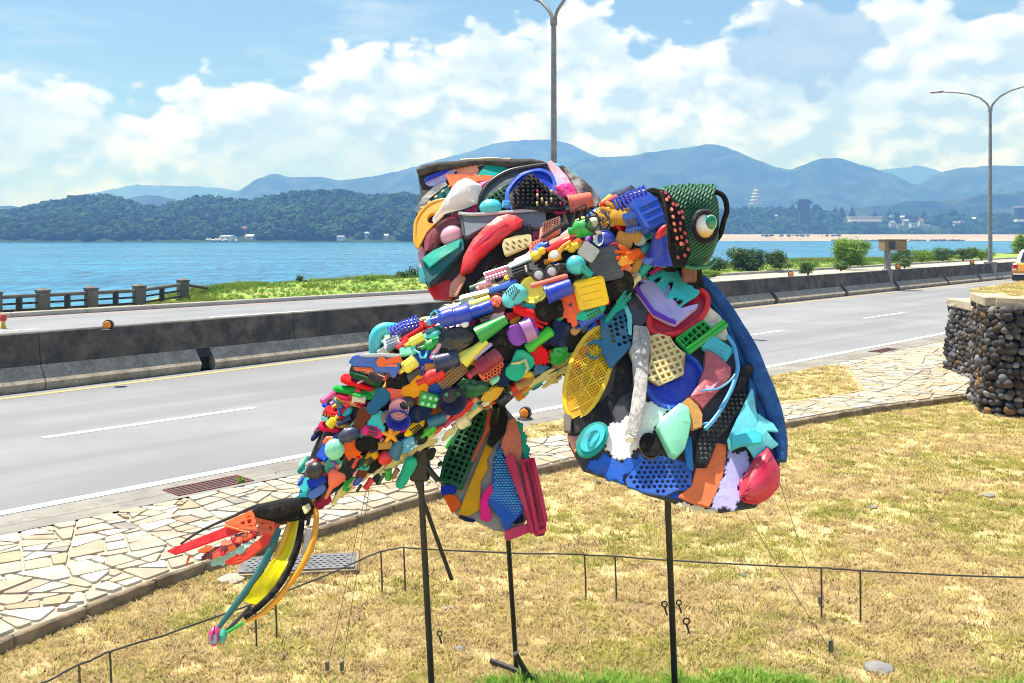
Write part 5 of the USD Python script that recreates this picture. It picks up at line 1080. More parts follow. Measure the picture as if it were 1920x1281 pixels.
ITEMS = {
 'z6': [('ball', 520, 135, 215, 215, 0, 'mint', None, .01), ('jig', 720, 120, 210, 200, -5, 'orange'), ('clog', 915, 240, 225, 135, 42, 'mustard'), ('egg', 1092, 215, 190, 160, 30, 'red'), ('sole', 900, 70, 240, 150, 15, 'black'), ('slab', 965, 95, 150, 110, 30, 'navy'),
        ('lid', 485, 345, 195, 195, 0, 'teal'), ('funnel', 460, 540, 330, 200, 62, 'coral'), ('sole', 660, 340, 290, 170, 65, 'char'), ('holes', 815, 300, 150, 170, 80, 'teal'), ('sole', 965, 330, 190, 120, 42, 'black'), ('slab', 825, 410, 120, 110, 60, 'brown'),
        ('egg', 290, 400, 210, 180, 30, 'char'), ('slab', 395, 180, 190, 130, 65, 'blue'), ('slab', 295, 520, 210, 95, 20, 'royal'), ('sole', 190, 580, 150, 110, 60, 'aqua'), ('strip', 290, 640, 220, 95, 30, 'cobalt'), ('jig', 118, 740, 140, 110, 35, 'aqua'),
        ('sole', 345, 745, 180, 115, 40, 'wine'), ('strip', 400, 650, 170, 65, 48, 'black'), ('stick', 165, 815, 240, 55, 38, 'amber'), ('glove', 545, 650, 250, 110, 52, 'cream'), ('strip', 690, 545, 190, 90, 50, 'cream'), ('strip', 860, 450, 160, 60, 50, 'cream'), ('stick', 870, 525, 140, 70, 48, 'red'),
        ('stick', 775, 592, 95, 36, 55, 'black'), ('tub', 1125, 430, 140, 90, -80, 'green'), ('ring', 1205, 490, 70, 60, 0, 'coral'), ('stick', 1205, 410, 130, 60, 70, 'wood'), ('blob', 445, 45, 120, 90, 35, 'orange'), ('strip', 300, 260, 140, 45, 58, 'red'), ('scrap', 365, 318, 90, 55, 20, 'peach'),
        ('glove', 1150, 300, 280, 120, 38, 'cream'), ('strip', 1020, 370, 180, 55, 45, 'ivory'), ('stick', 1045, 480, 160, 40, 75, 'forest'), ('strip', 990, 480, 120, 60, 50, 'black'), ('sole', 60, 800, 120, 90, 45, 'teal'), ('scrap', 230, 870, 150, 120, 60, 'cream'), ('tub', 1225, 130, 170, 120, 70, 'steelblue')],
 'z1': [('sole', 970, 600, 300, 150, 52, 'steelblue'), ('slab', 1170, 500, 215, 115, -4, 'coral'), ('lid', 1205, 660, 215, 215, 0, 'rose', None, .02), ('bowl', 1190, 755, 270, 200, -10, 'royal'), ('jig', 935, 810, 190, 210, 80, 'aqua'), ('sole', 765, 800, 230, 140, 60, 'brown'),
        ('lid', 710, 925, 170, 190, 0, 'teal'), ('clog', 890, 950, 260, 160, -12, 'hotpink'), ('scrap', 1062, 780, 130, 200, 0, 'bark'), ('slab', 1215, 900, 140, 105, 0, 'magenta'), ('star', 1100, 970, 200, 190, 0, 'amber', 'white'), ('sole', 805, 1080, 210, 150, 10, 'black'), ('slab', 1025, 1100, 165, 90, -3, 'tan'),
        ('egg', 620, 990, 240, 150, 20, 'navy'), ('sole', 1190, 380, 220, 170, 10, 'black'), ('strip', 1095, 380, 90, 40, 80, 'coral'), ('slab', 600, 965, 60, 90, 0, 'white', None, .03)],
 'z2': [('box', 315, 480, 190, 140, 20, 'silver'), ('rack', 460, 330, 340, 130, 25, 'royal'), ('comb', 545, 400, 310, 90, 33, 'red'), ('stick', 440, 500, 170, 70, 55, 'red'), ('bottle', 580, 465, 220, 100, 28, 'lemon', 'orange'), ('blob', 780, 365, 190, 95, 25, 'cyan'), ('bottle', 770, 505, 260, 110, 22, 'green', 'char'), ('slab', 495, 580, 180, 90, 8, 'mint'),
        ('tub', 735, 250, 90, 85, 10, 'red'), ('bottle', 1020, 235, 440, 185, 13, 'royal', 'sky', .02), ('loop', 850, 210, 150, 130, 0, 'aqua'), ('strip', 985, 65, 210, 65, 20, 'silver'), ('stick', 1130, 90, 280, 60, 22, 'violet'), ('blob', 1075, 430, 390, 250, 10, 'char'), ('blob', 1000, 500, 160, 80, -40, 'grey'), ('cone', 1210, 590, 240, 125, 33, 'lemon'), ('ball', 1185, 270, 95, 90, 0, 'white', None, .03),
        ('jig', 670, 650, 200, 150, 25, 'blue'), ('strip', 780, 690, 260, 120, 68, 'amber'), ('strip', 835, 575, 210, 42, 60, 'pink', None, .02), ('tub', 940, 670, 270, 215, 14, 'navy'), ('bottle', 510, 760, 210, 135, 35, 'lemon', 'orange', .015), ('strip', 635, 770, 150, 75, 75, 'mauve'), ('box', 565, 870, 160, 105, 28, 'slate'), ('bottle', 760, 860, 290, 150, 24, 'red', 'red'),
        ('brush', 1010, 835, 340, 150, 40, 'wood', 'tan', .02), ('blob', 1180, 990, 260, 210, 15, 'bottle'), ('sole', 565, 1015, 290, 180, 33, 'amber'), ('slab', 600, 1150, 200, 90, -25, 'crimson'), ('brick', 710, 1110, 200, 140, -18, 'green', 'mint', .02), ('bowl', 970, 1080, 310, 300, 20, 'navy'), ('slab', 780, 1010, 190, 130, 20, 'cobalt'), ('slab', 345, 1075, 220, 110, -2, 'coral'),
        ('loop', 640, 620, 170, 100, 20, 'cyan'), ('strip', 800, 320, 200, 60, 25, 'deepteal'), ('scrap', 560, 1170, 300, 150, 0, 'black')],
 'z3': [('egg', 470, 210, 190, 140, 20, 'char'), ('sole', 620, 310, 240, 200, 25, 'navy'), ('slab', 790, 250, 155, 150, 10, 'brown'), ('strip', 930, 290, 125, 80, 8, 'lime'), ('bottle', 1095, 290, 260, 95, 42, 'red', 'red'), ('scrap', 1160, 160, 90, 70, 0, 'mauve'), ('stick', 930, 430, 130, 60, 40, 'magenta'), ('tub', 800, 390, 210, 145, 10, 'steelblue'), ('bottle', 695, 510, 170, 95, 40, 'grass', 'grass', .02),
        ('clog', 555, 505, 290, 130, 38, 'yellow'), ('scrap', 820, 520, 150, 115, 30, 'orange'), ('bottle', 1100, 410, 190, 150, 32, 'ivory', 'ivory'), ('glove', 950, 550, 200, 100, 60, 'cream'), ('stick', 1240, 320, 170, 75, 52, 'cream'), ('lid', 610, 610, 160, 140, 0, 'black'), ('pouch', 455, 700, 230, 165, 20, 'sky', 'white', .015), ('tub', 325, 745, 180, 140, 65, 'steelblue'),
        ('glove', 705, 670, 230, 150, 25, 'cream'), ('strip', 490, 820, 210, 80, 38, 'cream'), ('glove', 330, 900, 240, 110, 38, 'cream'), ('sole', 450, 1050, 400, 130, 75, 'sea'), ('strip', 745, 810, 150, 80, 80, 'black'), ('ring', 625, 770, 80, 70, 30, 'cream'), ('scrap', 1180, 480, 180, 90, 40, 'bottle'), ('blob', 1230, 190, 130, 90, 40, 'salmon'), ('strip', 150, 1120, 190, 50, 65, 'black')],
 'z7': [('bottle', 300, 510, 380, 165, 33, 'wine', 'crimson', .02), ('stick', 290, 365, 250, 48, 40, 'lilac', None, .03), ('cone', 185, 365, 340, 150, 42, 'lemon', None, .015), ('cone', 410, 105, 350, 190, 30, 'green', None, .015), ('glove', 530, 215, 270, 160, 30, 'char'), ('slide', 765, 140, 310, 240, 24, 'purple', 'mauve', .015), ('stick', 965, 215, 340, 120, 38, 'grass'), ('flip', 715, 520, 320, 220, 55, 'sea', 'cream', .01),
        ('jig', 970, 410, 180, 175, 70, 'red'), ('blob', 1190, 405, 230, 210, 20, 'green'), ('slab', 1200, 160, 260, 180, 75, 'navy'), ('scrap', 960, 555, 220, 140, 20, 'denim'), ('sole', 735, 765, 330, 140, 58, 'rosewood'), ('glove', 1000, 640, 330, 120, 35, 'cream'), ('glove', 1110, 690, 240, 90, 42, 'cream'), ('strip', 825, 720, 180, 110, 60, 'gold'), ('glove', 1235, 570, 180, 100, 30, 'cream'), ('holes', 410, 620, 290, 170, 35, 'coral'),
        ('sole', 565, 650, 260, 130, 65, 'navy'), ('blob', 170, 800, 330, 170, 8, 'bottle'), ('blob', 400, 860, 260, 150, 35, 'mustard'), ('holes', 540, 880, 260, 230, 50, 'black'), ('stick', 165, 945, 130, 80, 50, 'salmon'), ('ring', 320, 1030, 140, 90, -30, 'gold'), ('blob', 60, 1090, 160, 120, 30, 'ivory'), ('stick', 180, 1060, 200, 80, 50, 'cream'), ('bottle', 40, 1010, 230, 100, 42, 'red', 'red')],
 'z4': [('comb', 510, 290, 290, 120, 18, 'rose', None, .03), ('stick', 330, 375, 150, 60, 10, 'rose'), ('box', 800, 235, 290, 150, 14, 'char', None, .03), ('slab', 810, 165, 250, 70, 16, 'pale', None, .06), ('stick', 560, 400, 320, 75, 18, 'cobalt'), ('strip', 200, 490, 340, 70, 16, 'cream'), ('strip', 90, 560, 200, 45, 18, 'pale'), ('tub', 280, 590, 230, 115, 18, 'lemon', None, .01), ('stick', 90, 630, 220, 60, 22, 'navy'), ('bottle', 210, 720, 400, 130, 22, 'royal', 'white', .02),
        ('lid', 470, 585, 200, 220, 0, 'brown'), ('blob', 470, 580, 130, 120, 30, 'coral', None, .02), ('clog', 680, 510, 300, 250, 48, 'cyan', None, .02), ('lid', 920, 425, 320, 290, -10, 'lemon', None, .015), ('goggles', 1060, 250, 300, 150, 15, 'char', 'silver', .03), ('stick', 1110, 340, 410, 60, 17, 'coral', None, .05), ('tub', 1200, 430, 290, 195, 20, 'royal', None, .03), ('jig', 880, 625, 150, 140, 10, 'aqua'),
        ('glove', 890, 720, 380, 170, -22, 'red'), ('sole', 1080, 640, 280, 230, 25, 'black', None, .02), ('strip', 130, 690, 200, 50, 12, 'lilac'), ('scrap', 450, 740, 200, 80, 25, 'rose')],
 'z5': [('jig', 590, 1120, 330, 230, 68, 'coral', None, .01), ('box', 800, 930, 320, 290, 14, 'yellow', None, .01), ('sole', 1080, 880, 430, 220, 25, 'black', None, .02), ('clog', 790, 1170, 390, 190, 25, 'sea', None, .015), ('glove', 1110, 1070, 420, 110, 47, 'teal', None, .02), ('egg', 655, 640, 220, 195, -20, 'aqua', None, .02), ('box', 970, 620, 340, 330, 12, 'slate', None, -.02), ('slab', 820, 500, 190, 160, -35, 'silver', None, .09), ('lid', 1080, 510, 190, 280, 0, 'crimson', None, .03),
        ('glove', 1215, 510, 260, 200, 200, 'orange', None, .05), ('bottle', 770, 270, 230, 190, 5, 'green', 'green', .04), ('dome', 1000, 330, 200, 170, -10, 'royal', None, .03), ('lid', 930, 330, 110, 160, 0, 'white', None, .03), ('spoon', 500, 530, 300, 130, 48, 'amber', 'silver', .04), ('duck', 650, 450, 170, 130, 10, 'yellow', 'orange', .03), ('egg', 500, 430, 330, 115, 20, 'red', None, .03), ('strip', 560, 360, 340, 70, 12, 'salmon', None, .04),
        ('duck', 235, 570, 260, 140, 20, 'yellow', 'orange', .03), ('blob', 250, 450, 200, 120, 25, 'cobalt', None, .02), ('strip', 60, 620, 210, 80, 22, 'rose', None, .03), ('holes', 210, 400, 230, 150, -5, 'coral', None, .0), ('box', 370, 250, 240, 170, 0, 'salmon', None, .0), ('grid', 430, 210, 220, 130, -5, 'brown', None, .05), ('scrap', 660, 190, 170, 130, 0, 'pale', None, .0), ('stick', 470, 300, 300, 40, 18, 'char', None, .05), ('loop', 860, 190, 300, 260, -15, 'black', None, .08), ('loop', 960, 190, 260, 200, 60, 'black', None, .08),
        ('slab', 1215, 325, 190, 160, -20, 'tan', None, .02), ('egg', 870, 150, 150, 100, 10, 'ivory', None, .02), ('scrap', 760, 430, 150, 180, 20, 'salmon'), ('blob', 700, 110, 180, 90, 20, 'lemon', None, .0), ('scrap', 1180, 690, 250, 150, 10, 'salmon'), ('stick', 380, 580, 200, 60, 15, 'amber'), ('blob', 460, 690, 260, 110, 0, 'char', None, .02), ('stick', 760, 690, 160, 100, -40, 'teal', None, .02)],
 'd': [('box', 770, 430, 330, 300, 28, 'blue', None, .02), ('comb', 640, 510, 270, 200, 12, 'cobalt', None, .06), ('holes', 590, 310, 330, 180, 25, 'lilac', None, .01), ('rack', 590, 310, 340, 170, 25, 'royal', None, .02), ('glove', 430, 470, 340, 240, 160, 'gold', None, .03), ('star', 560, 400, 240, 200, 30, 'gold', 'tan', .03), ('blob', 300, 430, 200, 110, 15, 'gold', None, .01), ('cone', 840, 700, 310, 280, 90, 'royal', None, .02), ('strip', 790, 790, 330, 60, -2, 'cobalt', None, .10),
       ('egg', 855, 570, 170, 75, 48, 'red', None, .11), ('blob', 810, 865, 180, 85, -15, 'mauve', None, .03), ('slab', 590, 620, 150, 100, -30, 'tan', None, .04), ('stick', 370, 320, 190, 60, 30, 'red', None, .02), ('sole', 620, 620, 200, 100, -60, 'silver', None, .02), ('scrap', 830, 280, 170, 130, -45, 'ivory', None, .02), ('lid', 900, 890, 110, 80, 0, 'lime'), ('sole', 1000, 880, 220, 140, 80, 'black'), ('loop', 250, 550, 280, 260, 20, 'black', None, .06), ('blob', 480, 860, 150, 100, 20, 'amber', None, .06)],
}
for z, rows in ITEMS.items():
    for r_ in rows: put(z, *r_)
# a fringe of things set edge-on along the back
for k, r_ in enumerate([('slab', 850, 245, 480, 240, -15, 'black'), ('slide', 830, 350, 480, 220, -17, 'forest', 'char'), ('flip', 720, 425, 470, 220, -14, 'red', 'rose'), ('glove', 690, 525, 500, 190, -6, 'green'), ('slide', 650, 590, 430, 200, -12, 'crimson', 'ivory'), ('sole', 630, 625, 420, 170, -10, 'tan'), ('spoon', 590, 665, 420, 170, -14, 'bottle', 'forest'),
                        ('star', 470, 700, 260, 150, -12, 'yellow', 'amber'), ('flip', 480, 765, 360, 190, -13, 'red', 'red'), ('sole', 430, 800, 320, 160, -14, 'navy'), ('brush', 420, 855, 340, 130, -13, 'cyan', 'tan'), ('sole', 380, 950, 300, 150, -4, 'crimson'), ('slab', 400, 640, 150, 110, -10, 'black'), ('glove', 360, 720, 160, 120, -15, 'royal'), ('sole', 940, 290, 300, 150, -18, 'salmon'), ('slab', 530, 920, 200, 110, -10, 'tan')]):
    put('z1', *r_, edge=True, tilt=0.0)
# far side and gaps: smaller things scattered round the whole body
pal = ['red', 'coral', 'orange', 'amber', 'yellow', 'green', 'teal', 'aqua', 'blue', 'royal', 'navy', 'black', 'black', 'cream', 'ivory', 'rose', 'magenta', 'purple', 'char', 'mint', 'tan', 'white', 'cobalt', 'forest']
kk = ['sole', 'clog', 'bottle', 'lid', 'slab', 'scrap', 'blob', 'strip', 'egg', 'jig', 'tub', 'stick', 'sole', 'flip']
for q in range(150):
    i = int(rf.uniform(8, 372)); x0, y0, r, Y = SPX[i]; t = DSP[i, :2]; up = np.array([t[1], 0, t[0]]); tan = np.array([t[0], 0, -t[1]]); k = Y / F
    th = rf.uniform(.5 * math.pi, 1.5 * math.pi) if q % 3 else rf.uniform(-.5, .5) * math.pi
    n = up * math.sin(th) + np.array([0, -1, 0]) * math.cos(th); pos = P(x0, y0, Y) + r * k * (.90 if q % 3 else .84) * (up * math.sin(th) + np.array([0, -DEP, 0]) * math.cos(th))
    a = tan * rf.choice([-1, 1]) + np.cross(n, tan) * rf.uniform(-.5, .5); a -= n * (a @ n); a /= np.linalg.norm(a); T = np.eye(4); T[:3, :3] = np.c_[a, np.cross(n, a), n] @ trimesh.transformations.euler_matrix(rf.uniform(-.2, .2), rf.uniform(-.2, .2), 0)[:3, :3]; T[:3, 3] = pos
    s = min(1.0, r / 70); emit(kk[q % len(kk)], rf.uniform(.09, .15) * s, rf.uniform(.05, .08) * s, T, pal[rf.integers(len(pal))], pal[rf.integers(len(pal))], body, q + 3000)

for q in range(150):                                                  # and small bits wedged between the big ones on the near side
    i = int(rf.uniform(30, 360)); x0, y0, r, Y = SPX[i]; t = DSP[i, :2]; up = np.array([t[1], 0, t[0]]); tan = np.array([t[0], 0, -t[1]]); k = Y / F
    th = rf.uniform(-.42, .40) * math.pi; n = up * math.sin(th) * .8 + np.array([0, -1, 0]) * math.cos(th); n /= np.linalg.norm(n); pos = P(x0, y0, Y) + r * k * .94 * (up * math.sin(th) + np.array([0, -DEP, 0]) * math.cos(th))
    a = -tan + np.cross(n, tan) * rf.uniform(-.6, .6); a -= n * (a @ n); a /= np.linalg.norm(a); T = np.eye(4); T[:3, :3] = np.c_[a, np.cross(n, a), n] @ trimesh.transformations.euler_matrix(rf.uniform(-.3, .3), rf.uniform(-.35, .1), 0)[:3, :3]; T[:3, 3] = pos
    emit(['scrap', 'bottle', 'strip', 'egg', 'sole', 'stick', 'lid', 'blob', 'clog', 'tub'][q % 10], rf.uniform(.05, .085), rf.uniform(.028, .045), T, pal[rf.integers(len(pal))], pal[rf.integers(len(pal))], body, q + 6000)

# ---- flat-ish fins: everything lies in layers on a gently domed sheet
class Sheet:
    def __init__(self, p0, tilt, yaw, dome, R0, parent_name, outline, z, mat, thick=.03, label=None):
        self.p0 = np.array(p0); n = np.array([math.sin(yaw) * math.cos(tilt), -math.cos(yaw) * math.cos(tilt), math.sin(tilt)]); self.n = n
        self.e1 = np.cross([0, 0, 1.0], -n) * -1; self.e1 = np.cross(n, [0, 0, 1.0]) * -1; self.e1 /= np.linalg.norm(self.e1)
        if self.e1[0] < 0: self.e1 = -self.e1
        self.e2 = np.cross(n, self.e1);  self.e2 = self.e2 if self.e2[2] > 0 else -self.e2
        self.dome, self.R0, self.z = dome, R0, z
        self.par = fish
        self.par = self.plate(outline, mat, -1.0, thick, name=parent_name, jig=0, tilt=0, wob=.004, label=label)
    def uv(self, px, py):
        d = np.array([(px - 960) / F, 1.0, -(py - HZ) / F]); o = np.array([0, 0, EYE]); t = ((self.p0 - o) @ self.n) / (d @ self.n); q = o + d * t - self.p0
        return np.array([q @ self.e1, q @ self.e2])
    def zuv(self, x, y): return self.uv(*zp(self.z, x, y))
    def out(self, m):
        v = np.array(m.vertices); h = self.dome * (1 - np.clip((v[:, 0] ** 2 + v[:, 1] ** 2) / self.R0 ** 2, 0, 1.5))
        w = self.p0 + v[:, :1] * self.e1 + v[:, 1:2] * self.e2 + (v[:, 2:] + h[:, None]) * self.n; f = np.array(m.faces)
        if np.cross(self.e1, self.e2) @ self.n < 0: f = f[:, ::-1]
        return trimesh.Trimesh(w, f, process=False)
    def poly(self, pts): return sg.Polygon([self.zuv(*p) for p in pts]).buffer(0)
    def put(self, m, mat, name, smooth=30, label=None): return fobj(name, self.out(m), mat, self.par, smooth, label=label)
    def plate(self, pts, mat, layer, thick=.012, name='plastic_sheet', jig=0, tilt=.06, wob=.008, label=None, mod=None, puff=0.0, rnd=.006):
        g = self.poly(pts) if not isinstance(pts, sg.base.BaseGeometry) else pts
        g = g.buffer(rnd, quad_segs=2).buffer(-2 * rnd, quad_segs=2).buffer(rnd, quad_segs=2)
        if jig: g = jigsaw(max(getattr(g, 'geoms', [g]), key=lambda q: q.area), jig, int(layer * 10))
        full = g
        if mod: g = mod(g)
        z0 = .004 + layer * .013; c = np.array(full.centroid.coords[0])
        m = bev(g, thick, min(.003, thick * .3), z0)
        if mod is None:
            v, f = trimesh.remesh.subdivide_to_size(m.vertices, m.faces, .06); m = trimesh.Trimesh(v, f, process=False)
        v = np.array(m.vertices); s = int(abs(c[0] * 1000 + c[1] * 777)) % 997
        if wob: v[:, 2] += (meshkit.fbm(np.c_[v[:, 0] * 9, v[:, 1] * 9, v[:, 0] * 0 + s], 2, s) - .5) * wob * 2
        if puff:
            ed = np.array([full.exterior.distance(sg.Point(*q)) if hasattr(full, 'exterior') else .01 for q in v[:, :2]]); top = v[:, 2] > z0 + thick * .5; mx = max(ed.max(), 1e-3); v[top, 2] += puff * np.sqrt(np.clip(ed[top] / mx, 0, 1) * (2 - np.clip(ed[top] / mx, 0, 1)))
        if tilt:
            a, b = rf.uniform(-tilt, tilt), rf.uniform(-tilt * .2, tilt * 1.4); v[:, 2] += np.clip((v[:, 0] - c[0]) * a - (v[:, 1] - c[1]) * b, -.02, .04)
        m.vertices = v
        return self.put(m, mat, name, label=label)
    def item(self, kind, x, y, L, W, ang, c, c2=None, layer=2.0, tx=0.0, ty=0.0, label=None):
        s = ZR[self.z][2]; u = self.zuv(x, y); k = (self.p0[1]) / F / s; T = trimesh.transformations.euler_matrix(tx, ty, math.radians(ang), 'sxyz'); T[:3, 3] = (u[0], u[1], .004 + layer * .013)
        by = {}; fk = 'foam' if kind in FOAM else 'plastic'
        for m, role in K(kind, L * k, W * k, int(x + y)): by.setdefault({0: c, 1: c2 or c, 2: 'char'}[role], []).append(m)
        for j, (cc, ms) in enumerate(by.items()):
            m = cat(ms); m.apply_transform(T); self.put(m, pm(cc, fk if j == 0 else 'plastic'), (DET.get(kind, 'trim') if j else NAMES[kind]), label=(label or f"{WORDS.get(c, c)} {NAMES[kind].replace('_', ' ')}") if j == 0 else None)
    def line(self, pts, rpx, mat, name, layer=2.0, label=None, n=8, k=24):
        q = np.array([self.zuv(*p) for p in pts]); t = np.r_[0, np.cumsum(np.linalg.norm(np.diff(q, axis=0), axis=1))]; tq = np.linspace(0, t[-1], k); c = PchipInterpolator(t, q)(tq) if len(q) > 2 else np.c_[np.interp(tq, t, q[:, 0]), np.interp(tq, t, q[:, 1])]
        r = np.interp(tq, t, rpx) if np.ndim(rpx) else rpx; r = np.asarray(r) * self.p0[1] / F / ZR[self.z][2]
        m = tube(np.c_[c, np.full(k, .004 + layer * .013)], r, n); self.put(m, mat, name, smooth=50, label=label)

def ell(cx, cy, a, b, ang, n=28): 
    t = np.arange(n) / n * 2 * math.pi; c, s = math.cos(math.radians(-ang)), math.sin(math.radians(-ang)); return [(cx + a * math.cos(q) * c - b * math.sin(q) * s, cy + a * math.cos(q) * s + b * math.sin(q) * c) for q in t]

pl, fo, cl = (lambda c: pm(c)), (lambda c: pm(c, 'foam')), (lambda c: pm(c, 'clear'))
rad = math.radians
# ---- the big pectoral fin at the right
A = Sheet(P(1255, 740, 4.60), rad(31), rad(3), .05, .75, 'pectoral_fin',
          [(240, 240), (420, 70), (560, 25), (760, 130), (900, 330), (1010, 560), (1090, 800), (1115, 1000), (1085, 1130), (1000, 1210), (830, 1238), (600, 1195), (450, 1150), (330, 1095), (140, 1030), (70, 900), (48, 740), (85, 540), (150, 360)], 'e', M('fin_backing', (.03, .035, .05), .8, scale=8, col2=(.08, .08, .09)), .03, 'big fan-shaped pectoral fin covered in plastic')
m_net = M('blue_netting', tuple(lin('2a62a6')), .8, scale=14, col2=tuple(lin('1c4884')), detail=8, bump=.9, bscale=70, bdist=.006, dirt=((.75, .80, .85), 46.0, .66, .72, .8))
A.plate([(560, 15), (650, 40), (760, 130), (850, 240), (950, 400), (1040, 620), (1105, 800), (1125, 960), (1085, 1010), (1040, 880), (985, 700), (900, 470), (830, 300), (740, 170), (620, 70)], m_net, -0.6, .03, 'foam_pad')
A.line([(545, 12), (640, 38), (740, 105), (830, 215), (900, 330)], 34, m_net, 'foam_tube', 2.0, 'blue foam tube along the front edge of the big fin', 12)
A.line([(895, 325), (960, 450), (1020, 610), (1045, 660)], [36, 44, 50, 48], m_net, 'foam_tube', 2.0, None, 12)
A.line([(1042, 655), (1080, 760), (1110, 880), (1118, 990)], [46, 44, 38, 26], m_net, 'foam_tube', 2.0, None, 12)
A.plate([(370, 110), (440, 20), (530, 25), (560, 60), (500, 150), (420, 200), (300, 250), (210, 265), (280, 200)], fo('teal'), 1, .012, 'foam_sheet')
A.plate([(215, 262), (265, 240), (225, 330), (160, 430), (100, 560), (72, 606), (80, 540), (110, 440), (165, 340)], pl('red'), 1.2, .015, 'plastic_strip')
A.plate([(310, 480), (378, 440), (372, 760), (95, 868), (75, 790), (180, 740), (280, 640)], fo('char'), .6, .012, 'rubber_sheet', label='crumpled black rubber sheet', wob=.016)
A.plate([(40, 760), (78, 780), (72, 858), (42, 850)], fo('bark'), 1.5, .03, 'wood_stick')
eb = ell(160, 560, 245, 108, 71); A.plate(eb, pl('yellow'), 2, .016, 'basket_lid', mod=lambda g: unary_union([g.difference(g.buffer(-.020)), lattice(g, .062, .008, .5), g.buffer(-.075).difference(g.buffer(-.083)), lattice(g, .0125, .0028, .5)]), label='oval yellow basket lid with ribs')
A.plate(eb, pl('amber'), 1.4, .006, 'basket_base')
A.plate([(215, 300), (250, 275), (325, 243), (345, 232), (368, 275), (372, 360), (366, 450), (262, 562), (240, 515), (225, 470), (205, 505), (170, 508), (146, 478), (150, 430), (185, 405), (222, 412)], pl('steelblue'), 3.4, .014, 'perforated_paddle', mod=lambda g: g.difference(sg.Point(*A.zuv(185, 462)).buffer(.036)).difference(unary_union([sg.Point(*A.zuv(262 + 27 * i + 4 * j, 315 + 26 * j - 10 * i)).buffer(.0095) for i in range(4) for j in range(6) if (i + j) % 5])), label='steel blue perforated paddle with a ring handle')
A.plate([(330, 240), (345, 232), (372, 290), (370, 400), (352, 380), (348, 300)], pl('cyan'), 4.2, .008, 'plastic_strip')
A.plate([(350, 190), (400, 165), (478, 285), (405, 352), (375, 340), (352, 250)], pl('slate'), 2, .02, 'slate_slab')
A.plate([(215, 262), (350, 190), (362, 205), (250, 262), (220, 285)], pl('char'), 3, .02, 'plastic_strip')
A.plate([(250, 830), (345, 790), (430, 706), (545, 735), (535, 790), (500, 830), (440, 890), (400, 935), (365, 975), (320, 1000), (240, 935)], fo('white'), 1.3, .014, 'puzzle_mat', jig=.017, label='white puzzle mat with a jagged edge', wob=.003)
A.plate([(378, 345), (440, 355), (456, 395), (444, 600), (430, 745), (405, 860), (385, 912), (340, 915), (335, 880), (362, 760), (378, 640), (372, 520), (356, 470), (372, 440)], M('driftwood', (.62, .60, .58), .95, scale=30, col2=(.30, .29, .29), stretch=(3, 3, .4), bump=.8, bscale=60, bdist=.004, detail=8), 3.6, .035, 'driftwood', label='weathered grey driftwood plank', wob=.008, puff=.010)
A.plate([(400, 365), (440, 365), (448, 480), (436, 530), (408, 500)], M('driftwood_dark', (.24, .25, .27), .95, scale=30, col2=(.42, .42, .43), stretch=(3, 3, .4), bump=.8, bscale=60, bdist=.004), 6.6, .012, 'driftwood_flake')
A.item('ball', 358, 903, 46, 44, 0, 'ivory', layer=5)
A.plate([(360, 128), (400, 104), (450, 108), (560, 140), (560, 200), (610, 262), (695, 238), (690, 256), (585, 345), (545, 332), (470, 290), (420, 215)], fo('lilac'), 2.8, .04, 'foam_toy', label='lilac and purple cut-out foam board', rnd=.004)
A.plate([(365, 142), (420, 222), (470, 300), (548, 340), (585, 352), (578, 330), (545, 318), (475, 275), (425, 200), (395, 130)], fo('violet'), 5.9, .010, 'foam_edge')
A.plate([(450, 100), (560, 38), (640, 62), (672, 110), (672, 160), (706, 175), (690, 195), (640, 228), (602, 262), (580, 235), (600, 205), (545, 215), (505, 150)], fo('aqua'), 3.9, .03, 'foam_toy', label='turquoise foam board with oval slots', mod=lambda g: g.difference(unary_union([A.poly(ell(490, 122, 36, 13, 45)), A.poly(ell(550, 160, 46, 14, 62)), A.poly(ell(598, 235, 24, 14, 40))])))
er = ell(602, 270, 178, 108, 33)
A.plate(er, pl('crimson'), 1.6, .008, 'tray'); A.plate(er, pl('red'), 2.2, .03, 'tray_rim', mod=lambda g: g.difference(g.buffer(-.026)), label='red oval tray rim')
A.plate([(745, 215), (830, 285), (856, 385), (835, 400), (780, 385), (700, 305)], fo('ivory'), 1.4, .012, 'foam_sheet')
A.plate([(580, 412), (718, 318), (760, 355), (745, 400), (640, 478)], pl('green'), 3.6, .03, 'crate', mod=lambda g: lattice(g, .030, .008, .72, .010), label='green plastic crate piece')
A.plate([(582, 412), (718, 320), (760, 357), (640, 480)], pl('forest'), 3.0, .008, 'crate_floor')
A.line([(640, 480), (740, 405), (832, 335)], 17, pl('green'), 'crate_edge', 5); A.line([(632, 466), (728, 396), (818, 324)], 8, pl('grass'), 'crate_edge', 6)
A.plate([(452, 398), (500, 385), (556, 402), (580, 445), (632, 488), (608, 520), (622, 588), (560, 618), (500, 643), (438, 602), (462, 500)], pl('cream'), 4.4, .012, 'basket_weave', mod=lambda g: unary_union([lattice(g, .030, .013, .35, .006)]), label='cream basket-weave panel')
A.plate([(452, 398), (556, 402), (632, 488), (622, 588), (500, 643), (438, 602)], pl('tan'), 3.8, .006, 'basket_back')
A.plate(ell(582, 605, 152, 146, 0, 36), pl('royal'), 1.2, .008, 'dish', label='round royal blue dish', tilt=.02, wob=.002); A.plate(ell(582, 605, 152, 146, 0, 36), pl('blue'), 1.7, .022, 'dish_rim', tilt=.0, mod=lambda g: g.difference(g.buffer(-.018)), wob=.001); A.plate(ell(582, 605, 110, 104, 0, 30), pl('royal'), 2.0, .004, 'dish_floor', tilt=0, wob=.001)
A.item('box', 790, 455, 140, 92, -38, 'aqua', layer=2.6, label='small turquoise soap box')
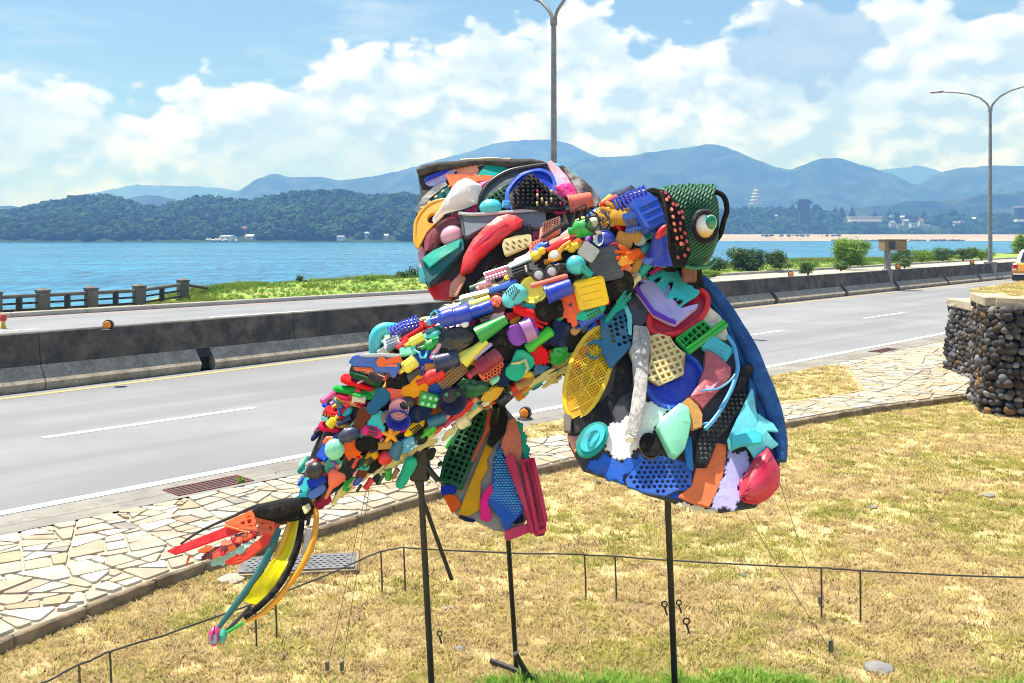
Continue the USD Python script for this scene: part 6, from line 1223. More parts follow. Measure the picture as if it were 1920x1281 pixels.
A.plate([(728, 468), (775, 490), (852, 562), (848, 605), (800, 660), (770, 690), (712, 760), (652, 700), (690, 640), (722, 560)], pl('rosewood'), 2.0, .05, 'tub', puff=.02, label='dusty red plastic tub', wob=.003)
A.plate([(740, 520), (800, 560), (820, 600), (745, 690), (715, 670), (745, 600)], pl('rose'), 6.0, .012, 'tub_panel')
A.line([(832, 398), (870, 460), (884, 540), (866, 630), (820, 730), (770, 810), (722, 862)], 11, pl('sky'), 'hose', 6.0, 'light blue hose bent into an arc')
A.line([(690, 688), (760, 682), (830, 645), (862, 605)], 5, pl('sky'), 'wire', 8.5); A.line([(545, 742), (560, 780), (610, 822), (680, 835), (740, 826)], 6, pl('sky'), 'wire', 5.0)
A.plate([(978, 515), (972, 560), (945, 610), (900, 655), (868, 690), (850, 690), (885, 630), (900, 560), (935, 530)], fo('char'), 3.0, .02, 'shoe_sole', label='pointed black shoe sole')
belt = [(875, 660), (950, 680), (900, 760), (838, 850), (800, 890), (742, 1030), (682, 1012), (690, 900), (720, 850), (800, 770)]
A.plate(belt, pl('black'), 2.4, .02, 'studded_mat', label='black knobbly mat')
g = A.poly(belt).buffer(-.008); mx, my, Mx, My = g.bounds; bb = []
for x in np.arange(mx, Mx, .021):
    for y in np.arange(my, My, .021):
        if g.contains(sg.Point(x, y)): q = trimesh.creation.icosphere(1, .0085); q.apply_translation((x + rf.uniform(-.002, .002), y, .058)); bb.append(q)
A.put(cat(bb), pl('char'), 'studs')
A.plate([(948, 668), (962, 640), (968, 690), (988, 800), (1000, 930), (948, 900), (852, 962), (838, 905), (880, 810), (920, 730)], pl('cyan'), 2.8, .03, 'glove_box', label='pale turquoise torn toy', wob=.006)
A.plate([(845, 905), (950, 872), (1000, 880), (1000, 930), (900, 945), (856, 962)], pl('aqua'), 5.4, .03, 'toy_edge')
A.plate([(985, 770), (1020, 800), (1062, 825), (1088, 868), (1030, 862), (1062, 900), (1094, 925), (1060, 945), (1025, 930), (1030, 960), (975, 1000), (950, 960), (930, 935), (990, 900)], pl('cyan'), 3.8, .015, 'torn_flap', wob=.02, rnd=.003)
A.plate([(790, 905), (843, 915), (840, 990), (825, 1070), (790, 1160), (758, 1225), (680, 1205), (600, 1172), (670, 1120), (690, 1035), (745, 1030)], fo('tangerine'), 1.2, .016, 'foam_sheet', label='smooth orange foam panel')
A.plate([(850, 960), (930, 950), (960, 985), (950, 1040), (905, 1105), (912, 1190), (890, 1232), (760, 1226), (800, 1130), (838, 1040)], fo('lilac'), 1.6, .014, 'puzzle_mat', jig=.017, label='lilac puzzle mat at the bottom of the fin', wob=.003)
A.plate([(580, 1192), (680, 1205), (760, 1224), (850, 1238), (1000, 1206), (990, 1225), (850, 1250), (700, 1232), (600, 1208)], fo('ivory'), .6, .014, 'puzzle_mat', jig=.014)
A.plate([(1035, 938), (1060, 980), (1100, 1050), (1098, 1130), (1055, 1180), (1000, 1208), (930, 1202), (905, 1180), (905, 1100), (950, 1030), (975, 985)], pl('crimson'), 2.4, .03, 'tub', puff=.06, label='crumpled crimson tub', wob=.012)
A.plate([(345, 1085), (395, 1010), (410, 955), (470, 965), (560, 975), (640, 1000), (672, 1060), (672, 1138), (600, 1142), (540, 1170), (440, 1152), (355, 1122)], pl('cobalt'), .9, .014, 'perforated_basket', mod=lambda g: holed(g, .0245, .0075, .014), label='blue perforated basket')
A.plate([(345, 1085), (410, 955), (640, 1000), (672, 1138), (540, 1165), (355, 1122)], pl('navy'), .3, .004, 'basket_back')
A.plate([(138, 1028), (180, 990), (250, 958), (320, 1000), (360, 985), (412, 978), (404, 1022), (335, 1075), (330, 1103), (270, 1086), (205, 1045)], fo('cobalt'), 1.0, .014, 'foam_sheet', jig=.014, label='torn blue foam mat')
A.plate([(560, 1170), (672, 1060), (680, 1140), (610, 1180)], fo('blue'), .5, .012, 'foam_sheet')
A.plate(ell(178, 895, 98, 66, 52), pl('teal'), 2.4, .02, 'tub_rim', label='oval turquoise tub lid'); A.plate(ell(178, 893, 78, 48, 52), pl('aqua'), 4.2, .006, 'tub_floor'); A.plate(ell(178, 890, 44, 26, 52), pl('aqua'), 4.8, .006, 'tub_ring', mod=lambda g: g.difference(g.buffer(-.006)))
A.plate([(485, 850), (520, 800), (600, 735), (642, 760), (652, 830), (640, 900), (622, 960), (582, 1000), (552, 985), (520, 925)], pl('mint'), 3.0, .05, 'bottle', puff=.02, label='flattened mint green bottle', wob=.004)
A.plate([(545, 875), (600, 850), (630, 870), (600, 950), (572, 958)], pl('green'), 7.0, .004, 'bottle_label') if False else None
A.plate([(600, 738), (645, 700), (690, 740), (712, 790), (710, 850), (655, 868), (640, 822)], fo('tan'), 4.4, .014, 'foam_paddle', label='rounded tan paddle')
A.plate(ell(460, 928, 62, 48, -70), fo('black'), 3.2, .016, 'shoe_heel'); A.plate(ell(460, 928, 64, 50, -70), fo('wood'), 2.6, .010, 'heel_edge')
A.plate([(622, 872), (660, 890), (668, 960), (674, 1060), (638, 1040), (628, 960)], cl('sky'), 3.2, .012, 'film_scrap', wob=.02)
A.plate([(55, 862), (100, 868), (205, 812), (175, 850), (95, 950), (80, 920)], fo('peach'), .8, .012, 'foam_sheet'); A.line([(96, 950), (130, 900), (205, 814)], 4, pl('orange'), 'cord', 2.2)
A.plate([(950, 560), (985, 620), (990, 760), (950, 660)], fo('denim'), 1.0, .02, 'foam_sheet')

# ---- the far fin rising behind the back
B = Sheet(P(960, 440, 5.22), rad(28), rad(-4), .06, .75, 'dorsal_fin',
          [(110, 190), (330, 120), (640, 88), (900, 100), (1150, 125), (1350, 210), (1470, 310), (1580, 440), (1500, 620), (1300, 760), (1000, 950), (700, 1080), (380, 1190), (235, 1180), (150, 1010), (165, 800), (90, 680), (95, 500), (130, 350)], 'b', M('fin_backing_dark', (.03, .03, .035), .8, scale=8, col2=(.07, .07, .075)), .03, 'broad upright fin behind the back covered in plastic')
bk = M('driftwood_black', (.028, .026, .025), .9, scale=20, col2=(.08, .075, .07), stretch=(1, 1, 3), bump=.9, bscale=45, bdist=.006, detail=8)
B.line([(110, 195), (160, 178), (300, 150), (450, 140), (600, 122), (760, 132), (900, 140), (1020, 130), (1135, 140)], [34, 46, 40, 32, 22, 34, 42, 30, 14], bk, 'driftwood', 3.0, 'long knotty black driftwood along the top of the far fin', 10, 40)
B.line([(430, 105), (560, 92), (700, 92), (845, 84)], 14, pl('yellow'), 'stick', 1.0, 'yellow stick on top of the far fin'); B.line([(450, 92), (640, 86), (760, 84)], 9, pl('cream'), 'stick', 2.0)
B.line([(800, 88), (1000, 100), (1200, 122), (1320, 180), (1430, 270), (1520, 365), (1590, 450)], 15, pl('aqua'), 'hose', .8, 'turquoise hose edging the far fin', 8, 32)
B.plate([(165, 260), (300, 190), (432, 150), (395, 205), (345, 232), (335, 262), (220, 370), (120, 470), (150, 330)], pl('lilac'), .6, .012, 'plastic_sheet', label='pale lilac sheet'); B.plate([(155, 275), (175, 235), (300, 185), (425, 140), (300, 215)], pl('royal'), 1.8, .012, 'plastic_strip')
B.plate([(398, 215), (430, 150), (480, 132), (580, 150), (612, 190), (560, 240), (430, 238)], fo('peach'), 1.0, .014, 'puzzle_mat', jig=.02)
B.plate([(658, 130), (760, 150), (892, 182), (800, 215), (720, 250), (585, 235)], fo('teal'), 1.4, .014, 'foam_mat')
B.plate([(338, 230), (480, 235), (722, 255), (705, 285), (640, 298), (480, 300), (405, 335), (378, 330)], pl('orange'), 2.0, .03, 'tray', label='orange-red tray edge')
B.plate([(90, 495), (150, 390), (240, 300), (335, 258), (350, 300), (220, 400), (120, 540)], pl('slate'), 1.0, .02, 'dark_band'); B.plate([(105, 540), (200, 420), (340, 300), (395, 340), (370, 400), (240, 470), (150, 560), (90, 610)], fo('deepteal'), .8, .012, 'teal_mat')
for k in range(5): B.item('slab', 150 + k * 55, 480 - k * 42, 26, 10, 40, 'cream', layer=2.2)
B.plate([(350, 425), (330, 500), (322, 560), (245, 640), (195, 690), (160, 750), (125, 815), (92, 760), (80, 680), (98, 590), (160, 500), (240, 440)], pl('amber'), 2.0, .025, 'wheel_disc', mod=lambda g: g.difference(B.poly(ell(236, 582, 42, 36, 40))), label='big amber yellow wheel with a round hole', rnd=.01)
B.line([(350, 432), (240, 450), (150, 520), (100, 620), (96, 740), (125, 810)], 15, pl('amber'), 'wheel_rim', 3.6)
B.plate([(300, 545), (380, 400), (395, 370), (440, 320), (500, 288), (545, 305), (632, 345), (605, 400), (600, 455), (450, 512), (335, 555), (250, 635), (240, 610)], cl('white'), 3.0, .04, 'clear_bottle', puff=.05, label='crushed clear white plastic canister', wob=.02)
B.plate([(440, 545), (520, 505), (592, 478), (592, 570), (470, 572), (380, 600), (250, 640), (330, 575)], cl('magenta'), 2.6, .02, 'pink_wrap', wob=.02)
B.line([(460, 622), (390, 615), (320, 645), (275, 710), (245, 790), (205, 830)], [38, 48, 52, 54, 50, 30], pl('maroon'), 'bent_pipe', 3.0, 'dark maroon bent pipe', 12); B.plate([(190, 690), (240, 655), (300, 640), (240, 720), (215, 830), (175, 850), (170, 760)], pl('plum'), 2.6, .02, 'pipe_flare')
B.item('egg', 385, 715, 190, 160, 30, 'rose', layer=1.5, label='pink float')
B.plate([(152, 935), (250, 860), (482, 765), (492, 855), (420, 930), (310, 1040), (212, 1132), (180, 1050)], pl('deepteal'), 2.6, .06, 'crate', label='teal fish crate', rnd=.005, wob=.003); B.plate([(165, 940), (255, 872), (472, 780), (455, 850), (330, 935), (225, 1010)], pl('sea'), 7.2, .012, 'crate_panel', rnd=.005)
B.plate([(110, 820), (150, 760), (172, 830), (165, 960), (130, 960)], pl('rose'), .5, .015, 'plastic_scrap'); B.plate([(120, 950), (150, 930), (195, 1060), (120, 1050)], pl('aqua'), .4, .012, 'plastic_scrap')
B.plate([(465, 575), (1130, 552), (1132, 600), (1128, 682), (1000, 680), (935, 690), (900, 640), (800, 620), (690, 660), (520, 752), (482, 745)], pl('grey'), 2.0, .05, 'tray', label='long blue-grey plastic tray', wob=.003, rnd=.004)
B.line([(448, 572), (560, 585), (800, 572), (1000, 556), (1150, 538)], 15, pl('silver'), 'tray_rim', 6.5, None, 6); B.line([(460, 575), (480, 660), (492, 745)], 16, pl('slate'), 'tray_rim', 5.5)
B.plate([(960, 650), (900, 612), (840, 602), (760, 620), (670, 690), (560, 800), (490, 930), (462, 1070), (560, 1030), (610, 960), (700, 870), (800, 790), (880, 730), (945, 700)], pl('red'), 6.0, .03, 'hoop_lid', label='large red ring lid', puff=.02, rnd=.008); B.plate([(860, 690), (760, 735), (660, 820), (590, 890), (545, 990), (520, 1020), (560, 880), (640, 790), (740, 715), (820, 685)], pl('crimson'), 9.2, .008, 'lid_groove')
B.item('brush', 890, 740, 270, 120, 10, 'black', 'char', layer=5.0, label='black bristle brush')
B.plate([(815, 815), (820, 900), (700, 1000), (500, 1175), (505, 1080), (560, 960), (690, 850)], fo('char'), 4.6, .014, 'rubber_sheet')
B.plate([(468, 1000), (505, 1060), (430, 1195), (365, 1195), (378, 1095)], fo('peach'), 3.0, .014, 'foam_sheet'); B.plate([(180, 1100), (300, 1060), (370, 1040), (385, 1205), (240, 1190)], pl('red'), .8, .014, 'plastic_sheet')
B.plate([(792, 850), (810, 805), (900, 775), (1020, 755), (1028, 830), (930, 880), (815, 935)], pl('cream'), 7.0, .02, 'soap_dish', mod=lambda g: g.difference(unary_union([B.poly(ell(835 + 48 * i, 842 - 12 * i + 38 * j, 15, 5, -40)) for i in range(4) for j in range(2)])), label='cream slotted soap dish', rnd=.012)
B.plate([(600, 540), (612, 430), (640, 350), (720, 265), (860, 195), (1000, 165), (1145, 158), (1150, 200), (1060, 300), (900, 470), (820, 540)], pl('slate'), 1.6, .02, 'basket_wall', label='dark round basket')
B.line([(600, 545), (612, 440), (650, 345), (740, 262), (860, 200), (1000, 172), (1140, 150)], 17, pl('char'), 'basket_rim', 3.6)
B.plate([(630, 470), (700, 400), (860, 290), (890, 330), (830, 420), (800, 520), (690, 500)], pl('bottle'), 3.2, .012, 'green_netting', mod=lambda g: lattice(g, .024, .007, .6)); B.plate([(630, 470), (860, 290), (830, 420), (800, 520)], fo('forest'), 2.8, .004, 'net_back')
el = ell(1015, 385, 225, 165, 38)
B.plate(el, pl('royal'), 2.8, .012, 'round_lid', label='round blue lid'); B.plate(el, pl('blue'), 3.6, .022, 'lid_rim', mod=lambda g: g.difference(g.buffer(-.022)))
cr = [(842, 440), (1005, 265), (1150, 380), (1305, 500), (1270, 565), (1050, 560), (870, 548)]
B.plate(cr, pl('black'), 5.2, .035, 'black_crate', mod=lambda g: lattice(g, .030, .012, .75), label='black crate with studded edges'); B.plate(cr, pl('char'), 4.6, .006, 'crate_floor')
g = B.poly(cr).buffer(-.006); mx, my, Mx, My = g.bounds; bs = {}
for x in np.arange(mx, Mx, .024):
    for y in np.arange(my, My, .024):
        if g.contains(sg.Point(x, y)): q = box(x, y, .118, .012, .012, .03, .003); bs.setdefault(rf.choice(['black', 'black', 'black', 'char', 'cream', 'magenta'] if x > mx + (Mx - mx) * .45 else ['black']), []).append(q)
for c, ms in bs.items(): B.put(cat(ms), pl(c), 'crate_studs')
B.item('ball', 700, 525, 180, 140, 0, 'aqua', layer=4.0, label='turquoise half ball'); B.item('box', 820, 500, 60, 60, 0, 'sky', layer=5)
B.plate([(1140, 150), (1170, 130), (1225, 175), (1300, 270), (1345, 345), (1290, 380), (1230, 385), (1205, 290)], fo('rose'), 4.0, .02, 'fabric_strip', wob=.02, label='pink ribbed strip'); B.plate([(1185, 230), (1300, 330), (1240, 385), (1215, 330)], fo('lilac'), 5.4, .012, 'fabric_strip')
B.item('blob', 1290, 400, 170, 130, -20, 'hotpink', layer=6.0); B.item('tub', 1400, 490, 190, 150, 15, 'coral', layer=5.0, label='coral cup lying on its side')
B.plate([(1225, 150), (1300, 190), (1400, 260), (1500, 350), (1568, 432), (1520, 500), (1440, 440), (1380, 400), (1330, 300)], M('bark_board', (.34, .31, .29), .95, scale=14, col2=(.07, .06, .06), bump=.9, bscale=40, bdist=.006, detail=8, ramp=(.42, .56)), 2.4, .03, 'driftwood_board', label='grey peeling driftwood board', wob=.016)
B.plate([(600, 310), (660, 275), (720, 262), (640, 330), (620, 345)], pl('hotpink'), 2.6, .02, 'plastic_scrap'); B.plate([(1180, 560), (1280, 520), (1310, 560), (1220, 580)], pl('magenta'), 6.0, .012, 'plastic_scrap'); B.plate([(1270, 530), (1330, 520), (1350, 560), (1290, 570)], pl('navy'), 6.5, .02, 'plastic_scrap')
B.plate([(1020, 690), (1150, 700), (1120, 800), (1030, 780)], pl('rosewood'), 3.0, .012, 'sieve', mod=lambda g: holed(g, .022, .006))

# ---- the pelvic fin under the belly
C = Sheet(P(915, 880, 4.98), rad(27), rad(4), .03, .4, 'pelvic_fin',
          [(300, 240), (500, 120), (640, 105), (740, 220), (850, 540), (860, 700), (900, 900), (800, 1080), (640, 1140), (560, 1130), (440, 1070), (240, 1000), (125, 800), (110, 700), (170, 480)], 'f', pl('sheetgrey'), .02, 'small hanging pelvic fin')
C.plate([(235, 1000), (330, 1030), (445, 1065), (445, 1078), (330, 1060), (230, 1015)], fo('navy'), .3, .02, 'dark_edge')
cg = [(420, 150), (468, 140), (502, 190), (482, 330), (430, 470), (290, 815), (248, 800), (215, 775), (100, 752), (140, 560), (200, 420), (255, 320)]
C.plate(cg, pl('bottle'), 2.4, .03, 'crate_piece', mod=lambda g: lattice(g, .030, .0115, rad(68)), label='dark green crate lattice', rnd=.003); C.plate(cg, fo('forest'), 1.2, .004, 'crate_shade'); C.plate([(90, 600), (120, 570), (140, 600), (90, 625)], pl('bottle'), 2.0, .02, 'plastic_scrap')
C.plate([(180, 400), (240, 330), (215, 420), (165, 470), (150, 450)], pl('grass'), .5, .012, 'plastic_scrap')
C.plate([(500, 150), (532, 165), (528, 300), (455, 430), (325, 722), (312, 718), (430, 420), (470, 330), (478, 260)], fo('coral'), 3.6, .014, 'foam_strip', label='thin orange foam strip')
C.plate([(535, 120), (640, 105), (668, 220), (645, 350), (540, 475), (492, 432), (530, 330), (542, 210)], fo('char'), 2.8, .02, 'rubber_sheet', label='black rubber flap', rnd=.01)
C.plate([(640, 140), (720, 195), (780, 260), (810, 330), (850, 520), (845, 560), (785, 540), (770, 400), (728, 225)], fo('sea'), .6, .014, 'puzzle_mat', jig=.015)
C.plate([(728, 212), (768, 340), (782, 455), (770, 600), (695, 545), (650, 552), (608, 460), (640, 330), (668, 232)], fo('salmon'), 1.4, .014, 'foam_sheet', label='salmon pink foam sheet', wob=.003)
C.plate([(488, 430), (542, 475), (496, 558), (502, 635), (446, 742), (440, 970), (350, 1022), (258, 1008), (330, 820), (400, 650)], fo('mustard'), 1.2, .014, 'foam_sheet', label='mustard yellow foam sheet', wob=.003)
qb = [(622, 405), (612, 470), (655, 560), (692, 650), (795, 965), (790, 995), (705, 1080), (662, 1155), (622, 1110), (608, 1050), (500, 920), (540, 740), (550, 560), (592, 440)]
C.plate(qb, fo('cobalt'), 1.8, .012, 'quilted_mat', label='blue dimpled mat', wob=.002)
g = C.poly(qb).buffer(-.006); mx, my, Mx, My = g.bounds; bb = []
for j, y in enumerate(np.arange(my, My, .0125)):
    for x in np.arange(mx, Mx, .017):
        x2 = x + (.0085 if j % 2 else 0)
        if g.contains(sg.Point(x2, y)): q = trimesh.creation.icosphere(1, .0085); q.apply_scale((1, .62, .55)); q.apply_translation((x2, y, .0405)); bb.append(q)
C.put(cat(bb), fo('sky'), 'mat_dimples', smooth=True)
C.plate([(535, 760), (542, 830), (500, 910), (540, 1040), (502, 1076), (440, 1052), (438, 900), (480, 815)], fo('hotpink'), 2.6, .014, 'foam_scrap')
mg = pl('crimson'); mg = M('plastic_rack_magenta', tuple(lin('c4184e')), .4, scale=7, col2=tuple(lin('d8486e')), detail=7, dirt=((.2, .1, .1), 18, .6, .75, .5))
C.plate([(640, 580), (690, 525), (720, 570), (880, 1160), (850, 1180), (790, 960)], mg, 3.6, .03, 'rack_bar', wob=.003, label='magenta plastic rack')
C.plate([(765, 580), (850, 555), (872, 620), (975, 1020), (985, 1060), (970, 1165), (890, 1192), (860, 1130)], mg, 3.4, .022, 'rack_panel', wob=.003)
C.line([(862, 570), (920, 820), (976, 1080)], 18, mg, 'rack_bar', 6.0); C.line([(775, 590), (850, 880), (905, 1160)], 18, mg, 'rack_bar', 6.0); C.line([(820, 610), (880, 860), (920, 1080)], 10, pl('wine'), 'rack_groove', 5.4); C.line([(905, 1165), (975, 1140)], 17, mg, 'rack_bar', 6.0)
C.plate([(640, 1150), (830, 1085), (865, 1150), (680, 1222), (640, 1212)], mg, 2.8, .022, 'rack_foot', wob=.003)
C.plate([(118, 790), (170, 840), (235, 850), (282, 920), (270, 950), (210, 1002), (160, 900)], fo('orange'), 1.2, .016, 'foam_sheet'); C.item('slab', 180, 810, 120, 70, 10, 'royal', layer=1.8)
C.plate([(700, 1080), (795, 990), (800, 1060), (740, 1080)], fo('navy'), .8, .014, 'foam_scrap'); C.item('strip', 930, 1170, 80, 30, 10, 'black', layer=3.0)

# ---- the tail
T_ = Sheet(P(500, 1030, 4.56), rad(27), rad(-4), .0, 1.0, 'tail', [(1130, 150), (1180, 220), (1150, 260), (1100, 300), (900, 335), (760, 300), (725, 265), (765, 205), (980, 158)], 'g', fo('black'), .07, 'forked tail of plastic strips')
T_.plate([(1090, 165), (1110, 240), (880, 320), (762, 292), (728, 265), (768, 212), (980, 165)], fo('char'), 4.4, .02, 'rubber_pad', puff=.03)
T_.line([(172, 492), (300, 405), (420, 345), (560, 285), (680, 228), (760, 198)], [9, 10, 11, 12, 13, 14], pl('black'), 'rod', 2.0, 'black rod along the upper tail lobe')
T_.plate([(515, 335), (600, 290), (700, 248), (745, 240), (732, 290), (880, 312), (905, 400), (868, 432), (750, 405), (650, 388), (520, 362)], pl('orange'), 2.4, .016, 'crate_piece', mod=lambda g: lattice(g, .030, .014, .35), label='orange crate piece with holes')
T_.plate([(520, 345), (650, 290), (740, 270), (880, 320), (900, 400), (868, 432), (650, 388)], pl('coral'), 1.8, .005, 'crate_floor', mod=lambda g: holed(g, .05, .012, .01))
T_.plate([(75, 546), (300, 450), (515, 362), (640, 398), (560, 425), (430, 470), (300, 520), (140, 576)], pl('red'), 2.2, .012, 'red_blade', label='long red blade', rnd=.003)
T_.line([(515, 362), (600, 385), (680, 410)], 9, pl('orange'), 'rim', 3.6)
T_.plate([(325, 580), (470, 500), (560, 448), (720, 408), (742, 438), (640, 490), (480, 560), (390, 602), (340, 612)], pl('maroon'), 1.4, .012, 'maroon_strip', wob=.02, jig=.010)
T_.plate([(505, 632), (600, 560), (740, 480), (880, 345), (922, 345), (905, 400), (850, 480), (700, 592), (600, 640), (530, 648)], cl('coral'), 2.8, .014, 'clear_shell', wob=.024, label='translucent coral shell')
T_.plate([(360, 625), (480, 560), (600, 520), (720, 450), (690, 520), (560, 620), (420, 648)], cl('pale'), .8, .008, 'film_scrap', wob=.03, jig=.012)
T_.plate([(295, 552), (370, 505), (408, 500), (412, 540), (350, 562)], pl('orange'), 3.2, .01, 'orange_scrap', wob=.02)
for q in range(16): T_.item(['scrap', 'strip', 'holes'][q % 3], 430 + 26 * q + rf.uniform(-20, 20), 560 - 13 * q + rf.uniform(-26, 26), 90, 46, 24 + rf.uniform(-30, 30), ['orange', 'red', 'coral', 'maroon', 'salmon'][q % 5], layer=2.0 + .15 * (q % 4), ty=rf.uniform(-.3, .3))
T_.line([(240, 565), (222, 600), (208, 650)], [6, 10, 6], pl('orange'), 'orange_scrap', 1.0)
T_.line([(910, 378), (880, 460), (840, 560), (770, 690), (690, 815), (580, 960), (465, 1115)], [24, 27, 28, 28, 28, 24, 18], pl('deepteal'), 'hose', 3.0, 'dark green hose of the lower tail lobe', 12)
T_.plate([(975, 320), (1068, 300), (1062, 380), (1050, 460), (1030, 530), (985, 640), (930, 740), (860, 850), (780, 932), (740, 950), (650, 922), (725, 815), (800, 720), (860, 610), (910, 480)], cl('sun'), 2.2, .006, 'yellow_film', wob=.035, label='crinkled translucent yellow strip')
T_.line([(985, 330), (960, 420), (900, 560), (830, 700), (690, 900)], [18, 24, 24, 22, 14], pl('mustard'), 'yellow_fold', 2.3); T_.line([(1055, 320), (1010, 520), (930, 690), (760, 930)], 9, pl('lemon'), 'yellow_fold', 2.6)
T_.line([(1085, 300), (1075, 400), (1050, 520), (1000, 650), (930, 780), (800, 930), (655, 1040)], [22, 24, 26, 26, 26, 24, 22], fo('black'), 'strap', 3.4, 'black strap of the lower tail lobe', 8)
T_.line([(1165, 190), (1188, 290), (1178, 400), (1145, 520), (1075, 660), (1000, 770), (900, 900), (780, 1010), (665, 1070)], [16, 20, 24, 24, 24, 24, 22, 18, 14], pl('amber'), 'hose', 2.4, 'curved mustard hose', 12)
T_.line([(700, 955), (600, 1060), (515, 1145)], 14, pl('char'), 'rod', 2.6); T_.line([(645, 1080), (580, 1120), (520, 1155)], 13, pl('green'), 'rod', 3.0)
T_.line([(510, 1135), (490, 1180), (490, 1225)], [26, 34, 18], pl('sea'), 'collar', 2.6); T_.item('ball', 435, 1180, 88, 140, 5, 'magenta', layer=2.4, label='pink ball at the tail tip'); T_.plate([(400, 1180), (470, 1170), (475, 1240), (420, 1250)], pl('grey'), 5.4, .006, 'plastic_scrap')
T_.plate([(1100, 380), (1140, 370), (1155, 420), (1110, 520), (1075, 590), (1065, 560), (1090, 470)], cl('white'), 1.4, .01, 'film_scrap', wob=.02); T_.plate([(1095, 230), (1150, 200), (1165, 240), (1120, 290)], pl('cream'), 5.0, .012, 'plastic_scrap'); T_.line([(1110, 300), (1135, 270), (1120, 350)], 14, pl('char'), 'strap', 2.0)

# ---- the head: a box-like hood of green roping with a big eye
def head_sec(px, top, bot, hd, Y, pw, n=36):
    t = np.arange(n) / n * 2 * math.pi; a, b = np.cos(t), np.sin(t); k = 4.68 / F; cy = (top + bot) / 2; hh = (bot - top) / 2 * k
    x = np.sign(a) * np.abs(a) ** (2 / pw) * hd; z = np.sign(b) * np.abs(b) ** (2 / pw) * hh; c = P(px, cy, 4.68); return np.c_[np.full(n, c[0]) + 0 * x, Y + x, c[2] + z]
secs = [head_sec(*q) for q in [(1236, 356, 492, .21, 4.92, 3.2), (1252, 348, 503, .25, 4.92, 3.6), (1290, 345, 506, .27, 4.92, 4.0), (1325, 344, 500, .27, 4.92, 4.2), (1338, 346, 488, .26, 4.92, 4.2), (1349, 362, 466, .23, 4.92, 3.6), (1353, 385, 440, .17, 4.92, 3.0)]]
ns = len(secs); V = np.vstack(secs + [secs[0].mean(0)[None], secs[-1].mean(0)[None]]); f = []
for i in range(ns - 1):
    for j in range(36): a, b = i * 36 + j, i * 36 + (j + 1) % 36; f += [(a, b, b + 36), (a, b + 36, a + 36)]
for j in range(36): f += [(ns * 36, (j + 1) % 36, j), (ns * 36 + 1, (ns - 1) * 36 + j, (ns - 1) * 36 + (j + 1) % 36)]
hm = trimesh.Trimesh(V, np.array(f), process=False)
if hm.volume < 0: hm.invert()
m_rope = usdkit.material(stage, '/World/Looks/green_roping', {'g': ('geometry', {}), 'mp': ('mapping', {'rotation': (0, rad(38), 0)}), 'w': ('wave_texture', {'scale': 22.0, 'distortion': .9, 'detail': 2.0, 'detail_scale': 1.5, 'bands_direction': 'z'}),
    'c': ('rgb_ramp', {'ramp': [(0, (.004, .035, .018)), (.55, (.006, .085, .040)), (1, (.03, .20, .10))]}), 'b': ('bump', {'strength': .8, 'distance': .006}), 'p': ('principled_bsdf', {'roughness': .55})},
    [('g.position', 'mp.vector'), ('mp.vector', 'w.vector'), ('w.fac', 'c.fac'), ('c.color', 'p.base_color'), ('w.fac', 'b.height'), ('b.normal', 'p.normal')], surface='p.BSDF')
head = fobj('head', hm, m_rope, fish, smooth=50, label='boxy dark green head')
for k in range(15):                                                   # rope courses over the crown
    px = 1246 + k * 6.4; pts = []
    for th in np.linspace(rad(10), rad(118), 14):
        a, b = math.cos(th), math.sin(th); hd, top, bot, Y = .272, 344.5, 504, 4.92; kx = np.interp(px, [1246, 1290, 1338], [.25, .275, .262]); tp = np.interp(px, [1246, 1290, 1338], [348, 344, 345])
        hh = (bot - tp) / 2 * 4.68 / F; c = P(px + 26 * math.sin(th) - 14, (tp + bot) / 2, 4.68); pts.append((c[0], Y - np.sign(a) * abs(a) ** .5 * kx * 1.005, c[2] + abs(b) ** .5 * hh * 1.006))
    fobj('rope_course', tube(np.array(pts), .0085, 6), m_rope, head, smooth=50)
E = np.array([1.0, 0, 0]); ec = P(1320, 425, 4.63); en = np.array([.12, -1, .05]); en /= np.linalg.norm(en); eu = np.cross([0, 0, 1], -en); eu = -eu if eu[0] < 0 else eu; eu /= np.linalg.norm(eu); ev = np.cross(en, eu); ev = -ev if ev[2] < 0 else ev
def eyem(m, dx=0, dy=0, dz=0):
    if np.linalg.det(np.c_[eu, ev, en]) < 0: m = m.copy(); v = np.array(m.vertices); v[:, 0] *= -1; m.vertices = v; m.invert()
    T = np.eye(4); T[:3, :3] = np.c_[eu, ev, en]
    if np.linalg.det(T[:3, :3]) < 0: T[:3, 0] *= -1
    T[:3, 3] = ec + eu * dx + ev * dy + en * dz; m = m.copy(); m.apply_transform(T); return m
k = 4.65 / F
t = lathe([(0, 0), (23 * k, 0), (28 * k, 3 * k), (28.5 * k, 8 * k), (25 * k, 13 * k), (21 * k, 12 * k), (20 * k, 6 * k), (0, 5 * k)], 36); t.apply_scale((.94, 1.12, 1)); fobj('eye_socket', eyem(t), fo('char'), head, smooth=30, label='black round eye socket')
t = lathe([(28 * k, 3 * k), (29.5 * k, 5 * k), (28 * k, 8 * k)], 36); t.apply_scale((.94, 1.12, 1)); fobj('eye_ring', eyem(t), pl('navy'), head, smooth=30)
th = np.arange(72) / 72 * 2 * math.pi; prof = [(0, 15.5), (8, 15), (14, 12.5), (18.5, 9.5), (20.5, 6)]; V, f = [], []
for i, (r_, z_) in enumerate(prof[1:]):
    w = 1 + .035 * np.cos(th * 24) * (i > 0); V.append(np.c_[np.cos(th) * r_ * k * w * .94, np.sin(th) * r_ * k * w * 1.14, np.full(72, z_ * k)])
V = np.vstack(V + [[(0, 0, 15.5 * k)]])
for i in range(3):
    for j in range(72): a, b = i * 72 + j, i * 72 + (j + 1) % 72; f += [(a, a + 72, b + 72), (a, b + 72, b)]
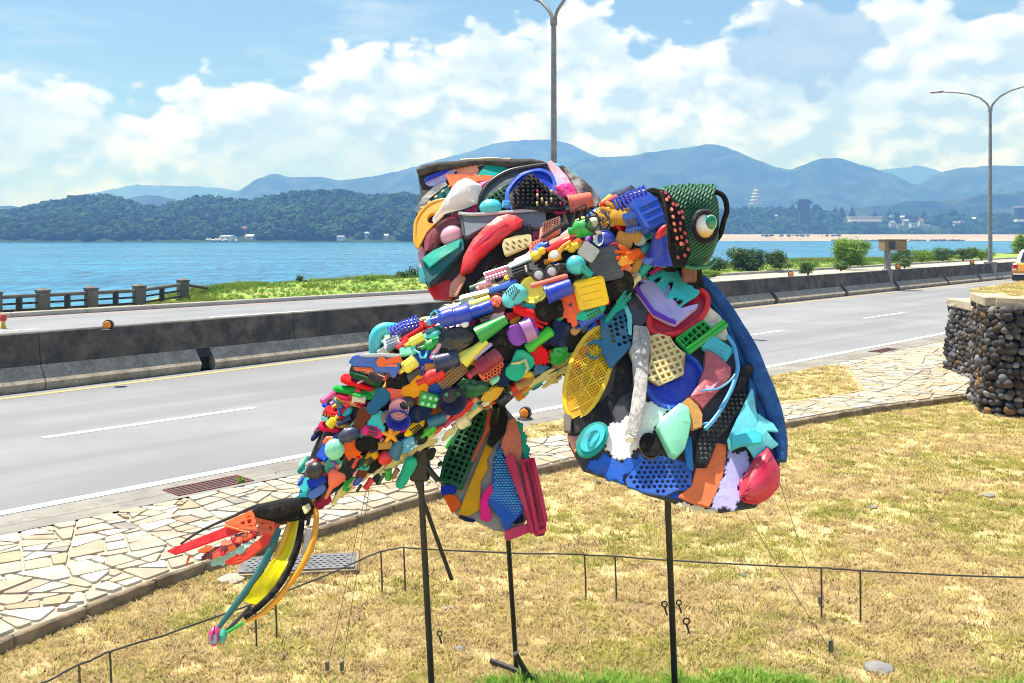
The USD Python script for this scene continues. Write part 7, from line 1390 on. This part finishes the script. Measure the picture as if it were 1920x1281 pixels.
for j in range(72): f.append((288, j, (j + 1) % 72))
m_eye = usdkit.material(stage, '/World/Looks/pearly_eye', {'g': ('geometry', {}), 's': ('separate_xyz', {}), 'r': ('map_range', {'from_min': float(ec[2] - .036), 'from_max': float(ec[2] + .002), 'clamp': True}), 'c': ('mix', {'color1': (.62, .38, .10), 'color2': (.80, .80, .82)}), 'p': ('principled_bsdf', {'roughness': .25, 'coat_weight': .5})},
    [('g.position', 's.vector'), ('s.z', 'r.value'), ('r.result', 'c.fac'), ('c.color', 'p.base_color')], surface='p.BSDF')
fobj('eyeball', eyem(trimesh.Trimesh(V, np.array(f), process=False)), m_eye, head, smooth=25, label='ribbed white and gold eye')
t = trimesh.creation.icosphere(3, 11.5 * k); t.apply_scale((.95, 1.15, .55)); fobj('pupil', eyem(t, 9 * k, 7 * k, 13 * k), M('pupil_green', (.0, .22, .09), .06, scale=30, col2=(.0, .12, .05), coat=1), head, smooth=True, label='glassy green pupil')
t = trimesh.creation.torus(11 * k, 1.6 * k, 28, 8); t.apply_scale((.95, 1.15, 1)); fobj('pupil_rim', eyem(t, 9 * k, 7 * k, 13.5 * k), pl('mint'), head, smooth=True)
pts = [P(1336, 360, 4.74), P(1352, 364, 4.73), P(1361, 378, 4.72), P(1363, 394, 4.72), P(1357, 415, 4.72), P(1351, 438, 4.72), P(1338, 454, 4.72)]
tq = np.linspace(0, 1, 24); hose = PchipInterpolator(np.linspace(0, 1, 7), np.array(pts))(tq); fobj('snout_hose', tube(hose, .013, 10), fo('black'), head, smooth=50, label='black hose loop on the snout')

fobj('lip', tube(np.array([P(1284, 500, 4.66), P(1305, 503, 4.65), P(1330, 500, 4.66), P(1342, 488, 4.68)]), .010, 8), M('lip_green', (.05, .22, .12), .5), head, smooth=50)
# the black perforated collar where the head meets the body
H = Sheet(P(1262, 430, 4.585), rad(10), rad(-8), .09, .30, 'collar', [(735, 172), (800, 160), (890, 172), (960, 200), (1015, 280), (1090, 390), (1130, 520), (1165, 650), (1192, 830), (1135, 965), (1010, 960), (965, 800), (945, 560), (905, 400), (850, 260)], 'd', fo('black'), .02, 'black perforated collar round the neck')
rows = [[(880, 210), (945, 290), (995, 395), (1010, 470), (1020, 545), (1030, 610), (1050, 690), (1090, 745)], [(935, 215), (1010, 340), (1070, 430), (1085, 540), (1082, 600), (1095, 680), (1110, 745), (1130, 860)], [(965, 265), (1045, 350), (1100, 420), (1110, 480), (1130, 640), (1150, 720), (1165, 800), (1060, 880)]]
for q, rw_ in enumerate(rows):
    for x, y in rw_: H.plate(ell(x, y, 16, 21, 20, 10), fo('rosewood') if q else fo('salmon'), .8, .008, 'collar_dot', tilt=.0, rnd=.001)
H.line([(740, 190), (800, 172), (860, 195), (905, 280), (935, 400), (955, 560), (970, 800)], 16, fo('char'), 'collar_edge', 1.5)
fobj('chin_post', tube(np.array([P(1292, 500, 4.80), P(1300, 530, 4.82), P(1290, 556, 4.86)]), [.06, .05, .04], 10), fo('black'), fish, smooth=50); fobj('chin_scrap', box(*P(1292, 514, 4.72), .07, .03, .08, .008), pl('brown'), fish)
# the elbow pipe and the toy blaster on the back
ep = [P(704, 662, 4.78), P(703, 640, 4.78), P(708, 624, 4.78), P(722, 616, 4.79), P(740, 617, 4.80), P(752, 622, 4.81)]
ep = PchipInterpolator(np.linspace(0, 1, 6), np.array(ep))(np.linspace(0, 1, 18)); fobj('elbow_pipe', tube(ep, .030, 14), pl('aqua'), body, smooth=50, label='turquoise elbow pipe standing on the back')
tp = P(705, 680, 4.60)
def bl(pts, w, y0=0.0):
    g = sg.Polygon([((x - 640) / 6.405 * 4.6 / F, -(y - 110) / 6.405 * 4.6 / F) for x, y in pts]).buffer(.003); m = bev(g, w, .006); m.apply_transform(np.array([[1, 0, 0, 0], [0, 0, -1, 0], [0, 1, 0, 0], [0, 0, 0, 1.0]])); m.apply_translation(P(660, 677, 4.60) + (0, -y0, 0)); return m
tb = fobj('toy_blaster', bl([(640, 100), (680, 40), (760, 20), (1050, 30), (1210, 60), (1230, 130), (1215, 200), (1180, 270), (1150, 280), (1110, 215), (940, 210), (900, 165), (700, 150)], .06, .02), pl('cobalt'), body, smooth=20, label='blue and orange toy water blaster')
for pts, w, y0, c in (([(1080, 70), (1240, 30), (1260, 90), (1070, 105)], .03, .072, 'orange'), ([(700, 160), (900, 172), (920, 200), (720, 190)], .03, .06, 'orange'), ([(760, 14), (1000, 8), (1240, 14), (1210, 48), (1060, 30), (800, 28)], .03, .06, 'silver'), ([(1060, 118), (1200, 122), (1200, 140), (1060, 136)], .02, .072, 'salmon')):
    fobj('blaster_panel', bl(pts, w, y0), pl(c), body)
t = trimesh.creation.cylinder(9 * 4.6 / F, .02, sections=22); t.apply_transform(trimesh.transformations.rotation_matrix(math.pi / 2, (1, 0, 0))); t.apply_translation(P(715.5, 679, 4.51)); fobj('blaster_dial', t, pl('orange'), body, smooth=30)

# ---- poles, brace, foot
m_pole = M('black_steel', (.008, .008, .009), .45, scale=14, col2=(.02, .018, .016), spec=.5, bump=.2, bscale=60)
def G2(px, py): return G(px, py, LZ)
def pole(a, b, r, name='pole', label=None): return fobj(name, tube([a, (a + b) / 2, b], r, 12), m_pole, fish, smooth=50, label=label)
pb = np.array([P(813, 1300, 4.72)[0], 4.72, LZ - .03]); pole(P(786, 850, 4.74), pb, .0150, label='left black pole')
pb2 = np.array([P(1268, 1300, 4.74)[0], 4.74, LZ - .03]); pole(P(1251, 920, 4.62), pb2, .0150, label='right black pole')
pb3 = G2(969, 1262); pole(P(951, 985, 4.99), pb3, .0125, label='middle black pole')
pole(P(774, 885, 4.80), P(847, 1087, 4.86), .0105, 'brace', 'slanting hanging brace')
fobj('bracket', box(*P(788, 868, 4.76), .09, .10, .16, .01), m_pole, fish); pole(P(795, 868, 4.72), P(822, 902, 4.72), .014, 'stub')
for a, b in (((921, 1250), (1004, 1282)), ((948, 1274), (972, 1232))):
    A_, B_ = G2(*a) + (0, 0, .03), G2(*b) + (0, 0, .03)
    if b == (972, 1232): A_, B_ = P(966, 1225, 5.04), G2(990, 1278) + (0, 0, .03)
    pole(A_, B_, .014, 'foot')
# fins are carried by hidden struts; show them from the side
pole(P(1185, 560, 4.86), P(1215, 640, 4.70), .02, 'strut'); pole(P(1000, 560, 4.95), P(985, 470, 5.20), .025, 'strut'); pole(P(930, 760, 4.88), P(925, 800, 5.0), .02, 'strut')

# guy wires, shackles
m_gw = M('guy_cable', (.10, .09, .07), .5, scale=40, col2=(.2, .18, .15))
for a, b, lab in ((P(1398, 960, 4.52), P(1568, 1237, 4.55), 'thin steel guy wire running down right from the tip of the big fin'), (P(1462, 905, 4.6), G2(1538, 1135), 'thin guy wire behind the big fin running to the lawn'), (P(694, 905, 4.72), G2(640, 1262), 'thin guy wire hanging from the tail to the lawn at the left'), (P(690, 905, 4.76), G2(612, 1262), 'second thin guy wire from the tail, left of the first one')):
    t = thing('guy_wire', lab, 'wire', b); m = tube([a - b, (a - b) * .5 - (0, 0, .01), (0, 0, 0)], .0016, 5); obj('cable', m, m_gw, t); e = box(0, 0, .02, .02, .02, .05, .004); e.apply_translation((a - b) * (.06 if 'right' in lab else .02)); obj('turnbuckle', e, m_gw, t)
def shackle(px, py, Y, lab, s=1.0):
    t = thing('shackle', lab, 'shackle', P(px, py, Y)); q = trimesh.creation.torus(.013 * s, .0036 * s, 16, 6); q.apply_transform(trimesh.transformations.rotation_matrix(math.pi / 2, (1, 0, 0))); obj('ring', q, m_pole, t); q = tube([(0, 0, -.014), (.012 * s, -.005, -.05 * s)], .005, 6); obj('tail', q, m_pole, t)
shackle(1246, 1133, 4.64, 'small black ring bolt on the left of the right pole'); shackle(1273, 1130, 4.64, 'small black ring bolt on the right of the right pole', .9); shackle(1287, 1165, 4.64, 'black chain link hanging beside the right pole', 1.1); shackle(824, 1188, 4.70, 'small black hook hanging beside the left pole', .9)
